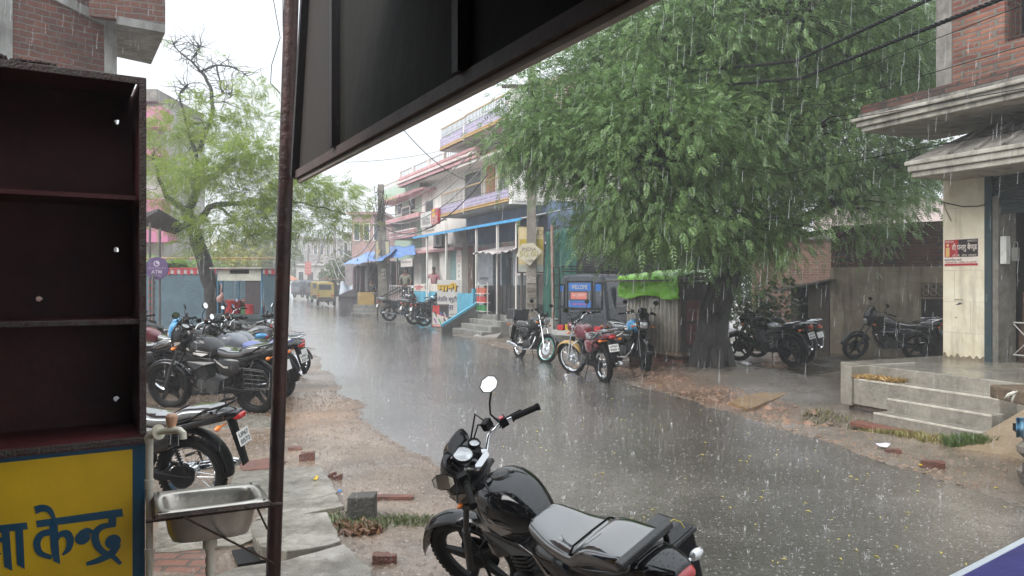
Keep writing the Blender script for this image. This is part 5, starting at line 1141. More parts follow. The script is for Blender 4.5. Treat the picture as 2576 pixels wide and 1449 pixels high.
b = MB(TM); q = (x+w_*.80, y+h*.065); b.add([(q[0],q[1]-.03,.006),(q[0]+.12,q[1]-.03,.006),(q[0]+.12,q[1]-.08,.006),(q[0]+.25,q[1],.006),(q[0]+.12,q[1]+.08,.006),(q[0]+.12,q[1]+.03,.006),(q[0],q[1]+.03,.006)], [(0,1,5,6),(2,3,4)]); b.build('arrow', INK, mb2)
for s_ in (.05,.95): b = MB(TM); b.box(x+w_*s_-.03,x+w_*s_+.03,-.3,y,-.05,-.01); b.build('leg', ironw, mb2)
TSB = basis(at(1088,829,27.4), (1,-.12,0), (0,0,1)); TSB = TSB @ Matrix.Rotation(R(-6), 4, 'X')
sb, x, y, w_, h = board(TSB, 1087, 768, 1127, 822, 0, mat('mobile_red', (.55,.03,.03), .4), 'sandwich_board', 'small red and white sandwich board picturing sandals on the roadside', 'sign', .02, ironw)
b = MB(TSB); P = lambda u, v: Vector((x+w_*u, y+h*v, .003)); b.add([P(0,.1),P(1,.1),P(1,.42),P(.6,.5),P(0,.68)], [(0,1,2,3,4)]); b.build('white_field', pwh, sb)
b = MB(TSB); b.add([Vector((x+w_*.45,y+h*.99,.004)),Vector((x+w_*.45,y+h*.62,.004)),Vector((x+w_,y+h*.45,.004)),Vector((x+w_,y+h*.99,.004))], [(0,1,2,3)]); b.build('black_field', pblk, sb)
for i, (u, v) in enumerate(((.22,.58),(.55,.62),(.82,.55),(.2,.28),(.5,.25),(.82,.3))):
    b = MB(TSB); c = P(u, v)+Vector((0,0,.003)); b.add([c+Vector((.035*w_*math.cos(a)*1.6-.05*math.sin(a), .11*math.sin(a), 0)) for a in [2*PI*k/12 for k in range(12)]], [tuple(range(12))]); b.build('sandal_picture', [pblk, mat('pic_blue',(.05,.12,.3)), mat('pic_grey',(.4,.4,.42)), mat('pic_violet',(.3,.1,.35)), mat('pic_green',(.1,.35,.15)), pblk][i], sb)
b = MB(TSB); b.box(x+w_*.05,x+w_*.95,y+h*.03,y+h*.07,.002,.004); b.build('white_line', pwh, sb)
# dark fence, stairs, goods stand in front of the corner shops
fn = thing('board_fence', 'dark board fence along the front of the raised shops', 'fence', tuple(gpt(1270,800)))
TD = basis(TF @ Vector((0,0,PO+.3)), US, (0,0,1)); f0, f1 = hit(TD, 1217, 760)[0], hit(TD, 1342, 760)[0]; zf = hit(TD, 1250, 718)[1]
b = MB(TD)
for i in range(int((f1-f0)/.16)): x = f0+.16*i; b.box(x,x+.15,.72+.02*math.sin(i*2.3),zf+.02*math.sin(i*4.1),-.02,.01*math.sin(i*3.0)+.005)
b.build('boards', mat('black_boards', (.035,.033,.033), .6, scale=5, var=.5), fn)
st2 = thing('shop_stairs', 'worn concrete stairs climbing to the raised shops beside the ramp', 'steps', tuple(gpt(1230,840)))
for i in range(4): b = MB(TD); x_ = hit(TD, 1207, 790)[0]; b.box(x_,x_+3.2,0,.66-.16*i,.02+.32*i if i else -.3,.02+.32*(i+1)); b.build('step', CONC, st2, bevel=.02)
rp = MB(); A, B_, C_, D_ = gpt(1190,846,.05), gpt(1250,848,.05), at(1305,796,26.0), at(1262,798,26.3); rp.hexa([A-Vector((0,0,.1)),B_-Vector((0,0,.1)),C_-Vector((0,0,.1)),D_-Vector((0,0,.1)),A,B_,C_,D_])
tag(rp.build('ramp', mat('ramp_stone', (.36,.32,.30), .5, scale=5, col2=(.22,.20,.18), bump=.6)), 'sloping stone ramp laid against the shop stairs', 'ramp')
tw = thing('retaining_wall', 'low plastered wall along the stairs below the green cloth', 'wall', tuple(gpt(1380,850)))
b = MB(TD); b.box(x_+3.2,f1+1.9,0,.69,-.3,.35); b.build('wall', CONC, tw)
gs = thing('goods_stand', 'wire stand of red and green snack packets by the shop door', 'stand', tuple(gpt(1215,800)))
ga, gb = hit(TD, 1203, 760, .3)[0], hit(TD, 1226, 760, .3)[0]; b = MB(TD)
for x in (ga, gb): b.box(x-.015,x+.015,.65,1.75,.28,.31)
for z in (.75,1.05,1.35,1.65): b.box(ga,gb,z-.01,z+.01,.2,.42)
b.build('frame', white, gs)
for i, (z, c_) in enumerate(((.76,(.05,.25,.08)),(1.06,(.5,.05,.04)),(1.36,(.55,.12,.06)))):
    for k in range(4): b = MB(TD); b.box(ga+.03+(gb-ga-.06)*k/4,ga+.03+(gb-ga-.06)*(k+.85)/4,z,z+.2,.24,.38); b.build('packet', mat('packet_%d' % i, c_, .4), gs)
# wavy tin awning
aw = thing('tin_awning', 'ragged wavy tin awning over the shop counter', 'awning', tuple(TF @ Vector((8,2.5,1.5))))
AO = 2.3; w0, wz0 = F_(1188,640,AO); w1, _ = F_(1314,612,AO); b = MB(TF); b.grid(lambda u, v: (w0+(w1-w0)*u, wz0+.32*(1-v)+.03*math.sin(u*70)+.05*math.sin(u*9)*v, AO-1.4+1.4*v+.06*math.sin(u*23)*v), 160, 4); b.build('sheet', mat('awning_tin', (.42,.37,.36), .5, metal=.2, scale=2, var=.3, stain=.5), aw, smooth='all', solid=.01)
for px in (1250,1308): x = F_(px,640,AO)[0]; b = MB(TF); b.box(x-.03,x+.03,.1,wz0,AO-.1,AO-.03); b.build('post', ironw, aw)
b = MB(TF); x_, z_ = F_(1262,690,1.2); b.box(x_,x_+1.1,PF,1.5,.8,1.4); tag(b.build('shop_counter', mat('green_counter', (.10,.38,.26), .5, scale=2, var=.2)), 'green painted shop counter with an ochre top edge', 'counter')
# --- pink building further left
pk = thing('pink_house', 'white house with pink balcony mouldings and a long roof railing', 'building', tuple(TF @ Vector((-5,0,0))))
po = 1.0
q0 = F_(1002,476,po)[0]; q1 = 3.2; zr0 = F_(1002,472,po)[1]; zr1 = F_(1002,455,po)[1]; zr2 = F_(1002,433,po)[1]
l0, zq0 = F_(981,604,po); zq1 = F_(981,590,po)[1]; zq2 = F_(981,567,po)[1]
b = MB(TF); b.box(q0+.8,-.21,PF+2.6,zr0,-8,0); b.build('wall', white, pk)
b = MB(TF); b.box(q0,-.0,zr0,zr0+.15,-8,po-.02); b.build('roof_slab', white, pk)
for i, (dz, o_) in enumerate(((.0,.0),(.16,.08),(.34,.02))): b = MB(TF); b.box(q0-o_,q1,zr0+dz,zr0+dz+.12,po-.2,po+o_); b.build('roof_moulding', pink if i != 1 else pinkl, pk, bevel=.01)
b = MB(TF); b.box(q0,q1,zr0+.12,zr1,po-.16,po-.06); b.build('roof_parapet', pink, pk)
rail(TF, q0+.05, q1-.1, zr1, zr2, po-.1, pk, .22, mat('railing_pale', (.42,.40,.38), .5), mat('railing_pale', None))
b = MB(TF)
for x in (q0+.05,q0+2.2,q0+4.5,q0+6.5): b.box(x-.06,x+.06,zr1,zr2+.05,po-.16,po-.04)
b.build('rail_post', white, pk)
b = MB(TF); b.box(l0,X_[0],zq0,zq0+.14,-1,po-.02); b.build('balcony_slab', white, pk)
for i in range(4): b = MB(TF); b.box(l0,X_[0]+1.3,zq0-.02+.11*i,zq0+.06+.11*i,po-.1,po+.02+.015*i); b.build('balcony_moulding', pinkl if i % 2 else pink, pk)
rail(TF, l0+.05, -.3, zq1+.12, zq2+.12, po-.1, pk, .14, ironw, ironw)
for a, c_ in ((1012,1032),(1072,1092)): x0, x1 = F_(a,540,0)[0], F_(c_,540,0)[0]; window(TF, x0, x1, zq1+.1, zq1+1.5, 0, pk, white); b = MB(TF); b.box(x0-.3,x1+.3,zq1+1.95,zq1+2.05,0,.7); b.build('window_hood', pink, pk)
TK3, x, y, w_, h = board(TF, 1058, 530, 1086, 574, 1.4, mat('atm_white', (.58,.55,.52), .4), 'atm_sign', 'white and red bank machine sign fixed to the pink house balcony', 'sign', .2)
panel(TF, x+w_, x+w_*1.55, y+.05, y+h+.05, 1.30, mat('atm_red', (.5,.03,.05), .4), TK3, 'red_panel', .12)
text('ATM', T2(TF, x+w_*1.28, y+h*.45, 1.425), .24, pwh, TK3, width=w_*.45); text('ATM', T2(TF, x+w_*1.28, y+h*.22, 1.425), .24, pwh, TK3, width=w_*.45)
b = MB(TF); b.lathe([(0,0),(.2,0),(.2,.005),(0,.005)], (x+w_*1.2,y+h*.8,1.421), (0,0,1), 16); b.build('yellow_mark', yel, TK3)
text('इंडिया', T2(TF, x+w_*.5, y+h*.5, 1.405), .2, INK, TK3, width=w_*.7); text('एटीएम', T2(TF, x+w_*.5, y+h*.25, 1.405), .2, INK, TK3, width=w_*.7)
# --- green house and others further left
gh = thing('green_house', 'pale green house with pink trims and a roof railing behind the utility pole', 'building', tuple(TF @ Vector((-12,0,0))))
gw = mat('pale_green_wall', (.40,.52,.42), .7, scale=1, var=.15, stain=.3); g0 = F_(952,500,.6)[0]; g1 = F_(1008,500,.6)[0]+3; zg = F_(952,508,.6)[1]; zg2 = F_(952,483,.6)[1]
b = MB(TF); b.box(g0+.6,g1,3.0,zg-.02,-7,-.2); b.build('wall', gw, gh)
b = MB(TF); b.box(g0,g1,zg-.0,zg+.5,.5,.6); b.build('roof_parapet', gw, gh); b = MB(TF); b.box(g0-.05,g1,zg-.18,zg-.01,-7,.65); b.build('roof_moulding', pink, gh)
rail(TF, g0, g1, zg+.5, zg2+.25, .55, gh, .3, mat('railing_cream', (.5,.42,.3), .5), mat('railing_cream', None))
zg3 = F_(960,568,.6)[1]; b = MB(TF); b.box(g0-.05,g1,zg3,zg3+.22,-.2,.62); b.build('balcony_moulding', pink, gh)
for k in range(3): x0 = g0+1.2+2.3*k; window(TF, x0, x0+1.0, zg3+.6, zg3+1.9, -.2, gh, white)
b = MB(TF); b.box(g0+.6,X_[0]-.1,0,3.6,-7,-.4); b.build('lower_wall', mat('lower_beige', (.45,.38,.35), .7, scale=1, var=.3, stain=.4), gh)
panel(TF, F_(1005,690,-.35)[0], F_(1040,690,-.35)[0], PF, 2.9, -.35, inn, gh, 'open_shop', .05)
# stall dark space + railing + steps
TG = basis(TF @ Vector((0,0,PO)), US, (0,0,1))
rl = thing('stall_railing', 'long iron railing with sloping stair rails before the tarp stalls', 'railing', tuple(TG @ Vector((-6,0,0))))
r0 = hit(TG, 980, 718)[0]; r1 = hit(TG, 1048, 718)[0]; zr_ = hit(TG, 1000, 719)[1]
b = MB(TG); b.box(r0,r1,zr_-.03,zr_+.03,-.03,.03); 
for i in range(12): x = r0+(r1-r0)*i/11; b.box(x-.02,x+.02,PF,zr_,-.02,.02)
b.build('rail', mat('pale_pipe', (.5,.47,.45), .5), rl)
b = MB(TG); b.box(r0,r1,.75,1.25,-.06,-.04); b.build('lattice_wall', mat('lattice_pink', (.46,.34,.33), .7, scale=9, col2=(.16,.12,.11)), rl)
for k, (a, c_) in enumerate((((955,752,2.7),(1005,722,2.7)),((978,745,2.0),(1030,721,2.0)))):
    x0, z0_ = hit(TG, a[0], a[1], 1.4*(1-k)); x1, z1_ = hit(TG, c_[0], c_[1], 0); b = MB(TG); b.tube([(x0,0,1.4*(1-k)+.1),(x0,z0_,1.4*(1-k)+.1),(x1,z1_,.0)], .035, 6); b.build('stair_rail', RUST, rl)
# --- blue tarps
bt = mat('blue_tarp', (.07,.17,.42), .35, scale=1.5, col2=(.12,.26,.55), bump=.3, bscale=4)
def tarpq(name, label, P, m, sag=.15, cat='tarpaulin', n_=14, wave=.05, group=None):
    P = [Vector(p) for p in P]; b = MB()
    b.grid(lambda u, v: P[0].lerp(P[1], u).lerp(P[3].lerp(P[2], u), v)+Vector((0,0,-sag*4*u*(1-u)*4*v*(1-v)+wave*math.sin(u*11+v*4)*math.sin(v*6+u*3))), n_, n_); return tag(b.build(name, m, smooth='all', solid=.01), label, cat, group)
tarpq('tarpaulin', 'wide blue tarpaulin sloping down over the stalls left of the utility pole', [at(861,666,43), at(962,655,36.5), at(1000,626,38.5), at(925,634,45)], bt, .1)
tarpq('tarpaulin', 'blue tarpaulin strip between the utility pole and the white shops', [at(980,650,38), at(1045,640,35.0), at(1043,618,36.5), at(975,620,40)], bt, .1)
mw = mat('medical_white', (.6,.55,.52), .5); tms, x, y, w_, h = board(basis(at(1008,670,37), US, (0,0,1)), 1008, 650, 1037, 672, 0, mw, 'medical_sign', 'white medical store sign hanging under the blue tarpaulin', 'sign', .03)
text('भारत मेडिकल स्टोर', T2(basis(at(1008,670,37), US, (0,0,1)), x+w_*.5, y+h*.6, .005), h*.3, INK, tms, width=w_*.85)
for px, d in ((899,42.5),(926,39.5),(1000,38)):
    b = MB(); p = at(px,666,d); b.tube([(p.x,p.y,0),(p.x,p.y,p.z+.35)], .035, 6); tag(b.build('tarp_post', ironw), {899:'leftmost thin post holding the blue tarpaulin',926:'thin post between hanging clothes under the blue tarpaulin',1000:'thin post right of the utility pole under the blue tarpaulin'}[px], 'post')
stall = thing('clothes_stall', 'dark back of the stalls under the blue tarpaulin with hanging clothes', 'stall', tuple(at(910,740,44)))
b = MB(); p, q = at(868,700,46), at(985,700,40.5); b.hexa([(p.x,p.y,0),(q.x,q.y,0),(q.x+.2,q.y+.4,0),(p.x+.2,p.y+.4,0),(p.x,p.y,2.9),(q.x,q.y,2.9),(q.x+.2,q.y+.4,2.9),(p.x+.2,p.y+.4,2.9)]); b.build('back_wall', mat('stall_back', (.22,.19,.20), .8, scale=1, var=.5), stall)
for k in range(7):
    px = 903+5*k+(9 if k > 3 else 0); p = at(px, 668, 42); b = MB(); b.loft([(-.35,-1.5,-.1,.1,.8),(-.2,-1.5-.2*rnd.random(),.0,.14,.8),(.1,-1.4-.3*rnd.random(),.02,.14,.8),(.3,-1.2,-.1,.08,.8)], 10, 2, Matrix.Translation(p) @ Matrix.Rotation(rnd.random(), 4, 'Z')); b.build('hanging_cloth', mat('cloth_%d' % (k % 3), [(.10,.06,.07),(.16,.15,.16),(.07,.07,.09)][k % 3], .8), stall, smooth=True)
# ------------------------------------------------------------------ utility poles, posters, street signs
PC = mat('pole_concrete', (.26,.24,.20), .8, scale=3, col2=(.13,.11,.09), bump=.5, stain=.8)
p1 = at(1337,850,22.6); p1.z = 0; pl1 = thing('utility_pole', 'thick concrete utility pole pasted with bills in front of the green cloth', 'utility pole', tuple(p1), group='concrete utility poles')
wp = .17; b = MB(); b.hexa([(p1.x-wp,p1.y-.12,0),(p1.x+wp,p1.y-.12,0),(p1.x+wp,p1.y+.12,0),(p1.x-wp,p1.y+.12,0),(p1.x-wp*.62,p1.y-.09,8.3),(p1.x+wp*.62,p1.y-.09,8.3),(p1.x+wp*.62,p1.y+.09,8.3),(p1.x-wp*.62,p1.y+.09,8.3)]); b.build('shaft', PC, pl1, bevel=.02)
TP1 = basis(Vector((p1.x,p1.y-.135,0)), (1,0,0), (0,0,1))
def ztp(py): return hit(TP1, 1337, py)[1]
panel(TP1, -.15,.13, ztp(712), ztp(696), 0, pwh, pl1, 'bill', .004); text('UNIGO', T2(TP1, -.01, ztp(700), .006), .10, INK, pl1, width=.28); text('OPEN', T2(TP1, -.01, ztp(708), .006), .09, INK, pl1, width=.24)
text('CHANDRU', T2(TP1, .0, ztp(822), .006), .10, INK, pl1, width=.3)
b = MB(TP1)
for i in range(5): zz = ztp(726+18*i); b.box(-.14+.02*(i % 2), .1, zz-.07, zz+.03, 0, .004)
b.build('torn_bills', mat('torn_bill', (.20,.17,.13), .8, scale=12, col2=(.10,.08,.065)), pl1)
b = MB(TP1); b.box(-.9,.9,7.6,7.7,-.1,-.02); b.build('cross_arm', RUST, pl1)
TPO = basis(at(1300,680,p1.y+.05), (1,.02,0), (0,0,1))
hp, x, y, w_, h = board(TPO, 1303, 570, 1367, 684, 0, mat('poster_cream', (.62,.50,.28), .5, scale=3, var=.1), 'street_poster', 'tall framed cream poster with a yellow field behind the utility pole', 'poster', .03, pblk)
panel(TPO, x+.05, x+w_*.98, y+h*.45, y+h*.72, .002, mat('poster_yellow', (.45,.33,.03), .5, scale=6, var=.3), hp, 'yellow_field'); panel(TPO, x, x+w_, y, y+h*.16, .002, mat('poster_grey', (.40,.42,.36), .5), hp, 'grey_band')
for i in range(2): b = MB(TPO); b.lathe([(.07,0),(.085,0),(.085,.004),(.07,.004)], (x+w_*(.72+.16*i), y+h*.87, .003), (0,0,1), 14, closed=True); b.build('drawn_face', mat('poster_ink', (.2,.12,.05), .5), hp)
TSD = basis(at(1298,640,p1.y-.22), (1,.0,0), (0,0,1)); kx0, ky0 = hit(TSD, 1298, 643); kx1, ky1 = hit(TSD, 1364, 632); kxm, kyb = hit(TSD, 1333, 668); 
sg2 = thing('kite_sign', 'pale kite shaped advertisement board nailed on the utility pole', 'sign', tuple(TSD @ Vector((kxm,kyb,0))))
b = MB(TSD); b.prism([(kx0,ky0,0),(kxm,kyb,0),(kx1,ky1,0),(kxm+.1,ky1+.25,0),(kxm-.25,ky0+.35,0)], (0,0,.02)); b.build('board', mat('kite_board', (.55,.50,.38), .5, scale=5, var=.2), sg2)
text('INDIA', T2(TSD, kxm-.02, ky0+.19, .023), .10, mat('letter_brown', (.15,.08,.05), .5), sg2, width=.42); text('5G 00', T2(TSD, kxm-.03, ky0+.05, .023), .16, mat('letter_olive', (.35,.30,.05), .5), sg2, width=.55); text('11500', T2(TSD, kxm, kyb+.14, .023), .08, INK, sg2, width=.22)
ub = MB(); ub.quad(at(1295,694,23.4), at(1372,688,23.4), at(1370,640,23.4), at(1298,640,23.4)); tag(ub.build('white_banner', mat('banner_white', (.6,.56,.55), .6, scale=2, var=.15), solid=.02), 'white cloth banner hanging behind the framed cream poster', 'banner')
# green cloth screen
gc = mat('green_cloth', (.007,.075,.052), .7, scale=2, col2=(.005,.05,.036), bump=.5, bscale=6)
A, B_ = gpt(1352,805), gpt(1436,808); A = at(1369,800,22.5); B_ = at(1440,800,21.3); TGC = basis(Vector((A.x,A.y,0)), (B_-A).normalized()*1.0, (0,0,1)); LG = (B_-A).length; zc0 = .35
b = MB(TGC); b.grid(lambda u, v: (LG*u*1.1, zc0+2.9*v, .06*math.sin(u*24+math.sin(v*5)*1.5)*(.4+.6*abs(v-.3))+.05*noise.noise(Vector((u*6,v*5,0)))), 60, 24); tag(b.build('green_cloth', gc, smooth='all', solid=.01), 'dark green cloth screen hanging between the utility pole and the grey van', 'cloth screen')
b = MB(); c_ = at(1392,590,22.0); b.tube([(c_.x,c_.y-.2,.2),(c_.x-.05,c_.y-.2,3.4)], .05, 8); tag(b.build('wooden_post', mat('red_wood', (.20,.06,.04), .7, scale=9, col2=(.3,.28,.24))), 'reddish wooden post standing against the green cloth', 'post')
# second pole with boards
p2 = at(966,795,38.5); p2.z = 0; pl2 = thing('utility_pole', 'leaning concrete utility pole with painted letters and a meter board further down the street', 'utility pole', tuple(p2), group='concrete utility poles')
wp = .26; top2 = at(958,464,p2.y); b = MB(); b.hexa([(p2.x-wp,p2.y-.15,0),(p2.x+wp,p2.y-.15,0),(p2.x+wp,p2.y+.15,0),(p2.x-wp,p2.y+.15,0),(top2.x-.15,p2.y-.1,top2.z),(top2.x+.15,p2.y-.1,top2.z),(top2.x+.15,p2.y+.1,top2.z),(top2.x-.15,p2.y+.1,top2.z)]); b.build('shaft', PC, pl2, bevel=.02)
TQ = basis(Vector((p2.x,p2.y-.17,0)), (1,0,0), (0,0,1))
def bq(px0, py0, px1, py1, off, m, name, par, th=.02): a = hit(TQ, px0, py1, off); c = hit(TQ, px1, py0, off); b = MB(TQ); b.box(a[0],c[0],a[1],c[1],off-th,off); return b.build(name, m, par)
mbd = thing('meter_board', 'cream framed board with an orange meter mounted on the leaning pole', 'board', tuple(p2))
bq(944,607,979,665,-.05,mat('meter_cream', (.55,.48,.30), .6),'board',mbd); bq(943,605,980,607,-.04,ironw,'frame',mbd); bq(943,665,980,667,-.04,ironw,'frame',mbd); bq(943,607,944.5,665,-.04,ironw,'frame',mbd); bq(979,607,980.5,665,-.04,ironw,'frame',mbd)
bq(949,643,958,661,.12,mat('meter_grey', (.35,.36,.38), .5),'meter',mbd,.15); bq(951,628,956,638,.08,orng,'orange_meter',mbd,.1)
bq(959,676,970,702,.015,pwh,'bill',pl2); 
text('सु', T2(TQ, hit(TQ,964,690)[0], hit(TQ,964,688)[1], .02), .3, INK, pl2); text('न्द', T2(TQ, hit(TQ,964,690)[0], hit(TQ,964,699)[1], .02), .24, INK, pl2)
b = MB(); c_ = at(957,520,p2.y-.25)
for k in range(14):
    a = rnd.uniform(0, 6.28); s_ = Vector((rnd.uniform(-.3,.3), 0, rnd.uniform(-.9,.9))); b.tube([c_+s_, c_+s_+Vector((.35*math.cos(a), -.1, .3*math.sin(a))), c_+s_+Vector((-.3*math.sin(a), .1, .35*math.cos(a))), c_+s_*.5+Vector((0,0,-.9))], .018, 4)
b.build('wire_tangle', WIRE, pl2)
b = MB(); p = gpt(1030,790); b.tube([(p.x,p.y,0),(p.x-.1,p.y,4.9)], .09, 8); b.tube([(p.x-.9,p.y,4.85),(p.x+.9,p.y,4.95)], .03, 6); tag(b.build('sign_post', mat('old_post', (.16,.15,.14), .7)), 'thin dark post with a crossbar in front of the tarp stalls', 'post')
# smaller far poles with boards
def farpole(px, pyb, pyt, d, name, label, grp='thin far poles down the street'):
    q = at(px, pyb, d); t = at(px, pyt, d); o = thing(name, label, 'pole', (q.x,q.y,0), group=grp); b = MB(); b.tube([(q.x,q.y,0),(q.x,q.y,t.z)], .10, 8); b.build('shaft', PC, o); return o, q
fp, q = farpole(842, 760, 560, 62, 'thin_pole', 'far pole carrying the white lettered board beside the yellow auto rickshaw')
TFP = basis(q+Vector((0,-.15,0)), (1,0,0), (0,0,1))
wb2, x, y, w_, h = board(TFP, 833, 649, 852, 690, 0, pwh, 'street_board', 'white lettered board with red and blue bands on a far pole', 'sign', .03)
text('DCA', T2(TFP, x+w_*.5, y+h*.72, .01), h*.17, INK, wb2, width=w_*.8); text('CCC', T2(TFP, x+w_*.5, y+h*.9, .01), h*.1, mat('red_letter', None), wb2, width=w_*.8); panel(TFP, x+.03, x+w_-.03, y+h*.42, y+h*.55, .002, pred, wb2, 'red_band'); panel(TFP, x+.03, x+w_-.03, y+h*.05, y+h*.25, .002, navy, wb2, 'blue_band')
fp, q = farpole(775, 745, 615, 78, 'thin_pole', 'far pole carrying the red board above the dark auto rickshaws')
TFP = basis(q+Vector((0,-.15,0)), (1,0,0), (0,0,1)); wb3, x, y, w_, h = board(TFP, 767, 659, 783, 691, 0, mat('faded_red_board', (.5,.10,.09), .6), 'street_board', 'faded red lettered board on the farthest pole', 'sign', .03)
for i in range(4): text(('सेवा केन्द्र','जन सुविधा','फोटो','आधार')[i], T2(TFP, x+w_*.5, y+h*(.85-.22*i), .01), h*.12, pwh, wb3, width=w_*.8)
farpole(803, 745, 610, 85, 'thin_pole', 'farthest bare pole under the looping white wires')
# wires
cable('power_cable', 'upper twisted black service cable crossing the tree', [(at(2700,-170,5.2), at(2002,153,9.5)), (at(2002,153,9.5), Vector((p1.x,p1.y,7.6)))], .011, WIRE, grp='service cables over the street', twist=True)
cable('power_cable', 'lower twisted black service cable crossing the tree', [(at(2700,-75,5.2), at(2017,196,9.5)), (at(2017,196,9.5), Vector((p1.x+.2,p1.y,7.2)))], .011, WIRE, grp='service cables over the street', twist=True)
for i, (a, c_, l_) in enumerate((((2760,-60),(2043,219),'first thin wire below the twisted cables by the brick upper storey'),((2760,60),(2080,262),'second thin wire below the twisted cables by the brick upper storey'),((2760,190),(2045,315),'third thin wire, crossing the canopy roof'),((2760,290),(1960,440),'lowest thin wire, crossing the canopy front'))):
    cable('thin_wire', l_, [(at(*a,5.5), at(*c_,10)), (at(*c_,10), Vector((p1.x-.4+.2*i,p1.y,6.9-.2*i)))], .0045, WIRE, 'wire', 'thin wires over the street')
grey = mat('grey_cable', (.20,.20,.19), .5)
for i in range(4):
    cable('power_cable', ['topmost','second','third','lowest'][i]+' grey cable sagging between the two concrete poles', [(Vector((p1.x-.1,p1.y,7.6-.28*i)), Vector((top2.x+.1,p2.y,top2.z-1.2-.33*i)))], .022, grey if i < 3 else WIRE, grp='cables between the poles', sag=.8+.25*i)
for i in range(5):
    cable('far_cable', ['topmost','second','third','fourth','lowest'][i]+' pale cable sagging from the leaning pole to the far street', [(Vector((top2.x,p2.y,top2.z-1.4-.5*i)), at(842-6*i,570+4*i,62)), (at(842-6*i,570+4*i,62), at(760,600+3*i,100))], .032, grey, grp='pale cables down the street', sag=1.6+.5*i)
cable('far_cable', 'single wire crossing the open sky above the pink house', [(at(870,408,30), at(1107,380,33)), (at(1107,380,33), at(1290,330,30))], .012, grey, sag=.1)
cable('far_cable', 'black wire dropping diagonally from the hoarding edge to the purple balcony', [(at(1010,320,26), at(1170,452,31))], .016, WIRE, sag=.25)
cable('far_cable', 'thin wire from the bare tree to behind the iron pole', [(at(560,255,20), at(760,290,26))], .010, WIRE, sag=.2)

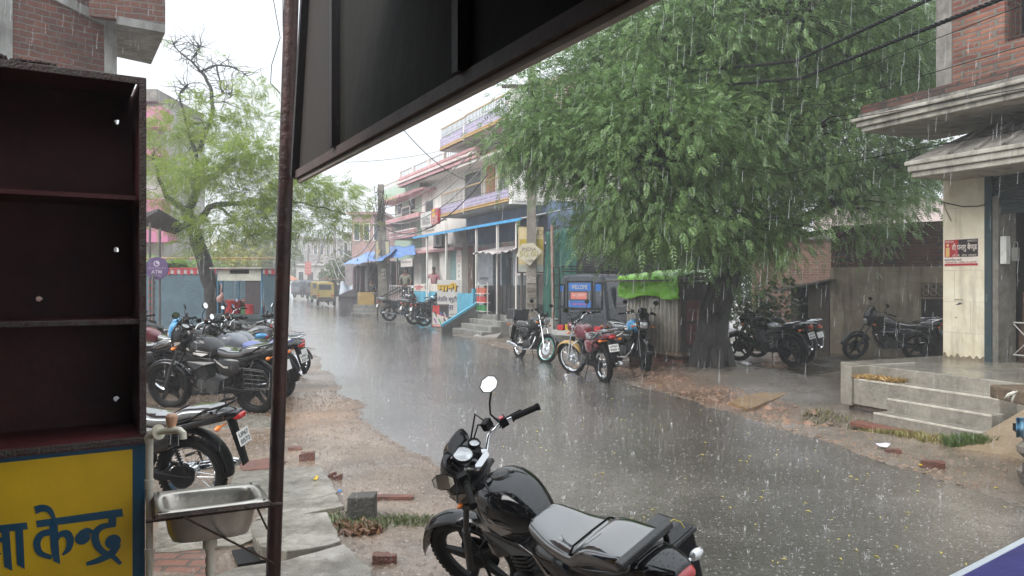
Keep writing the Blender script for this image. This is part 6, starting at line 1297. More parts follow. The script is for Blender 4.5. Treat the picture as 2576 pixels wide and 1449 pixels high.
# ------------------------------------------------------------------ grey jeep van
vn = thing('grey_van', 'grey passenger van parked under the tree, seen from behind, with a welcome sticker window', 'van')
def van():
    vg = wet_gloss('van_grey', (.045,.053,.063), .25, drops=False, coat=.2)
    rl_ = gpt(1418,880); T = Matrix.Translation((gpt(1463,882).x, gpt(1463,882).y, 0)) @ Matrix.Rotation(R(-42), 4, 'Z')
    # local: x right across the rear, y forward (away from viewer), z up
    vn.location = T.translation; W2 = .80; H = 1.96; LN = 4.1
    b = MB(T)
    def ring(y, inset, zt, zb): w = W2-inset; return [(-w,y,zb),(-w-.02,y,zb+.35),(-w,y,1.05),(-w+.09,y,zt-.18),(-w+.2,y,zt-.03),(0,y,zt),(w-.2,y,zt-.03),(w-.09,y,zt-.18),(w,y,1.05),(w+.02,y,zb+.35),(w,y,zb)]
    Rr = [ring(0,.05,H-.06,.42), ring(.08,0,H,.40), ring(2.6,0,H,.40), ring(2.95,.05,H-.15,.40), ring(3.2,.06,1.15,.40), ring(LN,.12,1.0,.45)]
    vs = [p for r_ in Rr for p in r_]; fs = []
    for i in range(len(Rr)-1):
        for j in range(10): fs.append((i*11+j, i*11+j+1, (i+1)*11+j+1, (i+1)*11+j))
        fs.append((i*11+10, i*11, (i+1)*11, (i+1)*11+10))
    fs.append(tuple(range(11))); fs.append(tuple(range(65,54,-1))); b.add(vs, fs); b.build('body', vg, vn, smooth=30)
    TB_ = T @ basis((0,0,0), (1,0,0), (0,0,1))        # rear face: x right, y up, z out towards viewer
    blue = mat('sticker_blue', (.02,.13,.42), .4)
    def win(x0, x1, z0, z1, nm='rear_window'):
        b = MB(TB_); b.box(x0-.035,x1+.035,z0-.035,z1+.035,-.004,.012); f = b.build(nm, RUB, vn, bevel=.012); panel(TB_, x0, x1, z0, z1, .013, glassd, f, 'pane', .004); return f
    f = win(-.42,.32,1.08,1.74)
    panel(TB_, -.40,.30,1.52,1.72,.018, blue, f, 'sticker', .002); panel(TB_, -.40,.30,1.10,1.27,.018, blue, f, 'sticker', .002); panel(TB_, -.33,.18,1.31,1.48,.018, mat('pale_red', (.6,.16,.14), .5), f, 'red_note', .002)
    text('WELCOME', T2(TB_, -.05, 1.62, .022), .11, pwh, f, width=.5); text('फर्रुखाबाद', T2(TB_, -.06, 1.395, .022), .10, pwh, f, width=.44); text('जय माता दी', T2(TB_, -.05, 1.185, .022), .09, mat('pink_letter', (.6,.1,.2), .5), f, width=.5)
    f = win(.44,.62,1.08,1.70); panel(TB_, .45,.61,1.52,1.69,.018, blue, f, 'sticker', .002)
    f = win(-.70,-.56,1.12,1.66); panel(TB_, -.69,-.57,1.5,1.65,.018, blue, f, 'sticker', .002)
    b = MB(TB_); b.box(-.46,.36,.62,.64,0,.012); b.box(-.46,.36,.97,.99,0,.012); b.box(-.475,-.46,.5,1.82,0,.012); b.box(.36,.375,.5,1.82,0,.012); b.box(.39,.68,.72,.78,0,.016); b.box(.39,.68,.84,.90,0,.016); b.box(-.40,-.1,.72,.78,0,.016); b.box(.1,.33,.72,.78,0,.016); b.build('door_seams', mat('seam_dark', (.03,.035,.04), .5), vn)
    b = MB(TB_); b.tube([(-.3,.9,.06),(-.3,.98,.08),(.25,.98,.08)], .014, 6); b.lathe([(0,0),(.09,0),(.1,.03),(.05,.1),(0,.1)], (-.12,.83,.01), (0,0,1), 14); b.tube([(-.12,.8,.1),(-.2,.62,.12),(-.05,.5,.06)], .018, 6); b.build('spare_wheel_carrier', STEEL, vn, smooth=True)
    b = MB(T); b.box(-.86,.86,-.14,.02,.36,.50); b.build('rear_bumper', mat('bumper_white', (.42,.42,.41), .5, var=.3), vn, bevel=.02)
    for s_ in (-1, 1): b = MB(T); b.box(.58*s_-.10,.58*s_+.10,-.15,-.02,.50,.64); b.build('tail_light', REDL, vn, bevel=.015)
    b = MB(TB_); b.box(-.42,.1,.51,.66,.12,.135); pn = b.build('number_plate', mat('plate_yellow', (.7,.42,.02), .4), vn); text('UP67 T', T2(TB_, -.16, .585, .137), .1, INK, pn, width=.44)
    b = MB(T); b.box(.1,.45,-.38,-.14,.30,.33); b.build('step_plate', STEEL, vn)
    b = MB(T)      # ladder
    for x in (-.80,-.60): b.tube([(x,-.12,.55),(x-.02,-.12,2.12),(x,.1,2.14)], .016, 6)
    for i in range(5): b.tube([(-.80,-.12,.75+.3*i),(-.60,-.12,.75+.3*i)], .013, 6)
    b.build('ladder', DARKM, vn)
    b = MB(T)      # roof rack
    for z in (2.02,2.09,2.16): b.tube([(-.72,.1,z),(.72,.1,z),(.72,2.8,z),(-.72,2.8,z),(-.72,.1,z)], .013, 6)
    for i in range(8): b.tube([(-.72,.15+.36*i,1.93),(-.72,.15+.36*i,2.17)], .012, 6); b.tube([(.72,.15+.36*i,1.93),(.72,.15+.36*i,2.17)], .012, 6); b.tube([(-.72,.15+.36*i,2.03),(.72,.15+.36*i,2.03)], .012, 6)
    b.build('roof_rack', DARKM, vn)
    TR_ = T @ basis((W2+.012,0,0), (0,1,0), (0,0,1))
    for a_, c_ in ((.35,1.15),(1.35,2.15),(2.3,2.8)):
        b = MB(TR_); b.box(a_,c_,1.1,1.68,.0,.012) ; b.build('side_window', glassd, vn, bevel=.01)
        panel(TR_, a_+.1, c_-.1, 1.5, 1.62, .013, blue, vn, 'sticker', .002) if a_ < 1 else None
    for (x, y) in ((-.70,.85),(.70,.85),(-.70,3.4),(.70,3.4)):
        b = MB(T); b.lathe([(.20,-.09),(.31,-.09),(.34,-.05),(.34,.05),(.31,.09),(.20,.09)], (x,y,.34), (1,0,0), 26, closed=True); w_ = b.build('wheel', RUB, vn, smooth=40); b = MB(T); b.lathe([(0,-.04),(.19,-.06),(.2,.08),(.12,.02),(0,.03)], (x,y,.34), (1,0,0), 18); b.build('rim', DARKM, w_, smooth=True)
    b = MB(T); b.box(-.12+.9,.9,2.85,2.95,1.2,1.45); b.build('side_mirror', DARKM, vn, bevel=.01)
van()
# ------------------------------------------------------------------ auto rickshaws and carts down the street
def rickshaw(px, d, yaw, canopy, body, label, z=0.0, lean=0):
    p = at(px, 750, d); t = thing('auto_rickshaw', label, 'auto rickshaw', (p.x, p.y, z), (0,0,yaw), 'auto rickshaws waiting down the street'); k = lambda b, n, m, **q: b.build(n, m, t, local=True, **q)
    b = MB(); b.loft([(-1.0,.45,1.5,.55,.35),(-.95,.4,1.68,.62,.35),(-.2,.9,1.75,.64,.4),(.5,1.3,1.74,.62,.4),(.75,1.45,1.65,.55,.5)], 20, 3); k(b, 'canopy', canopy, smooth='all')
    b = MB(); b.box(-.98,-.3,-.62,.62,.32,.82); b.box(-.3,.55,-.6,.6,.28,.40); b.loft([(.5,.3,1.15,.55,.5),(.9,.3,1.05,.45,.6),(1.2,.35,.9,.28,.8)], 14, 3); k(b, 'body', body, bevel=.02)
    b = MB(); b.box(-1.03,-.99,-.42,.42,1.15,1.5); k(b, 'rear_window', glassd, bevel=.02)
    b = MB(); b.box(-1.06,-1.0,-.5,.5,.42,.62); k(b, 'rear_panel', mat('rear_black', (.03,.03,.03), .5))
    for s_ in (-1, 1): b = MB(); b.box(-1.03,-.99,.48*s_-.06,.48*s_+.06,.68,.8); k(b, 'tail_light', REDL)
    for (x, y) in ((-.6,-.55),(-.6,.55),(1.1,0)): b = MB(); b.lathe([(.10,-.06),(.2,-.06),(.22,0),(.2,.06),(.10,.06)], (x,y,.22), (0,1,0), 20, closed=True); k(b, 'wheel', RUB, smooth=True)
    b = MB()
    for y in (-.4,0,.4): b.tube([(-.8,y,1.78),(.3,y,1.80)], .02, 5)
    b.tube([(-.8,-.4,1.79),(-.8,.4,1.79)], .02, 5); b.tube([(.3,-.4,1.8),(.3,.4,1.8)], .02, 5); k(b, 'roof_rack', ironw)
    b = MB(); b.box(.45,.5,-.5,.5,.9,1.5); k(b, 'windscreen', glassd)
    return t
ybk = mat('rickshaw_yellow', (.28,.21,.05), .4, scale=2, var=.2); gbk = mat('rickshaw_green', (.03,.22,.12), .4); blkb = mat('rickshaw_black', (.04,.045,.05), .4, scale=2); gry = mat('rickshaw_canopy', (.10,.12,.14), .5, scale=2, var=.3)
rickshaw(822, 54, R(98), ybk, blkb, 'yellow and black auto rickshaw parked nearest with a roof rack', .1)
rickshaw(806, 60, R(95), ybk, gbk, 'yellow and green auto rickshaw half hidden on the left of the nearest one', .15)
rickshaw(791, 72, R(92), gry, blkb, 'dark grey auto rickshaw behind the yellow ones', .2)
rickshaw(762, 76, R(60), gry, blkb, 'farthest dark auto rickshaw standing a little askew', .25)
dk = mat('cart_dark', (.09,.08,.085), .7, scale=2, var=.5)
ct = thing('covered_cart', 'dark hand cart under a dull awning next to the yellow auto rickshaw', 'cart', tuple(gpt(865,770)))
p = at(862,768,54); b = MB(Matrix.Translation((p.x,p.y,.1))); b.box(-.75,.75,-.5,.5,.7,.85); b.box(-.7,.7,-.45,.45,.85,1.5); b.build('box', dk, ct)
b = MB(Matrix.Translation((p.x,p.y,.1))); b.box(-.95,1.0,-.8,.7,1.85,1.9)
for x in (-.7,.7): b.tube([(x,-.5,.1),(x,-.5,1.85)], .03, 6)
b.build('awning', mat('awning_reddish', (.18,.10,.09), .7), ct)
for x in (-.5,.5): b = MB(Matrix.Translation((p.x,p.y,.1))); b.lathe([(.24,-.02),(.28,-.02),(.28,.02),(.24,.02)], (x,-.5,.3), (1,.2,0), 20, closed=True); b.build('wheel', RUB, ct)
gtp = mat('grey_tarp', (.34,.38,.42), .4, scale=1.2, col2=(.20,.23,.27), bump=.5, bscale=5)
b = MB(); p = at(915,738,44); b.grid(lambda u, v: (p.x-1.3+3.0*u, p.y-.9+1.8*v, .75+1.25*(1-abs(2*v-1)**1.5)*(1-.75*abs(u-.3)**1.2)*(.9+.14*math.sin(u*19+v*3))-.35*noise.noise(Vector((u*5,v*4,1)))-.25*abs(math.sin(u*9))*v), 36, 18); tag(b.build('tarpaulin', gtp, smooth='all', solid=.02), 'crumpled grey tarpaulin heaped over a stall beside the seated man', 'tarpaulin')
b = MB(); p = at(895,745,43); b.box(p.x-.9,p.x+1.2,p.y-.4,p.y+.4,.0,.95); b.prism([(p.x-1.1,p.y-.5,.95),(p.x+1.4,p.y-.5,.95),(p.x+.1,p.y-.5,1.45)], (0,1.0,0)); tag(b.build('vending_box', dk), 'dark vendor box with a gabled lid below the blue tarpaulin', 'stall')
b = MB(); p = at(917,765,38.5); b.box(p.x-.35,p.x+.5,p.y-.03,p.y+.03,.05,1.25); tag(b.build('yellow_board', mat('old_yellow_board', (.45,.30,.10), .6, scale=3, var=.3)), 'old yellow board leaning against the stall railing', 'board')
b = MB(); p = at(935,760,38.8); 
for i in range(3): b.box(p.x-.9,p.x+1.3,p.y-.35*i-.35,p.y-.35*i,.0,.6-.2*i)
tag(b.build('stall_steps', CONC, bevel=.02), 'low concrete steps between the yellow board and the leaning pole', 'steps')
b = MB(); a, c_ = at(900,738,39.5), at(948,738,38.2); b.tube([a, c_], .04, 6)
for q in (a, a.lerp(c_,.5), c_): b.tube([(q.x,q.y,0),(q.x,q.y,q.z)], .04, 6)
tag(b.build('low_railing', ironw), 'low iron railing in front of the seated man', 'railing')
b = MB()
for i in range(26): q = gpt(985+rnd.uniform(-26,22), 775+rnd.uniform(-3,5)); b.ball((q.x,q.y,.06+.1*rnd.random()), (.18,.14,.10), 7, 5)
tag(b.build('sack_heap', mat('sack_white', (.45,.42,.40), .7, scale=5, var=.3), smooth=True), 'heap of whitish sacks by the stair rails left of the motorcycles', 'sacks', kind='stuff')
# far buildings closing the street
def farb(name, label, px0, px1, pyt, d, m, win=3, dd=8, z0=0, rows=2):
    a, c_ = at(px0, 700, d), at(px1, 700, d); z = EYE-(pyt-HZ)/FPX*d; t = thing(name, label, 'building', (a.x,d,0)); b = MB(); b.box(a.x,c_.x,d,d+dd,0,z); b.build('wall', m, t); T = basis((a.x,d,0), (1,0,0), (0,0,1)); w = c_.x-a.x
    for r_ in range(rows):
        for i in range(win):
            x = w*(i+.25)/win; zz = z-1.9-3.0*r_
            if zz > .4: window(T, x, x+min(1.2,w/win*.5), zz, zz+1.2, 0.0, t, white, False)
    b = MB(T); b.box(-.3,w+.3,z,z+.2,-dd,.3); b.build('roof_edge', m, t); return t
farb('far_building', 'brownish pink brick house behind the blue tarpaulins', 885, 960, 540, 56, mat('brown_pink_wall', (.40,.25,.23), .8, scale=.6, var=.25), 3)
farb('far_building', 'grey lilac building with a yellow side panel down the street', 862, 895, 590, 66, mat('lilac_grey_wall', (.34,.31,.34), .8, scale=.6, var=.25), 2)
b = MB(); a = at(889,606,62); c_ = at(906,668,62); b.box(a.x,c_.x,61.8,62,c_.z,a.z); tag(b.build('far_hoarding', mat('cream_yellow_panel', (.60,.50,.20), .6)), 'cream yellow hoarding panel on the far lilac building', 'hoarding')
farb('far_building', 'long low grey brown building closing the street', 770, 866, 603, 95, mat('grey_brown_wall', (.32,.28,.28), .8, scale=.5, var=.3), 6)
farb('far_building', 'pale cream house at the bend with a roof terrace', 738, 772, 598, 110, mat('far_cream', (.46,.44,.38), .8, scale=.5, var=.3), 2)
farb('far_building', 'low white boundary building under the far boards', 745, 845, 668, 84, mat('far_white', (.5,.5,.48), .8, scale=.6, var=.2), 4, 4, rows=1)
farb('far_building', 'misty grey building far behind the handcart on the left', 560, 700, 655, 150, mat('far_grey', (.36,.38,.38), .8, scale=.3, var=.2), 5)
b = MB(); a = at(700,718,78); 
for i in range(4): b.grid(lambda u, v: (a.x+6*i-2+3.4*u, 78+3*v+i, 2.0+.7*math.sin(PI*u)), 8, 4)
tag(b.build('market_awning', mat('orange_awning', (.55,.20,.10), .6), solid=.03), 'faded orange awnings over the far market stalls', 'awning')
# ------------------------------------------------------------------ foliage
def leaves(name, m, parent, anchors, droop, nl, rach, llen, lwid, seed=1, updir=0.0, fan=.9, curl=.35):
    """compound leaves: anchors are (position, outward direction, size); each leaf is a rachis of paired leaflets"""
    g = np.random.default_rng(seed); n_ = len(anchors)
    P = np.array([a[0] for a in anchors], float); D = np.array([a[1] for a in anchors], float); S = np.array([a[2] for a in anchors], float)[:,None]
    D = D + g.normal(0, .55, (n_,3)); D[:,2] -= droop; D /= np.linalg.norm(D, axis=1, keepdims=True)
    U = g.normal(0, 1, (n_,3))*.5; U[:,2] += 1.2; Sd = np.cross(D, U); Sd /= np.linalg.norm(Sd, axis=1, keepdims=True); Nn = np.cross(Sd, D)
    V = []; L = rach*S*g.uniform(.7, 1.2, (n_,1))
    for k in range(nl):
        t = (k+1.0)/(nl+.5)
        c = P + D*L*t - np.array([0,0,1.])*(L*curl*t*t)
        sz = math.sin(PI*min(1, .22+.72*t))
        for s_ in (-1, 1):
            q = Sd*s_*fan + D*(.55) - np.array([0,0,1.])*.30 + g.normal(0, .13, (n_,3)); q /= np.linalg.norm(q, axis=1, keepdims=True)
            w_ = np.cross(q, Nn); w_ /= np.linalg.norm(w_, axis=1, keepdims=True); ll = llen*S*sz; lw = lwid*S*(.6+.4*sz)
            a = c; b_ = c+q*ll*.45+w_*lw; t_ = c+q*ll-np.array([0,0,1.])*ll*.12; d = c+q*ll*.45-w_*lw
            V += [a, b_, t_, d]
    A = np.stack(V, axis=1).reshape(-1, 3); Fc = np.arange(len(A)).reshape(-1, 4)
    return fast_mesh(name, A, Fc, m, parent)
def crown_anchors(ell, nclump, per, spread, seed, hole=.0, hs=.9, shell=.55, flat=1.0):
    g = random.Random(seed); out = []; tot = sum(e[3]*e[5] for e in ell); cl = []
    for (px, py, d, rx, ry, rz) in ell:
        c = at(px, py, d); k = int(nclump*rx*rz/tot)
        for _ in range(k):
            while True:
                v = Vector((g.gauss(0,1), g.gauss(0,1), g.gauss(0,1))).normalized(); r_ = shell+(1-shell)*g.random()**.6
                if v.z < -.2 and g.random() < .35: continue
                break
            p = c+Vector((v.x*rx*r_, v.y*ry*r_, v.z*rz*r_))
            if hole and noise.noise(p*hs) < -hole: continue
            cl.append((p, v, c))
    for (p, v, c) in cl:
        s0 = g.uniform(.75, 1.2)
        for _ in range(int(per*g.uniform(.5, 1.5))):
            o = Vector((g.gauss(0,1), g.gauss(0,1), g.gauss(0,1)*flat))*spread
            out.append((p+o, (v*.8+o.normalized()*.7), s0*g.uniform(.8, 1.15)))
    return out, cl
def limb(b, pts, r0, r1, n=8, wob=.0, seed=0):
    P = [Vector(p) for p in pts]; Q = []; W_ = []; k = len(P)
    for i in range(k-1):
        p0, p1, p2, p3 = P[max(i-1,0)], P[i], P[i+1], P[min(i+2,k-1)]
        for j in range(5):
            t = j/5; q = .5*((2*p1)+(-p0+p2)*t+(2*p0-5*p1+4*p2-p3)*t*t+(-p0+3*p1-3*p2+p3)*t**3); q += Vector((noise.noise(q*3+Vector((seed,0,0))), noise.noise(q*3+Vector((0,seed,7))), noise.noise(q*3+Vector((3,seed,0)))))*wob; Q.append(q)
    Q.append(P[-1]); m_ = len(Q)
    b.tube(Q, [r0+(r1-r0)*(i/(m_-1))**.8 for i in range(m_)], n); return Q
def twigs(b, Q, n_, length, r_, seed, up=.3, curl=.5):
    g = random.Random(seed)
    for _ in range(n_):
        q = Q[g.randrange(len(Q)//4, len(Q))]; d = Vector((g.gauss(0,1), g.gauss(0,1), g.gauss(up,.7))).normalized(); l = length*g.uniform(.5, 1.3); p = q; P = [p]
        for i in range(6): d = (d+Vector((g.gauss(0,1), g.gauss(0,1), g.gauss(0,1)))*curl*.45).normalized(); p = p+d*l/6; P.append(p)
        b.tube(P, [r_*(1-.8*i/6) for i in range(7)], 5)
        if g.random() < .6:
            p = P[3]; d2 = (d+Vector((g.gauss(0,1), g.gauss(0,1), g.gauss(0,.8)))).normalized(); b.tube([p, p+d2*l*.25, p+d2*l*.4+Vector((0,0,-.05*l))], [r_*.5, r_*.35, r_*.15], 4)
BARK = mat('wet_bark', (.030,.025,.021), .55, scale=9, col2=(.012,.010,.009), bump=.9, bscale=22)
_bn = BARK.node_tree
for _l in list(_bn.links):
    if _l.to_node.type == 'BUMP' and _l.to_socket.name == 'Height':
        _mp = N(_bn, 'ShaderNodeMapping'); _mp.inputs['Scale'].default_value = (1.6, 1.6, .22); _bn.links.new(coords(_bn), _mp.inputs[0]); _bn.links.new(_mp.outputs[0], _l.from_node.inputs['Vector']); _l.to_node.inputs['Distance'].default_value = .06
# --- big tree on the right
NE = [(1455,370,12.5,.95,1.2,1.0),(1500,260,13,1.1,1.4,1.0),(1690,150,13,1.6,2,1.3),(1950,50,13,2.0,2,1.4),(2190,90,14,1.3,1.6,1.3),(1650,400,12,1.45,1.6,1.4),(1560,550,13,.65,1.2,.42),(1700,560,12.5,1.3,1.5,.5),
      (1880,580,13,1.1,1.4,.6),(2030,330,13,1.0,1.3,1.1),(2120,520,14,1.2,1.2,.75),(2285,430,15,.55,.9,.7),(2290,170,14.8,.75,1,1.0),(1830,330,12.3,1.1,1.4,.9),(1350,360,12.5,.45,.8,.42),(1275,385,12.2,.32,.4,.28),(1340,250,13,.42,.6,.5),(1560,130,13.4,.5,.6,.4)]
nt_ = thing('neem_tree', 'huge neem tree with drooping feathery leaves and a dark forked trunk shading the right side', 'tree', (3.75,13.7,0))
NE += [(1850,470,13.6,1.3,1.2,.9),(1760,330,14,1.5,1.2,1.2),(1620,560,12.8,.9,1.2,.36),(1820,590,13,.8,1.2,.36),(2100,180,17,2.2,2,1.6),(1850,150,16.5,2.2,2,1.6),(2150,420,17,1.6,1.5,1.0)]  # extra foliage; the rear masses are added to shade the yard
an, cl = crown_anchors(NE, 2750, 36, .23, 11, hole=.33, hs=.8)
NEEM = leaf_mat('neem_leaf', (.022,.060,.018), (.26,.40,.14), .33)
leaves('crown', NEEM, nt_, an, .40, 6, .195, .060, .0105, 3)
b = MB(); tb = Vector((3.62,13.5,-.05)); fk = at(1845,640,13.6)
for k in range(7): a = 2*PI*k/7+.3; b.tube([tb+Vector((.75*math.cos(a), .6*math.sin(a), -.02)), tb+Vector((.34*math.cos(a), .3*math.sin(a), .22)), tb+Vector((.12*math.cos(a), .1*math.sin(a), .9))], [.05,.12,.16], 8)
limb(b, [tb, tb+Vector((.05,0,.8)), at(1800,780,13.7), fk], .33, .24, 18, .10)
limb(b, [fk, at(1875,560,13.5), at(1930,450,13.4), at(1990,330,13.3), at(2030,180,13.4)], .20, .08, 10, .05, 1)
limb(b, [fk, at(1780,520,13.2), at(1700,400,12.8), at(1600,280,12.8)], .15, .05, 9, .06, 2)
limb(b, [fk+Vector((.1,0,-.1)), at(1960,590,13.8), at(2080,520,14.3), at(2210,440,14.8), at(2330,380,15)], .17, .05, 9, .06, 3)
limb(b, [at(1990,600,14), at(2100,580,14.3), at(2230,560,14.6)], .07, .02, 7, .05, 4)
limb(b, [fk, at(1700,560,13), at(1540,480,12.7), at(1400,430,12.5)], .13, .04, 8, .06, 5)
limb(b, [at(1930,450,13.4), at(1800,300,12.9), at(1750,180,12.8)], .10, .03, 8, .06, 6)
limb(b, [at(1990,330,13.3), at(2120,250,13.6), at(2260,200,14.3)], .08, .03, 8, .06, 7)
g_ = random.Random(5); 
for (p, v, c) in cl:
    if g_.random() < .5: m_ = c.lerp(p, .5)+Vector((0,0,.1)); b.tube([c.lerp(p, .15), m_, p], [.022,.014,.006], 5)
b.build('trunk', BARK, nt_, smooth='all', fixn=False)
# low shrub between trunk and shack
shb = thing('shrub', 'leafy shrub with round leaves growing between the tree trunk and the shack', 'shrub', tuple(gpt(1930,890)))
an, cl = crown_anchors([(1900,800,16,.45,.5,.6),(1955,760,16,.4,.5,.5),(1840,760,15.5,.3,.4,.4)], 90, 10, .12, 5)
leaves('foliage', leaf_mat('shrub_leaf', (.03,.055,.02), (.10,.15,.05), .3), shb, an, .3, 2, .10, .075, .028, 4)
b = MB(); p = gpt(1925,893); twigs(b, [p, p+Vector((0,0,.3)), p+Vector((.1,0,.6)), p+Vector((.1,0,1.0))], 16, .8, .015, 3); b.build('stem', BARK, shb, fixn=False)
# --- gulmohar on the left with bare upper twigs
gt = thing('gulmohar_tree', 'gulmohar tree with fern like light green sprays and bare curling twigs on top', 'tree', tuple(gpt(545,850)))
GE = [(430,330,21,.7,1.2,.45),(470,440,20,1.0,1.2,.30),(560,330,21,.7,1,.35),(640,380,20.5,1.0,1.3,.40),(560,440,20,1.1,1.2,.30),(640,480,20,1.0,1.2,.30),(400,500,20,.5,.8,.35),(430,560,20,.5,.8,.2),(560,570,20,.8,1,.28),(650,560,20,.7,1,.35),(700,440,20.5,.8,1.2,.4),
      (780,470,21,1.0,1.1,.35),(860,500,22,.8,1,.25),(800,560,21,.8,1,.28),(640,300,21,.6,.8,.25),(590,250,21,.45,.6,.25),(640,210,21,.3,.4,.18),(500,270,21,.4,.5,.25),(890,560,22,.4,.5,.15),(700,600,20.5,.5,.7,.2),(390,400,21,.4,.8,.35),(520,620,19.8,.35,.5,.15),(700,520,20,.9,1,.35),(600,390,20,.9,1,.25)]
an, cl = crown_anchors(GE, 470, 9, .26, 21, shell=.1, flat=.35)
GUL = leaf_mat('gulmohar_leaf', (.075,.15,.012), (.36,.46,.06), .48)
leaves('crown', GUL, gt, an, .12, 9, .42, .125, .011, 6, curl=.28, fan=1.0)
b = MB(); B0 = gpt(550,858); 
T_ = limb(b, [B0, at(540,770,21.6), at(525,700,21.5), at(505,630,21.4), at(482,570,21.3), at(470,530,21.2)], .27, .17, 12, .05, 9)
br = [([at(482,575,21.3), at(540,515,21.2), at(610,512,21.1), at(660,520,21)], .12, .04), ([at(470,530,21.2), at(430,500,21), at(400,450,20.8), at(385,390,20.6)], .11, .03), ([at(472,535,21.2), at(500,470,21.3), at(540,440,21.3), at(600,400,21.4), at(650,385,21.5)], .13, .05),
      ([at(500,470,21.3), at(490,380,21.3), at(470,320,21.3), at(520,310,21.3)], .08, .03), ([at(500,380,21.3), at(530,300,21.3), at(535,250,21.3), at(520,200,21.3), at(500,175,21.3)], .07, .04),
      ([at(500,178,21.3), at(480,150,21.3), at(450,130,21.3), at(435,105,21.3)], .035, .012), ([at(505,180,21.3), at(545,165,21.4), at(585,170,21.4), at(620,190,21.5)], .035, .012), ([at(480,150,21.3), at(505,115,21.3)], .02, .008), ([at(610,512,21.1), at(700,500,21.2), at(800,520,21.6), at(870,540,22)], .05, .015), ([at(540,512,21.1), at(600,560,20.8), at(640,600,20.6)], .05, .015), ([at(470,320,21.3), at(455,240,21.2), at(470,215,21.2), at(460,235,21.2)], .035, .015), ([at(545,165,21.4), at(560,230,21.4), at(585,240,21.4)], .03, .01)]
for i, (pts, r0, r1) in enumerate(br): Q = limb(b, pts, r0, r1, 8, .07, i+20); twigs(b, Q, 26 if i in (4,5,6,7,10,11) else 12, .8, .012, 40+i, .25, .8)
b.build('trunk', BARK, gt, smooth='all', fixn=False)
an = [(at(x, y, 21.3)+Vector((rnd.gauss(0,.12), rnd.gauss(0,.2), rnd.gauss(0,.08))), Vector((rnd.gauss(0,1), rnd.gauss(0,1), .2)), .8) for x, y in ((435,105),(520,150),(585,150),(640,200),(600,190),(560,250),(450,215)) for _ in range(3)]
leaves('twig_leaves', GUL, gt, an, .1, 9, .42, .12, .011, 9, curl=.28)
# --- banana plants, bamboo tuft behind the blue wall, far misty trees
def banana(px, py, d, label, seed):
    g = random.Random(seed); p = at(px, py, d); t = thing('banana_plant', label, 'plant', (p.x, p.y, 0), group='banana plants behind the blue wall')
    b = MB(); b.tube([(p.x,p.y,0),(p.x,p.y,1.9)], [.14,.09], 10); b.build('stem', mat('banana_stem', (.16,.20,.07), .5), t, smooth=True)
    for k in range(8):
        a = 2*PI*k/8+g.random(); L_ = g.uniform(1.3,1.9); dr = g.uniform(.3,1.0); b = MB(); W_ = .26
        def fn(u, v, a=a, L_=L_, dr=dr):
            r_ = L_*v; w_ = (u-.5)*2*W_*math.sin(PI*min(1, .08+.92*v))**.6; z = 1.8+L_*(1.0-dr*.4)*math.sin(v*1.5)*.9-dr*v*v*1.2-abs(u-.5)*.16+.02*math.sin(v*40)*abs(u-.5)
            return (p.x+math.cos(a)*r_*.75-math.sin(a)*w_, p.y+math.sin(a)*r_*.75+math.cos(a)*w_, z)
        b.grid(fn, 6, 16); b.build('leaf', leaf_mat('banana_leaf', (.06,.13,.03), (.22,.34,.07), .5), t, smooth='all', fixn=False)
banana(395, 640, 26, 'leftmost banana plant, beside the pole of the round purple sign', 1); banana(452, 640, 27, 'banana plant with a bright yellow green leaf left of the gulmohar trunk', 2); banana(500, 640, 28, 'banana plant partly hidden behind the gulmohar trunk', 3)
def tree(name, label, blobs, m, n_, per, base, seed, ls=.12, group=None, trunk=True):
    t = thing(name, label, 'tree', base, group=group); an, cl = crown_anchors(blobs, n_, per, .35, seed, shell=.3); leaves('crown', m, t, an, .3, 3, .4, ls*2, ls*.5, seed)
    if trunk: b = MB(); c = Vector(base); e = at(*blobs[0][:3]); limb(b, [c, c.lerp(e,.5), e], .25, .1); b.build('trunk', BARK, t)
    return t
hz_ = leaf_mat('misty_leaf', (.07,.10,.04), (.17,.22,.09), .3)
tree('far_tree', 'misty round tree far behind the handcart', [(650,640,60,3.2,2.5,1.8),(600,655,58,2,2,1.3)], hz_, 120, 18, (at(640,700,60).x,60,0), 7)
tree('far_tree', 'yellowish bamboo like tree right behind the handcart canopy', [(575,670,30,.9,.8,.8),(600,640,30,.7,.8,.6)], leaf_mat('bamboo_leaf', (.16,.20,.04), (.45,.42,.12), .4), 60, 14, (at(580,700,30).x,30,0), 8, .06)
tree('far_tree', 'grey green tree over the far bend of the street', [(720,650,110,5,4,3.2),(690,665,105,4,4,2.5)], hz_, 110, 16, (at(710,700,110).x,110,0), 9, .2)
tree('far_tree', 'dark green tree mass behind the van and the tin kiosk', [(1480,640,26,1.6,1.2,1.4),(1620,660,26,1.8,1.2,1.5),(1760,650,27,1.8,1.2,1.6),(1890,650,27,1.3,1.2,1.4),(1700,740,27,1.6,1,1.0)], leaf_mat('dark_leaf', (.025,.05,.018), (.09,.14,.045), .3), 260, 16, (at(1650,700,26).x,26,0), 13, .1)
tree('far_tree', 'low green tree growing between the far boards and the stalls', [(880,672,60,1.8,1.5,1.0)], hz_, 50, 14, (at(880,700,60).x,60,0), 10)
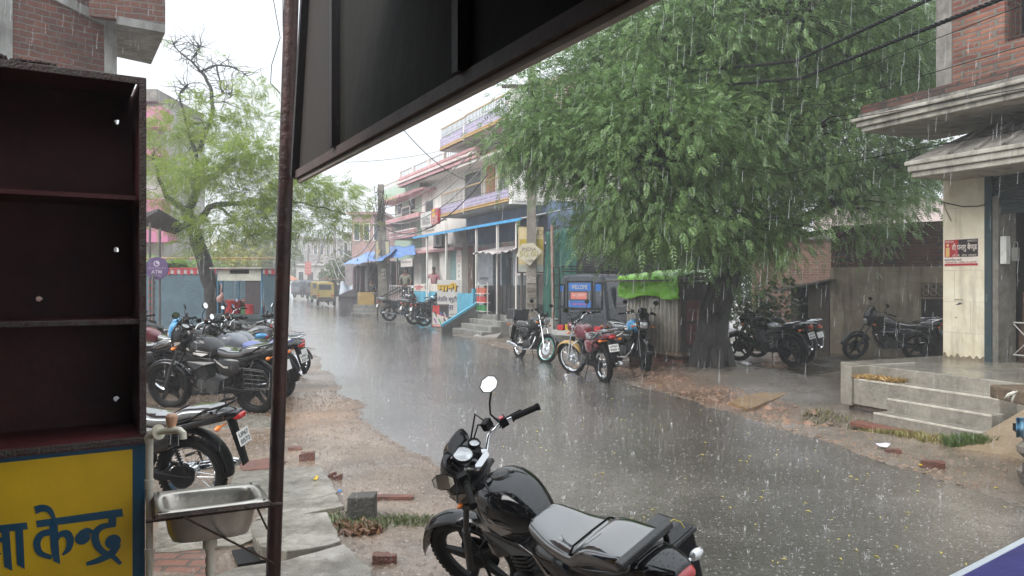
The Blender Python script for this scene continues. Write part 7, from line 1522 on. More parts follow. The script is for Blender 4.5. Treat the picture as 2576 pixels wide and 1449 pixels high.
# ------------------------------------------------------------------ left side: wall, sign, pole, handcart, buildings
BW = basis((at(367,700,23.2).x-2,23.2,0), (1,.06,0), (0,0,1))
bwl = thing('blue_wall', 'rough blue compound wall with a red and white toothed coping', 'wall', (at(367,700,23.2).x,23.2,0))
bx1 = hit(BW, 700, 700)[0]; bz = hit(BW, 440, 683)[1]; b = MB(BW); b.box(0,bx1,0,bz,-.25,0); b.build('wall', mat('rough_blue', (.095,.16,.20), .8, scale=2, col2=(.07,.115,.15), bump=1.0, bscale=18), bwl)
redp = mat('wall_red', (.42,.04,.06), .6, scale=6, var=.2); b = MB(BW)
for i in range(int(bx1/.2)): b.box(.2*i,.2*i+.1,bz-.10,bz+.06,-.2,.03)
b.box(0,bx1,bz+.061,bz+.12,-.27,.04); b.build('red_coping', redp, bwl)
b = MB(BW)
for i in range(int(bx1/.2)): b.box(.2*i+.1,.2*i+.2,bz-.07,bz+.06,-.2,.02); b.box(.2*i,.2*i+.1,.0,.12,.0,.03)
b.build('white_coping', mat('wall_white', (.5,.45,.45), .6), bwl)
x_ = hit(BW, 374, 700)[0]; b = MB(BW)
for i in range(10): b.box(x_-.0,x_+.18,.1+.2*i,.2+.2*i,0,.03)
b.build('corner_blocks', redp, bwl)
b = MB(BW); b.tube([(0,bz+.42,-.1),(bx1,bz+.42,-.1)], .025, 6); b.build('top_pipe', ironl, bwl)
as_ = thing('round_sign', 'round purple bank machine sign on black posts', 'sign', tuple(gpt(395,880)))
TA = basis(at(395,675,17.6), (1,.05,0), (0,0,1)); prp = mat('sign_purple', (.085,.045,.14), .45, bump=0)
b = MB(TA); b.lathe([(0,-.03),(.265,-.03),(.265,.02),(0,.02)], (0,0,0), (0,0,1), 36); b.build('disc', prp, as_)
lil = mat('sign_lilac', (.45,.38,.48), .5); text('ATM', T2(TA, 0,-.085,.024), .09, lil, as_, width=.24, bold=.01); text('Jana Small Finance Bank', T2(TA, 0,.005,.024), .03, lil, as_, width=.44); text('24 HOURS', T2(TA, 0,-.17,.024), .035, lil, as_, width=.2)
b = MB(TA); b.lathe([(.045,0),(.07,0),(.07,.003),(.045,.003)], (0,.11,.021), (0,0,1), 20, closed=True); b.lathe([(0,0),(.035,0),(.035,.003),(0,.003)], (.03,.13,.0215), (0,0,1), 14); b.build('emblem', lil, as_)
for px, d, tp in ((377,17.8,560),(402,17.9,575),(385,17.5,690)):
    p = at(px,700,d); b = MB(); b.tube([(p.x,p.y,0),(p.x,p.y,at(px,tp,d).z)], .028, 8); b.build('post', ironw, as_)
asb = thing('tin_shelter', 'dark tin sheet roof edge behind the round purple sign', 'shed', (at(400,700,19).x,19,0)); b = MB(); b.hexa([at(340,560,18.5), at(395,532,18.5), at(470,575,19.5), at(440,590,19.5), at(340,545,18.5), at(398,525,18.5), at(476,570,19.5), at(440,580,19.5)]); b.build('roof_sheet', dk, asb)
# handcart
hc = thing('food_cart', 'street food handcart with a tin canopy, glass signboard and blue posts', 'cart', tuple(gpt(600,880,0)))
dC = 18.6; cb = mat('cart_blue', (.03,.13,.22), .5); o0 = at(546,700,dC); o1 = at(660,700,dC-.3); TC = basis((o0.x,o0.y,0), (o1-o0), (0,0,1)); LC = (o1-o0).length; zt_ = hit(TC, 600, 676)[1]; zs = hit(TC, 600, 706)[1]; zd = hit(TC, 600, 790)[1]
b = MB(TC); b.box(-.12,LC+.08,zt_-.0,zt_+.03,-1.0,.15); b.build('canopy', mat('cart_tin', (.35,.33,.30), .5, scale=4, var=.4), hc)
b = MB(TC); b.box(0.03,LC-.03,zs,zt_-.02,-.02,.02); b.build('signboard', mat('cart_sign', (.42,.42,.36), .5, scale=6, var=.3), hc)
b = MB(TC); b.box(LC*.3,LC*.72,zs+.17,zs+.27,.021,.026); b.build('sign_window', DARKM, hc)
for x in (0.0,LC*.10,LC-.04): b = MB(TC); b.box(x,x+.035,.6,zt_,-.03,.01) ; b.build('post', cb, hc)
for x in (0.0,LC-.04): b = MB(TC); b.box(x,x+.035,.6,zt_,-.9,-.86); b.build('post', cb, hc)
b = MB(TC); b.box(-.05,LC+.05,zd-.12,zd,-.95,.05); b.box(0,LC,.45,zd-.12,-.9,0); b.build('deck', mat('cart_deck', (.03,.05,.055), .5, scale=5, var=.4), hc)
for x in (.2,LC-.2): b = MB(TC); b.lathe([(.22,-.03),(.27,-.03),(.27,.03),(.22,.03)], (x,.28,.08), (0,0,1), 22, closed=True); b.lathe([(0,-.05),(.05,-.05),(.05,.05),(0,.05)], (x,.28,.08), (0,0,1), 10); b.build('wheel', RUB, hc)
b = MB(TC); b.box(LC*.62,LC-.05,zd,zs,-.06,-.02); b.build('side_panel', mat('cart_dark_panel', (.04,.03,.035), .6, scale=8, var=.5), hc)
for px, w_, h_, l_ in ((579,.19,.34,'large red cooking drum on the handcart deck'),(626,.14,.24,'smaller red cooking drum at the right of the handcart deck')):
    x = hit(TC, px, 780)[0]; b = MB(TC); b.lathe([(w_*.97,0),(w_,h_*.1),(w_,h_*.9),(w_*1.06,h_*.95),(w_*1.06,h_),(w_*.9,h_*1.02),(0,h_*1.03)], (x,zd,-.1), (0,1,0), 24); tag(b.build('red_drum', mat('drum_red', (.36,.025,.03), .4, scale=5, var=.3), smooth=True), l_, 'drum', 'red drums on the handcart')
x = hit(TC, 606, 755)[0]; b = MB(TC); b.box(x-.07,x+.07,zd,zd+.16,-.3,-.1); tag(b.build('green_tin', mat('tin_green', (.04,.14,.04), .5)), 'small green tin between the two red drums', 'tin')
b = MB(TC); b.loft([(x-.32,zd,zd+.18,.1,.8,0),(x-.25,zd,zd+.36,.2,.8,0),(x,zd,zd+.46,.25,.8,0),(x+.2,zd,zd+.4,.2,.8,0),(x+.3,zd,zd+.2,.1,.8,0)], 14, 3, TC @ Matrix.Translation((0,0,-.5)) @ Matrix(((1,0,0,0),(0,0,1,0),(0,-1,0,0),(0,0,0,1))))
tag(b.build('covered_basket', brick_mat('checked_cloth', (.20,.05,.05), (.10,.04,.04), (.38,.3,.25), dark=.3, axis='SZ', bw=.05, rh=.05, msize=.006), smooth='all'), 'rounded basket under a dark red checked cloth behind the drums', 'basket')
b = MB(); p = at(556,745,dC-.15); b.loft([(-.10,-.14,-.02,.03,.9),(-.02,-.17,.04,.08,.9),(.03,-.15,.10,.06,.9),(.07,-.06,.02,.02,.9)], 10, 3, Matrix.Translation(p)); b.tube([p+Vector((0,0,.08)), p+Vector((.02,0,.3))], [.03,.008], 6); tag(b.build('snack_bag', mat('bag_clear_pink', (.45,.30,.28), .3, scale=12, col2=(.25,.10,.08)), smooth='all'), 'plastic bag of snacks hanging from the left post of the handcart', 'bag')
# white car
cr_ = thing('white_car', 'white hatchback driving towards the viewer, seen past the handcart', 'car', (at(640,760,52).x,52,0.05), (0,0,R(-100)))
def car():
    k = lambda b, n, m, **q: b.build(n, m, q.pop('par', cr_), local=True, **q); wp_ = wet_gloss('car_white', (.6,.6,.6), .2, drops=False)
    b = MB(); b.loft([(-1.85,.35,.75,.68,.35),(-1.7,.25,.9,.78,.3),(-.9,.22,.95,.82,.3),(.6,.22,.95,.82,.3),(1.5,.25,.85,.8,.3),(1.85,.35,.65,.68,.4)], 20, 4); k(b, 'body', wp_, smooth='all')
    b = MB(); b.loft([(-1.65,.85,1.0,.66,.4),(-1.3,.85,1.4,.64,.4),(-.2,.85,1.5,.64,.35),(.4,.85,1.42,.64,.4),(1.0,.85,.95,.66,.4)], 18, 4); k(b, 'cabin', glassd, smooth='all')
    b = MB(); b.loft([(-1.35,1.38,1.45,.55,.5),(-.2,1.44,1.54,.57,.5),(.35,1.38,1.46,.54,.5)], 16, 3); k(b, 'roof', wp_, smooth='all')
    for s_ in (-1, 1): b = MB(); b.ball((1.72,.55*s_,.68), (.12,.18,.09), 10, 6); k(b, 'headlight', LENS, smooth=True)
    b = MB(); b.box(1.78,1.87,-.45,.45,.42,.58); k(b, 'grille', DARKM, bevel=.02)
    for x in (-1.2,1.2):
        for s_ in (-1, 1): b = MB(); b.lathe([(0,-.08),(.28,-.09),(.30,0),(.28,.09),(0,.08)], (x,.74*s_,.28), (0,1,0), 20); k(b, 'wheel', RUB, smooth=True)
car()
# pink building bits behind the gulmohar, and small far silver car
pnk = mat('candy_pink', (.50,.16,.28), .7, scale=1.5, col2=(.42,.14,.24)); lb = thing('pink_white_house', 'pink and white painted house behind the gulmohar tree on the left', 'building', (at(385,700,30).x,30,0))
a = at(330,700,30); c_ = at(432,700,30); b = MB(); b.box(a.x,at(412,700,30).x,30,34,0,EYE+(HZ-262)/FPX*30); b.build('wall', mat('left_beige', (.45,.43,.40), .8, scale=1, var=.3, stain=.6), lb)
for y0, y1, xr in ((280,330,430),(380,400,425),(505,540,430),(575,612,445)): b = MB(); b.box(a.x,at(xr,700,30).x,29.2,29.99,EYE+(HZ-y1)/FPX*30,EYE+(HZ-y0)/FPX*30); b.build('balcony', pnk, lb)
b = MB(); b.box(a.x,at(410,700,30).x,29.5,34,EYE+(HZ-262)/FPX*30,EYE+(HZ-232)/FPX*30); b.build('roof_parapet', oldc, lb)
# brick building at the upper left with a projecting slab
DBL = 11.5; bl = thing('brick_building', 'unplastered brick building with concrete bands and a jutting brick balcony, upper left', 'building', (at(150,700,DBL).x,DBL,0))
TBL = basis((at(292,300,DBL).x,DBL,0), (.63,.777,0), (0,0,1))
def hb(px, py, off=0): return hit(TBL, px, py, off)
lbk = brick_mat('left_brick', (.22,.075,.05), (.14,.055,.04), (.20,.18,.16), dark=.65, axis='SZ', bw=.27, rh=.09, msize=.011); gcc = mat('band_concrete', (.33,.33,.31), .8, scale=2, col2=(.14,.135,.125), bump=.5, stain=.8)
xL = hb(30,100)[0]; xR = hb(262,100)[0]; xC = hb(292,150)[0]
b = MB(TBL); b.box(xL,xR,0,9,-.25,0); b.build('brick_wall', lbk, bl); b = MB(TBL); b.box(xL-1.5,xL-.001,0,9,-.3,.03); b.build('column', gcc, bl); b = MB(TBL); b.box(xR+.001,xC,0,hb(280,60)[1],-.3,.03); b.build('column', gcc, bl)
z1_ = hb(250,62)[1]; zz2 = hb(250,48)[1]; b = MB(TBL); b.hexa([(xL,z1_+.32,-.2),(xC,z1_-.05,-.2),(xC,z1_-.05,.05),(xL,z1_+.32,.05),(xL,z1_+.45,-.2),(xC,z1_+.1,-.2),(xC,z1_+.1,.05),(xL,z1_+.45,.05)]); b.build('band', gcc, bl)
zA = at(415,80,10.9).z; p0 = TBL @ Vector((xC-.3,0,0)); e0 = at(417,75,11.2); e1 = at(380,162,7.9); zsl = EYE+(HZ-78)/FPX*11.2
bs = MB(); q0 = Vector((p0.x+.2,p0.y+.1,zsl)); qa = Vector((at(290,60,11.5).x,11.6,zsl)); qb = Vector((at(416,80,11.2).x,11.25,zsl)); qc = at(378,162,FPX*(zsl-EYE)/(HZ-162)); qd = at(292,143,FPX*(zsl-EYE)/(HZ-143))
# the slab reaches from the wall corner further away to the right: place it behind the facade
dn = FPX*(zsl-EYE)
far_l = at(293,143,dn/(HZ-143)*1.0); far_r = at(380,162,dn/(HZ-162)); near_r = at(416,82,dn/(HZ-82)); near_l = at(293,60,dn/(HZ-60))
bs.prism([near_l, near_r, far_r, far_l], (0,0,.12)); bs.build('balcony_slab', gcc, bl)
b = MB(); b.prism([near_l+Vector((-.4,-.0,.121)), near_r+Vector((0,0,.121)), far_r+Vector((0,0,.121)), far_r+Vector((-.12,0,.121)), near_r+Vector((-.14,.12,.121)), near_l+Vector((-.4,.12,.121))], (0,0,2.2)); b.build('balcony_brick', lbk, bl)
# ------------------------------------------------------------------ people
SKIN = mat('brown_skin', (.16,.08,.05), .5, bump=0); HAIR = mat('black_hair', (.012,.010,.010), .5, bump=0)
def skin_mesh(name, J, E, m, par, sub=2):
    me = bpy.data.meshes.new(name); me.from_pydata([j[0] for j in J], E, []); o = bpy.data.objects.new(name, me); COL.objects.link(o); o.parent = par
    md = o.modifiers.new('skin', 'SKIN'); md.use_smooth_shade = True
    for i, j in enumerate(J): v = me.skin_vertices[0].data[i]; v.radius = (j[1], j[2] if len(j) > 2 else j[1]); v.use_root = (i == 0)
    o.modifiers.new('sub', 'SUBSURF').levels = sub; o.modifiers['sub'].render_levels = sub; me.materials.append(m); return o
def person(label, loc, yaw, seated=False, shirt=None, trouser=None, arm=0, group=None, scale=1.0):
    t = thing('person', label, 'person', loc, (0,0,yaw), group); t.scale = (scale,)*3
    hz0 = .48 if seated else .92
    J = [((0,0,hz0),.13,.10),((0,0,hz0+.25),.13,.095),((0,.0,hz0+.47),.15,.10),((0,.01,hz0+.58),.05),((0,.02,hz0+.66),.075,.085),((0,.025,hz0+.76),.07,.085)]; E = [(0,1),(1,2),(2,3),(3,4),(4,5)]
    for s_ in (-1, 1):
        o = len(J); el = (s_*.26,.02,hz0+.24) if not arm or s_ < 0 else (s_*.30,.10,hz0+.30); ha = (s_*.24,.14,hz0+.02) if not arm or s_ < 0 else (s_*.22,.30,hz0+.45)
        if seated: el = (s_*.25,.10,hz0+.25); ha = (s_*.15,.34,hz0+.16)
        J += [((s_*.18,.0,hz0+.48),.06),(el,.042),(ha,.028),((ha[0],ha[1]+.06,ha[2]-.05),.03,.018)]; E += [(2,o),(o,o+1),(o+1,o+2),(o+2,o+3)]
        for f in range(4): J += [((ha[0]+(f-1.5)*.018,ha[1]+.11,ha[2]-.10-.004*abs(f-1.5)),.009)]; E += [(o+3,o+4+f)]
        J += [((ha[0]-s_*.035,ha[1]+.07,ha[2]-.06),.010)]; E += [(o+3,o+8)]
        o = len(J)
        if seated: J += [((s_*.10,.05,hz0-.02),.09),((s_*.14,.44,hz0),.065),((s_*.14,.46,.08),.045),((s_*.15,.60,.04),.035)]
        else: J += [((s_*.09,0,hz0-.06),.09),((s_*.11,.02,.48),.06),((s_*.12,-.01,.08),.042),((s_*.13,.13,.035),.035)]
        E += [(0,o),(o,o+1),(o+1,o+2),(o+2,o+3)]
    skin_mesh('body', J, E, SKIN, t)
    k = lambda b, n, m, **q: b.build(n, m, t, local=True, **q)
    b = MB(); b.ball((0,.005,hz0+.80), (.088,.10,.085), 14, 8); k(b, 'hair', HAIR, smooth=True)
    b = MB()
    for s_ in (-1, 1): b.ball((s_*.032,.098,hz0+.745), (.011,.006,.007), 8, 5)
    k(b, 'eyes', HAIR); b = MB(); b.ball((0,.115,hz0+.715), (.014,.018,.022), 8, 5); k(b, 'nose', SKIN, smooth=True); b = MB(); b.ball((0,.10,hz0+.675), (.028,.008,.007), 8, 4); k(b, 'mouth', mat('lip_brown', (.12,.04,.035), .5), smooth=True)
    for s_ in (-1, 1): b = MB(); b.ball((s_*.088,.01,hz0+.735), (.010,.018,.026), 8, 5); k(b, 'ear', SKIN, smooth=True)
    J2 = [((0,0,hz0+.0),.15,.12),((0,0,hz0+.25),.15,.115),((0,0,hz0+.50),.16,.11)]; E2 = [(0,1),(1,2)]
    for s_ in (-1, 1):
        o = len(J2); e_ = Vector(J[6 if s_ < 0 else 19][0]) if False else None; el = (s_*.26,.02,hz0+.24) if not arm or s_ < 0 else (s_*.30,.10,hz0+.30)
        if seated: el = (s_*.25,.10,hz0+.25)
        J2 += [((s_*.19,.0,hz0+.48),.075),((el[0],el[1],el[2]),.062)]; E2 += [(2,o),(o,o+1)]
    skin_mesh('shirt', J2, E2, shirt, t)
    J3 = [((0,0,hz0-.0),.14,.115)]; E3 = []
    for s_ in (-1, 1):
        o = len(J3)
        J3 += [((s_*.10,.05,hz0-.03),.10),((s_*.14,.44,hz0),.075),((s_*.14,.46,.12),.06)] if seated else [((s_*.09,0,hz0-.08),.10),((s_*.11,.02,.48),.075),((s_*.12,-.01,.10),.062)]; E3 += [(0,o),(o,o+1),(o+1,o+2)]
    skin_mesh('trousers', J3, E3, trouser, t); return t
chk = brick_mat('checked_shirt', (.38,.04,.07), (.30,.03,.06), (.62,.45,.48), dark=.1, axis='SZ', bw=.09, rh=.09, msize=.012, rough=.7)
drk = mat('dark_cloth', (.05,.05,.06), .8)
pd = TF @ Vector((F_(1094,690,.9)[0], PF, .95)); person('man in a red and white checked shirt standing in the shop doorway', tuple(pd), R(172), False, chk, drk, 1)
p = at(935,738,40.5); person('man in dark clothes sitting by the low railing of the stalls', (p.x,p.y,.62), R(185), True, drk, drk)
b = MB(); b.box(p.x-.4,p.x+.4,p.y-.25,p.y+.25,.0,1.06); tag(b.build('ledge_block', CONC), 'concrete block ledge the dark clothed man sits on', 'ledge')
p = at(1020,716,35.5); person('dim standing figure inside the open shop under the blue tarpaulin', (p.x,p.y,PF), R(180), False, mat('dull_shirt', (.22,.22,.17), .8), drk)
# ------------------------------------------------------------------ the parked motorcycles
silv = mat('silver_decal', (.42,.40,.37), .4, metal=.3); GP = 'motorcycles parked on the left side'
dB = wet_gloss('blue_paint', (.03,.26,.52), .15); rdP = wet_gloss('red_paint', (.13,.010,.02), .15); lav = mat('lavender_cover', (.17,.20,.42), .6, scale=5, var=.25, bump=.3); gryp = wet_gloss('grey_paint', (.12,.13,.15), .2)
def bz_(x, y): return max(gz(x, y), -.02)
mc = make_bike('motorcycle', 'black glossy motorcycle in the foreground with a black side box, leaning on its stand', .613, 3.213, 2.167, z=-.033, lean=-.40, steer=.42, scale=.955, accent=mat('decal_bronze', (.34,.30,.27), .4, metal=.4), noses='main', group=None, plate=None)
k = lambda b, n, m, **q: b.build(n, m, q.pop('par', mc), local=True, **q)
def pan():
    T = Matrix.Translation((-.05,-.30,.41)) @ Matrix.Diagonal((.62,.62,.72,1)); b = MB(T)
    b.hexa([(-.13,-.10,-.05),(.13,-.10,-.05),(.13,.10,-.05),(-.13,.10,-.05),(-.17,-.12,.34),(.17,-.12,.34),(.17,.12,.34),(-.17,.12,.34)]); o = k(b, 'side_box', BLKP, bevel=.015)
    b = MB(T); b.box(-.185,.185,-.135,.135,.335,.365); b.hexa([(-.175,-.125,.366),(.175,-.125,.366),(.175,.125,.366),(-.175,.125,.366),(-.11,-.07,.42),(.11,-.07,.42),(.11,.07,.42),(-.11,.07,.42)]); k(b, 'lid', BLK, par=o, bevel=.006)
    b = MB(T); b.tube([(-.18,-.13,.20),(.18,-.13,.20),(.18,.13,.20),(-.18,.13,.20),(-.18,-.13,.20)], .008, 6); k(b, 'strap', BLKP, par=o)
pan()
b = MB(); b.box(-.31,-.27,-.15,.15,.865,.895); k(b, 'grab_bar', STEEL, bevel=.006)
b = MB(); b.tube([(-.29,-.14,.885),(-.30,-.165,.89),(-.32,-.18,.875),(-.33,-.18,.85)], .003, 6); k(b, 'cord', mat('yellow_cord', (.6,.5,.12), .5), smooth=True)
make_bike('motorcycle', 'big black motorcycle with silver stripes, nearest full one left of the iron pole', -3.36, 9.85, R(162), z=0.0, scale=1.08, accent=silv, guard=True, group=GP, steer=.1, mirrors=(1,1))
make_bike('motorcycle', 'motorcycle behind the tap showing only its black seat, grab loop and white number plate', -2.44, 5.75, R(172), z=.0, nose='round', wire=True, plate=('UP67','0572'), group=GP, seatlen=1.1, scale=.93)
make_bike('motorcycle', 'motorcycle with a lavender cloth seat cover and a red tail lamp jutting past the pole', -3.45, 11.0, R(163), z=.0, tankm=gryp, seatm=lav, rack=True, group=GP, plate=('UP67','3214'), scale=1.05)
make_bike('motorcycle', 'grey tank motorcycle standing just behind the lavender seated one', -3.75, 12.1, R(166), z=.0, tankm=gryp, nose='round', wire=True, rack=True, group=GP)
make_bike('motorcycle', 'black motorcycle facing right with lettered silver tank beside the handcart', -5.2, 13.3, R(8), z=.0, tankm=wet_gloss('dark_silver', (.10,.10,.105), .2), nose='round', hero=True, wire=True, group=GP)
make_bike('motorcycle', 'motorcycle with a bright blue nose fairing in the middle of the left row', -4.75, 13.0, R(196), z=.0, paint=dB, tankm=BLK, fendm=BLK, group=GP, steer=.2)
make_bike('motorcycle', 'motorcycle with a chrome rack and wire wheels nearest the kiosk edge on the left', -5.35, 11.6, R(170), z=.0, rack=True, wire=True, nose='round', group=GP, plate=('UP67','3'))
make_bike('motorcycle', 'farther motorcycle with chrome rack under the round purple sign', -5.75, 13.2, R(172), z=.0, rack=True, nose='round', tankm=rdP, group=GP)
make_bike('motorcycle', 'motorcycle with an orange tail lamp standing right of the handcart', -5.55, 16.6, R(150), z=.0, rack=True, nose='round', wire=True, group=GP, plate=('UP67','2291'))
make_bike('motorcycle', 'black motorcycle standing behind the blue nosed one by the blue wall', -6.6, 15.2, R(200), z=.0, group=GP)
GR = 'motorcycles parked on the right side'; teal_r = mat('teal_rim', (.02,.35,.26), .4)
r1 = make_bike('motorcycle', 'black motorcycle with a teal rimmed front wheel and a tail box, by the concrete pole', .16, 17.4, R(-65), z=bz_(.16,17.4), nose='round', wire=True, steer=.25, group=GR, lean=-.12, tall_mirror=1, scale=1.02)
b = MB(); b.lathe([(.225,-.03),(.237,-.03),(.237,.03),(.225,.03)], (1.27,0,.3), (0,1,0), 40, Matrix.Translation(STR) @ Matrix.Rotation(.25, 4, STRAX) @ Matrix.Translation(-STR), closed=True); b.build('teal_ring', teal_r, r1, local=True)
b = MB(); b.box(-.52,-.12,-.2,.2,.86,1.10); b.build('tail_bag', mat('bag_black', (.03,.03,.035), .5, scale=8, var=.4), r1, local=True, bevel=.03)
make_bike('motorcycle', 'dark red motorcycle seen from behind with a white number plate, in front of the van', 1.62, 13.05, R(108), z=bz_(1.62,13.05), nose='round', wire=True, tankm=rdP, fendm=mat('gold_fender', (.45,.28,.08), .4), paint=rdP, rack=True, plate=('UP67','9051'), steer=.45, group=GR, lean=-.10, scale=1.05)
make_bike('motorcycle', 'black motorcycle with a bright blue tank standing against the tin kiosk', 2.06, 15.15, R(-72), z=bz_(2.06,15.15), tankm=dB, steer=-.25, group=GR, accent=pwh, scale=1.05, tall_mirror=1)
make_bike('motorcycle', 'dark motorcycle with number plate standing on the wet yard right of the tree trunk', 5.6, 14.9, R(122), z=.06, plate=('UP67','M4396'), group=GR, nose='round', scale=1.05)
make_bike('motorcycle', 'dark motorcycle with a chrome rack right beside the other one on the wet yard', 6.1, 15.6, R(118), z=.06, rack=True, group=GR, nose='round', tankm=gryp)
make_bike('motorcycle', 'dark motorcycle leaning before the old plastered yard wall', 8.75, 16.2, R(172), z=.06, rack=True, plate=('UP67','1842'), group=GR)
GM = 'motorcycles parked before the beauty parlour sign'
make_bike('motorcycle', 'leftmost of the three motorcycles near the parlour sign, with side bags', -5.40, 33, R(27), z=.03, group=GM, rack=True, scale=1.14)
make_bike('motorcycle', 'middle one of the three motorcycles near the parlour sign', -3.95, 30.2, R(27), z=.03, group=GM, rack=True, scale=1.12)
make_bike('motorcycle', 'nearest of the three motorcycles near the parlour sign, next to the sandwich board', -3.40, 29.0, R(30), z=.03, group=GM, nose='round', scale=1.1)
# ------------------------------------------------------------------ fallen leaves, gravel, splashes, rain
g = random.Random(99); V = []; F = []
def leafq(x, y, z, s_, arr=None):
    a = g.uniform(0, 2*PI); o = len(V); dx, dy = math.cos(a)*s_, math.sin(a)*s_
    V.extend([(x-dx,y-dy,z+.003),(x+dy*.4,y-dx*.4,z+.01),(x+dx,y+dy,z+.004),(x-dy*.4,y+dx*.4,z+.012)]); F.append((o,o+1,o+2,o+3))
for _ in range(230):
    y = 4.5+16*g.random()**1.3; r_ = edge_r(y); t = g.random()**.7; x = r_-3.4+3.9*t if g.random() < .85 else r_-4.5*g.random(); leafq(x, y, max(gz(x,y), .014), g.uniform(.012,.026))
tag(fast_mesh('fallen_leaves', V, np.array(F), leaf_mat('yellow_leaf', (.35,.30,.05), (.65,.55,.10), .2)), 'small yellow leaves scattered over the wet road', 'leaves', kind='stuff')
def rocks(name, label, n_, fn, m, smin, smax):
    V = []; F = []; base = [(1,0,0),(0,1,0),(-1,0,0),(0,-1,0),(0,0,1)]
    for _ in range(n_):
        x, y = fn(); s_ = smin+(smax-smin)*g.random()**3; z = gz(x, y)-.003; a = g.uniform(0, PI); o = len(V)
        for (bx, by, bz0) in base: q = Vector((bx*s_*g.uniform(.6,1.3), by*s_*g.uniform(.6,1.2), bz0*s_*g.uniform(.4,.9))); V.append((x+q.x*math.cos(a)-q.y*math.sin(a), y+q.x*math.sin(a)+q.y*math.cos(a), z+q.z))
        F += [(o,o+1,o+4),(o+1,o+2,o+4),(o+2,o+3,o+4),(o+3,o,o+4)]
    return tag(fast_mesh(name, V, np.array(F), m), label, 'gravel', kind='stuff')
def left_sh(): y = 3.6+9*g.random()**1.4; return (edge_l(y)-2.4*g.random()**1.2+.1, y)
def right_sh(): y = 6.2+16*g.random()**1.2; return (edge_r(y)+1.3*g.random()**1.5-.04, y)
def rubble_sh(): y = 9.0+6*g.random(); return (edge_r(y)+.15+1.0*g.random(), y)
stn = mat('pebble', (.20,.16,.13), .4, scale=3, col2=(.10,.075,.06)); 
rocks('gravel', 'loose wet gravel over the left roadside', 15000, left_sh, stn, .005, .026)
rocks('gravel', 'gravel and chips along the right road edge', 8000, right_sh, mat('pebble_brown', (.24,.17,.12), .5, scale=3, col2=(.10,.07,.05)), .005, .030)
rocks('rubble', 'broken brick and stone rubble between the road and the tree', 420, rubble_sh, mat('rubble_mix', (.26,.15,.10), .6, scale=2, col2=(.13,.10,.08), bump=.5), .02, .085)
rn = bpy.data.materials.new('rain_water'); rn.use_nodes = True; q_ = rn.node_tree; bb = q_.nodes['Principled BSDF']; bb.inputs['Base Color'].default_value = (.9,.93,.95,1); bb.inputs['Roughness'].default_value = .15; bb.inputs['Alpha'].default_value = .22
sp_ = bpy.data.materials.new('splash_water'); sp_.use_nodes = True; q_ = sp_.node_tree; bb = q_.nodes['Principled BSDF']; bb.inputs['Base Color'].default_value = (.9,.9,.88,1); bb.inputs['Roughness'].default_value = .2; bb.inputs['Alpha'].default_value = .38
V = []; F = []
def splash(x, y, z, h, k):
    for _ in range(k):
        a = g.uniform(0, 2*PI); r0 = h*.25; r1 = h*g.uniform(.45,.8); w_ = h*.10; o = len(V); c_, s_ = math.cos(a), math.sin(a); hh = h*g.uniform(.5,1.1)
        V.extend([(x+c_*r0-s_*w_, y+s_*r0+c_*w_, z), (x+c_*r0+s_*w_, y+s_*r0-c_*w_, z), (x+c_*r1+s_*w_*.3, y+s_*r1-c_*w_*.3, z+hh), (x+c_*r1-s_*w_*.3, y+s_*r1+c_*w_*.3, z+hh*1.05)]); F.append((o,o+1,o+2,o+3))
for _ in range(5200):
    y = 4.0+26*g.random()**1.55; l_, r_ = lerp(RL, y), lerp(RR, y); x = l_+(r_-l_)*g.random(); big = g.random() < .06; splash(x, y, .012, g.uniform(.02,.035) if big else g.uniform(.006,.017), 6 if big else 4)
tag(fast_mesh('rain_splashes', V, np.array(F), sp_), 'little crowns of rain splashing on the wet road', 'rain', kind='stuff')
V = []; F = []
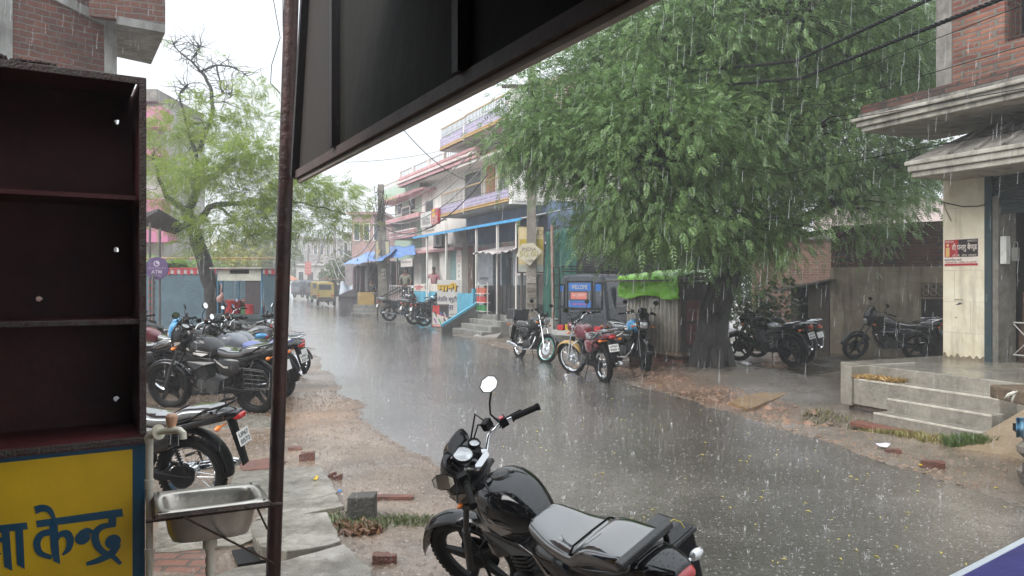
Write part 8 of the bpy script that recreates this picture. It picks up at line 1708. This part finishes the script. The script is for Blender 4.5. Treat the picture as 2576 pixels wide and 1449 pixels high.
for _ in range(13000):      # flat white flecks standing in for ripple highlights on the water film
    y = 4.0+34*g.random()**1.5; l_, r_ = lerp(RL, y)-1.6, lerp(RR, y); x = l_+(r_-l_)*g.random(); a = g.gauss(0, .5); s_ = g.uniform(.003,.010)*(1+y*.045); w_ = s_*g.uniform(.15,.3); o = len(V); c_, d_ = math.cos(a), math.sin(a); z = max(gz(x,y)+.004, .020)
    V.extend([(x-c_*s_,y-d_*s_,z),(x+d_*w_,y-c_*w_,z+.002),(x+c_*s_,y+d_*s_,z),(x-d_*w_,y+c_*w_,z+.004)]); F.append((o,o+1,o+2,o+3))
tag(fast_mesh('painted_glints', V, np.array(F), sp_), 'tiny pale flecks painted as ripple glints over the wet road', 'rain', kind='stuff')
V = []; F = []
for _ in range(6500):      # falling drops
    y = 3.8+22*g.random()**.9; x = g.uniform(-.72,.72)*y*1.05; z = g.uniform(.0, EYE+.42*y)
    if x < -.25*y and y < 4.5: continue
    h = g.uniform(.03,.17); w_ = g.uniform(.0005,.0017)*(1+y*.05); tl = .06*h; o = len(V)
    V.extend([(x-w_,y,z),(x,y-w_,z),(x+w_,y,z),(x,y+w_,z),(x-w_*.5+tl,y,z+h),(x+tl,y-w_*.5,z+h),(x+w_*.5+tl,y,z+h),(x+tl,y+w_*.5,z+h)])
    for i in range(4): F.append((o+i, o+(i+1) % 4, o+4+(i+1) % 4, o+4+i))
tag(fast_mesh('raindrops', V, np.array(F), rn), 'slender raindrops falling all over the street', 'rain', kind='stuff')
# ------------------------------------------------------------------ rainy air
hm = bpy.data.materials.new('rain_haze'); hm.use_nodes = True; hn = hm.node_tree; hn.nodes.clear(); ho = hn.nodes.new('ShaderNodeOutputMaterial'); pv = hn.nodes.new('ShaderNodeVolumePrincipled')
pv.inputs['Color'].default_value = (.97,.98,1,1); pv.inputs['Density'].default_value = HAZE; pv.inputs['Anisotropy'].default_value = .2; hn.links.new(pv.outputs[0], ho.inputs['Volume'])
b = MB(); b.box(-170,120,-18,250,-1.2,12.5); h_ = b.build('haze', hm); tag(h_, 'pale rainy air filling the street', 'haze', kind='stuff')
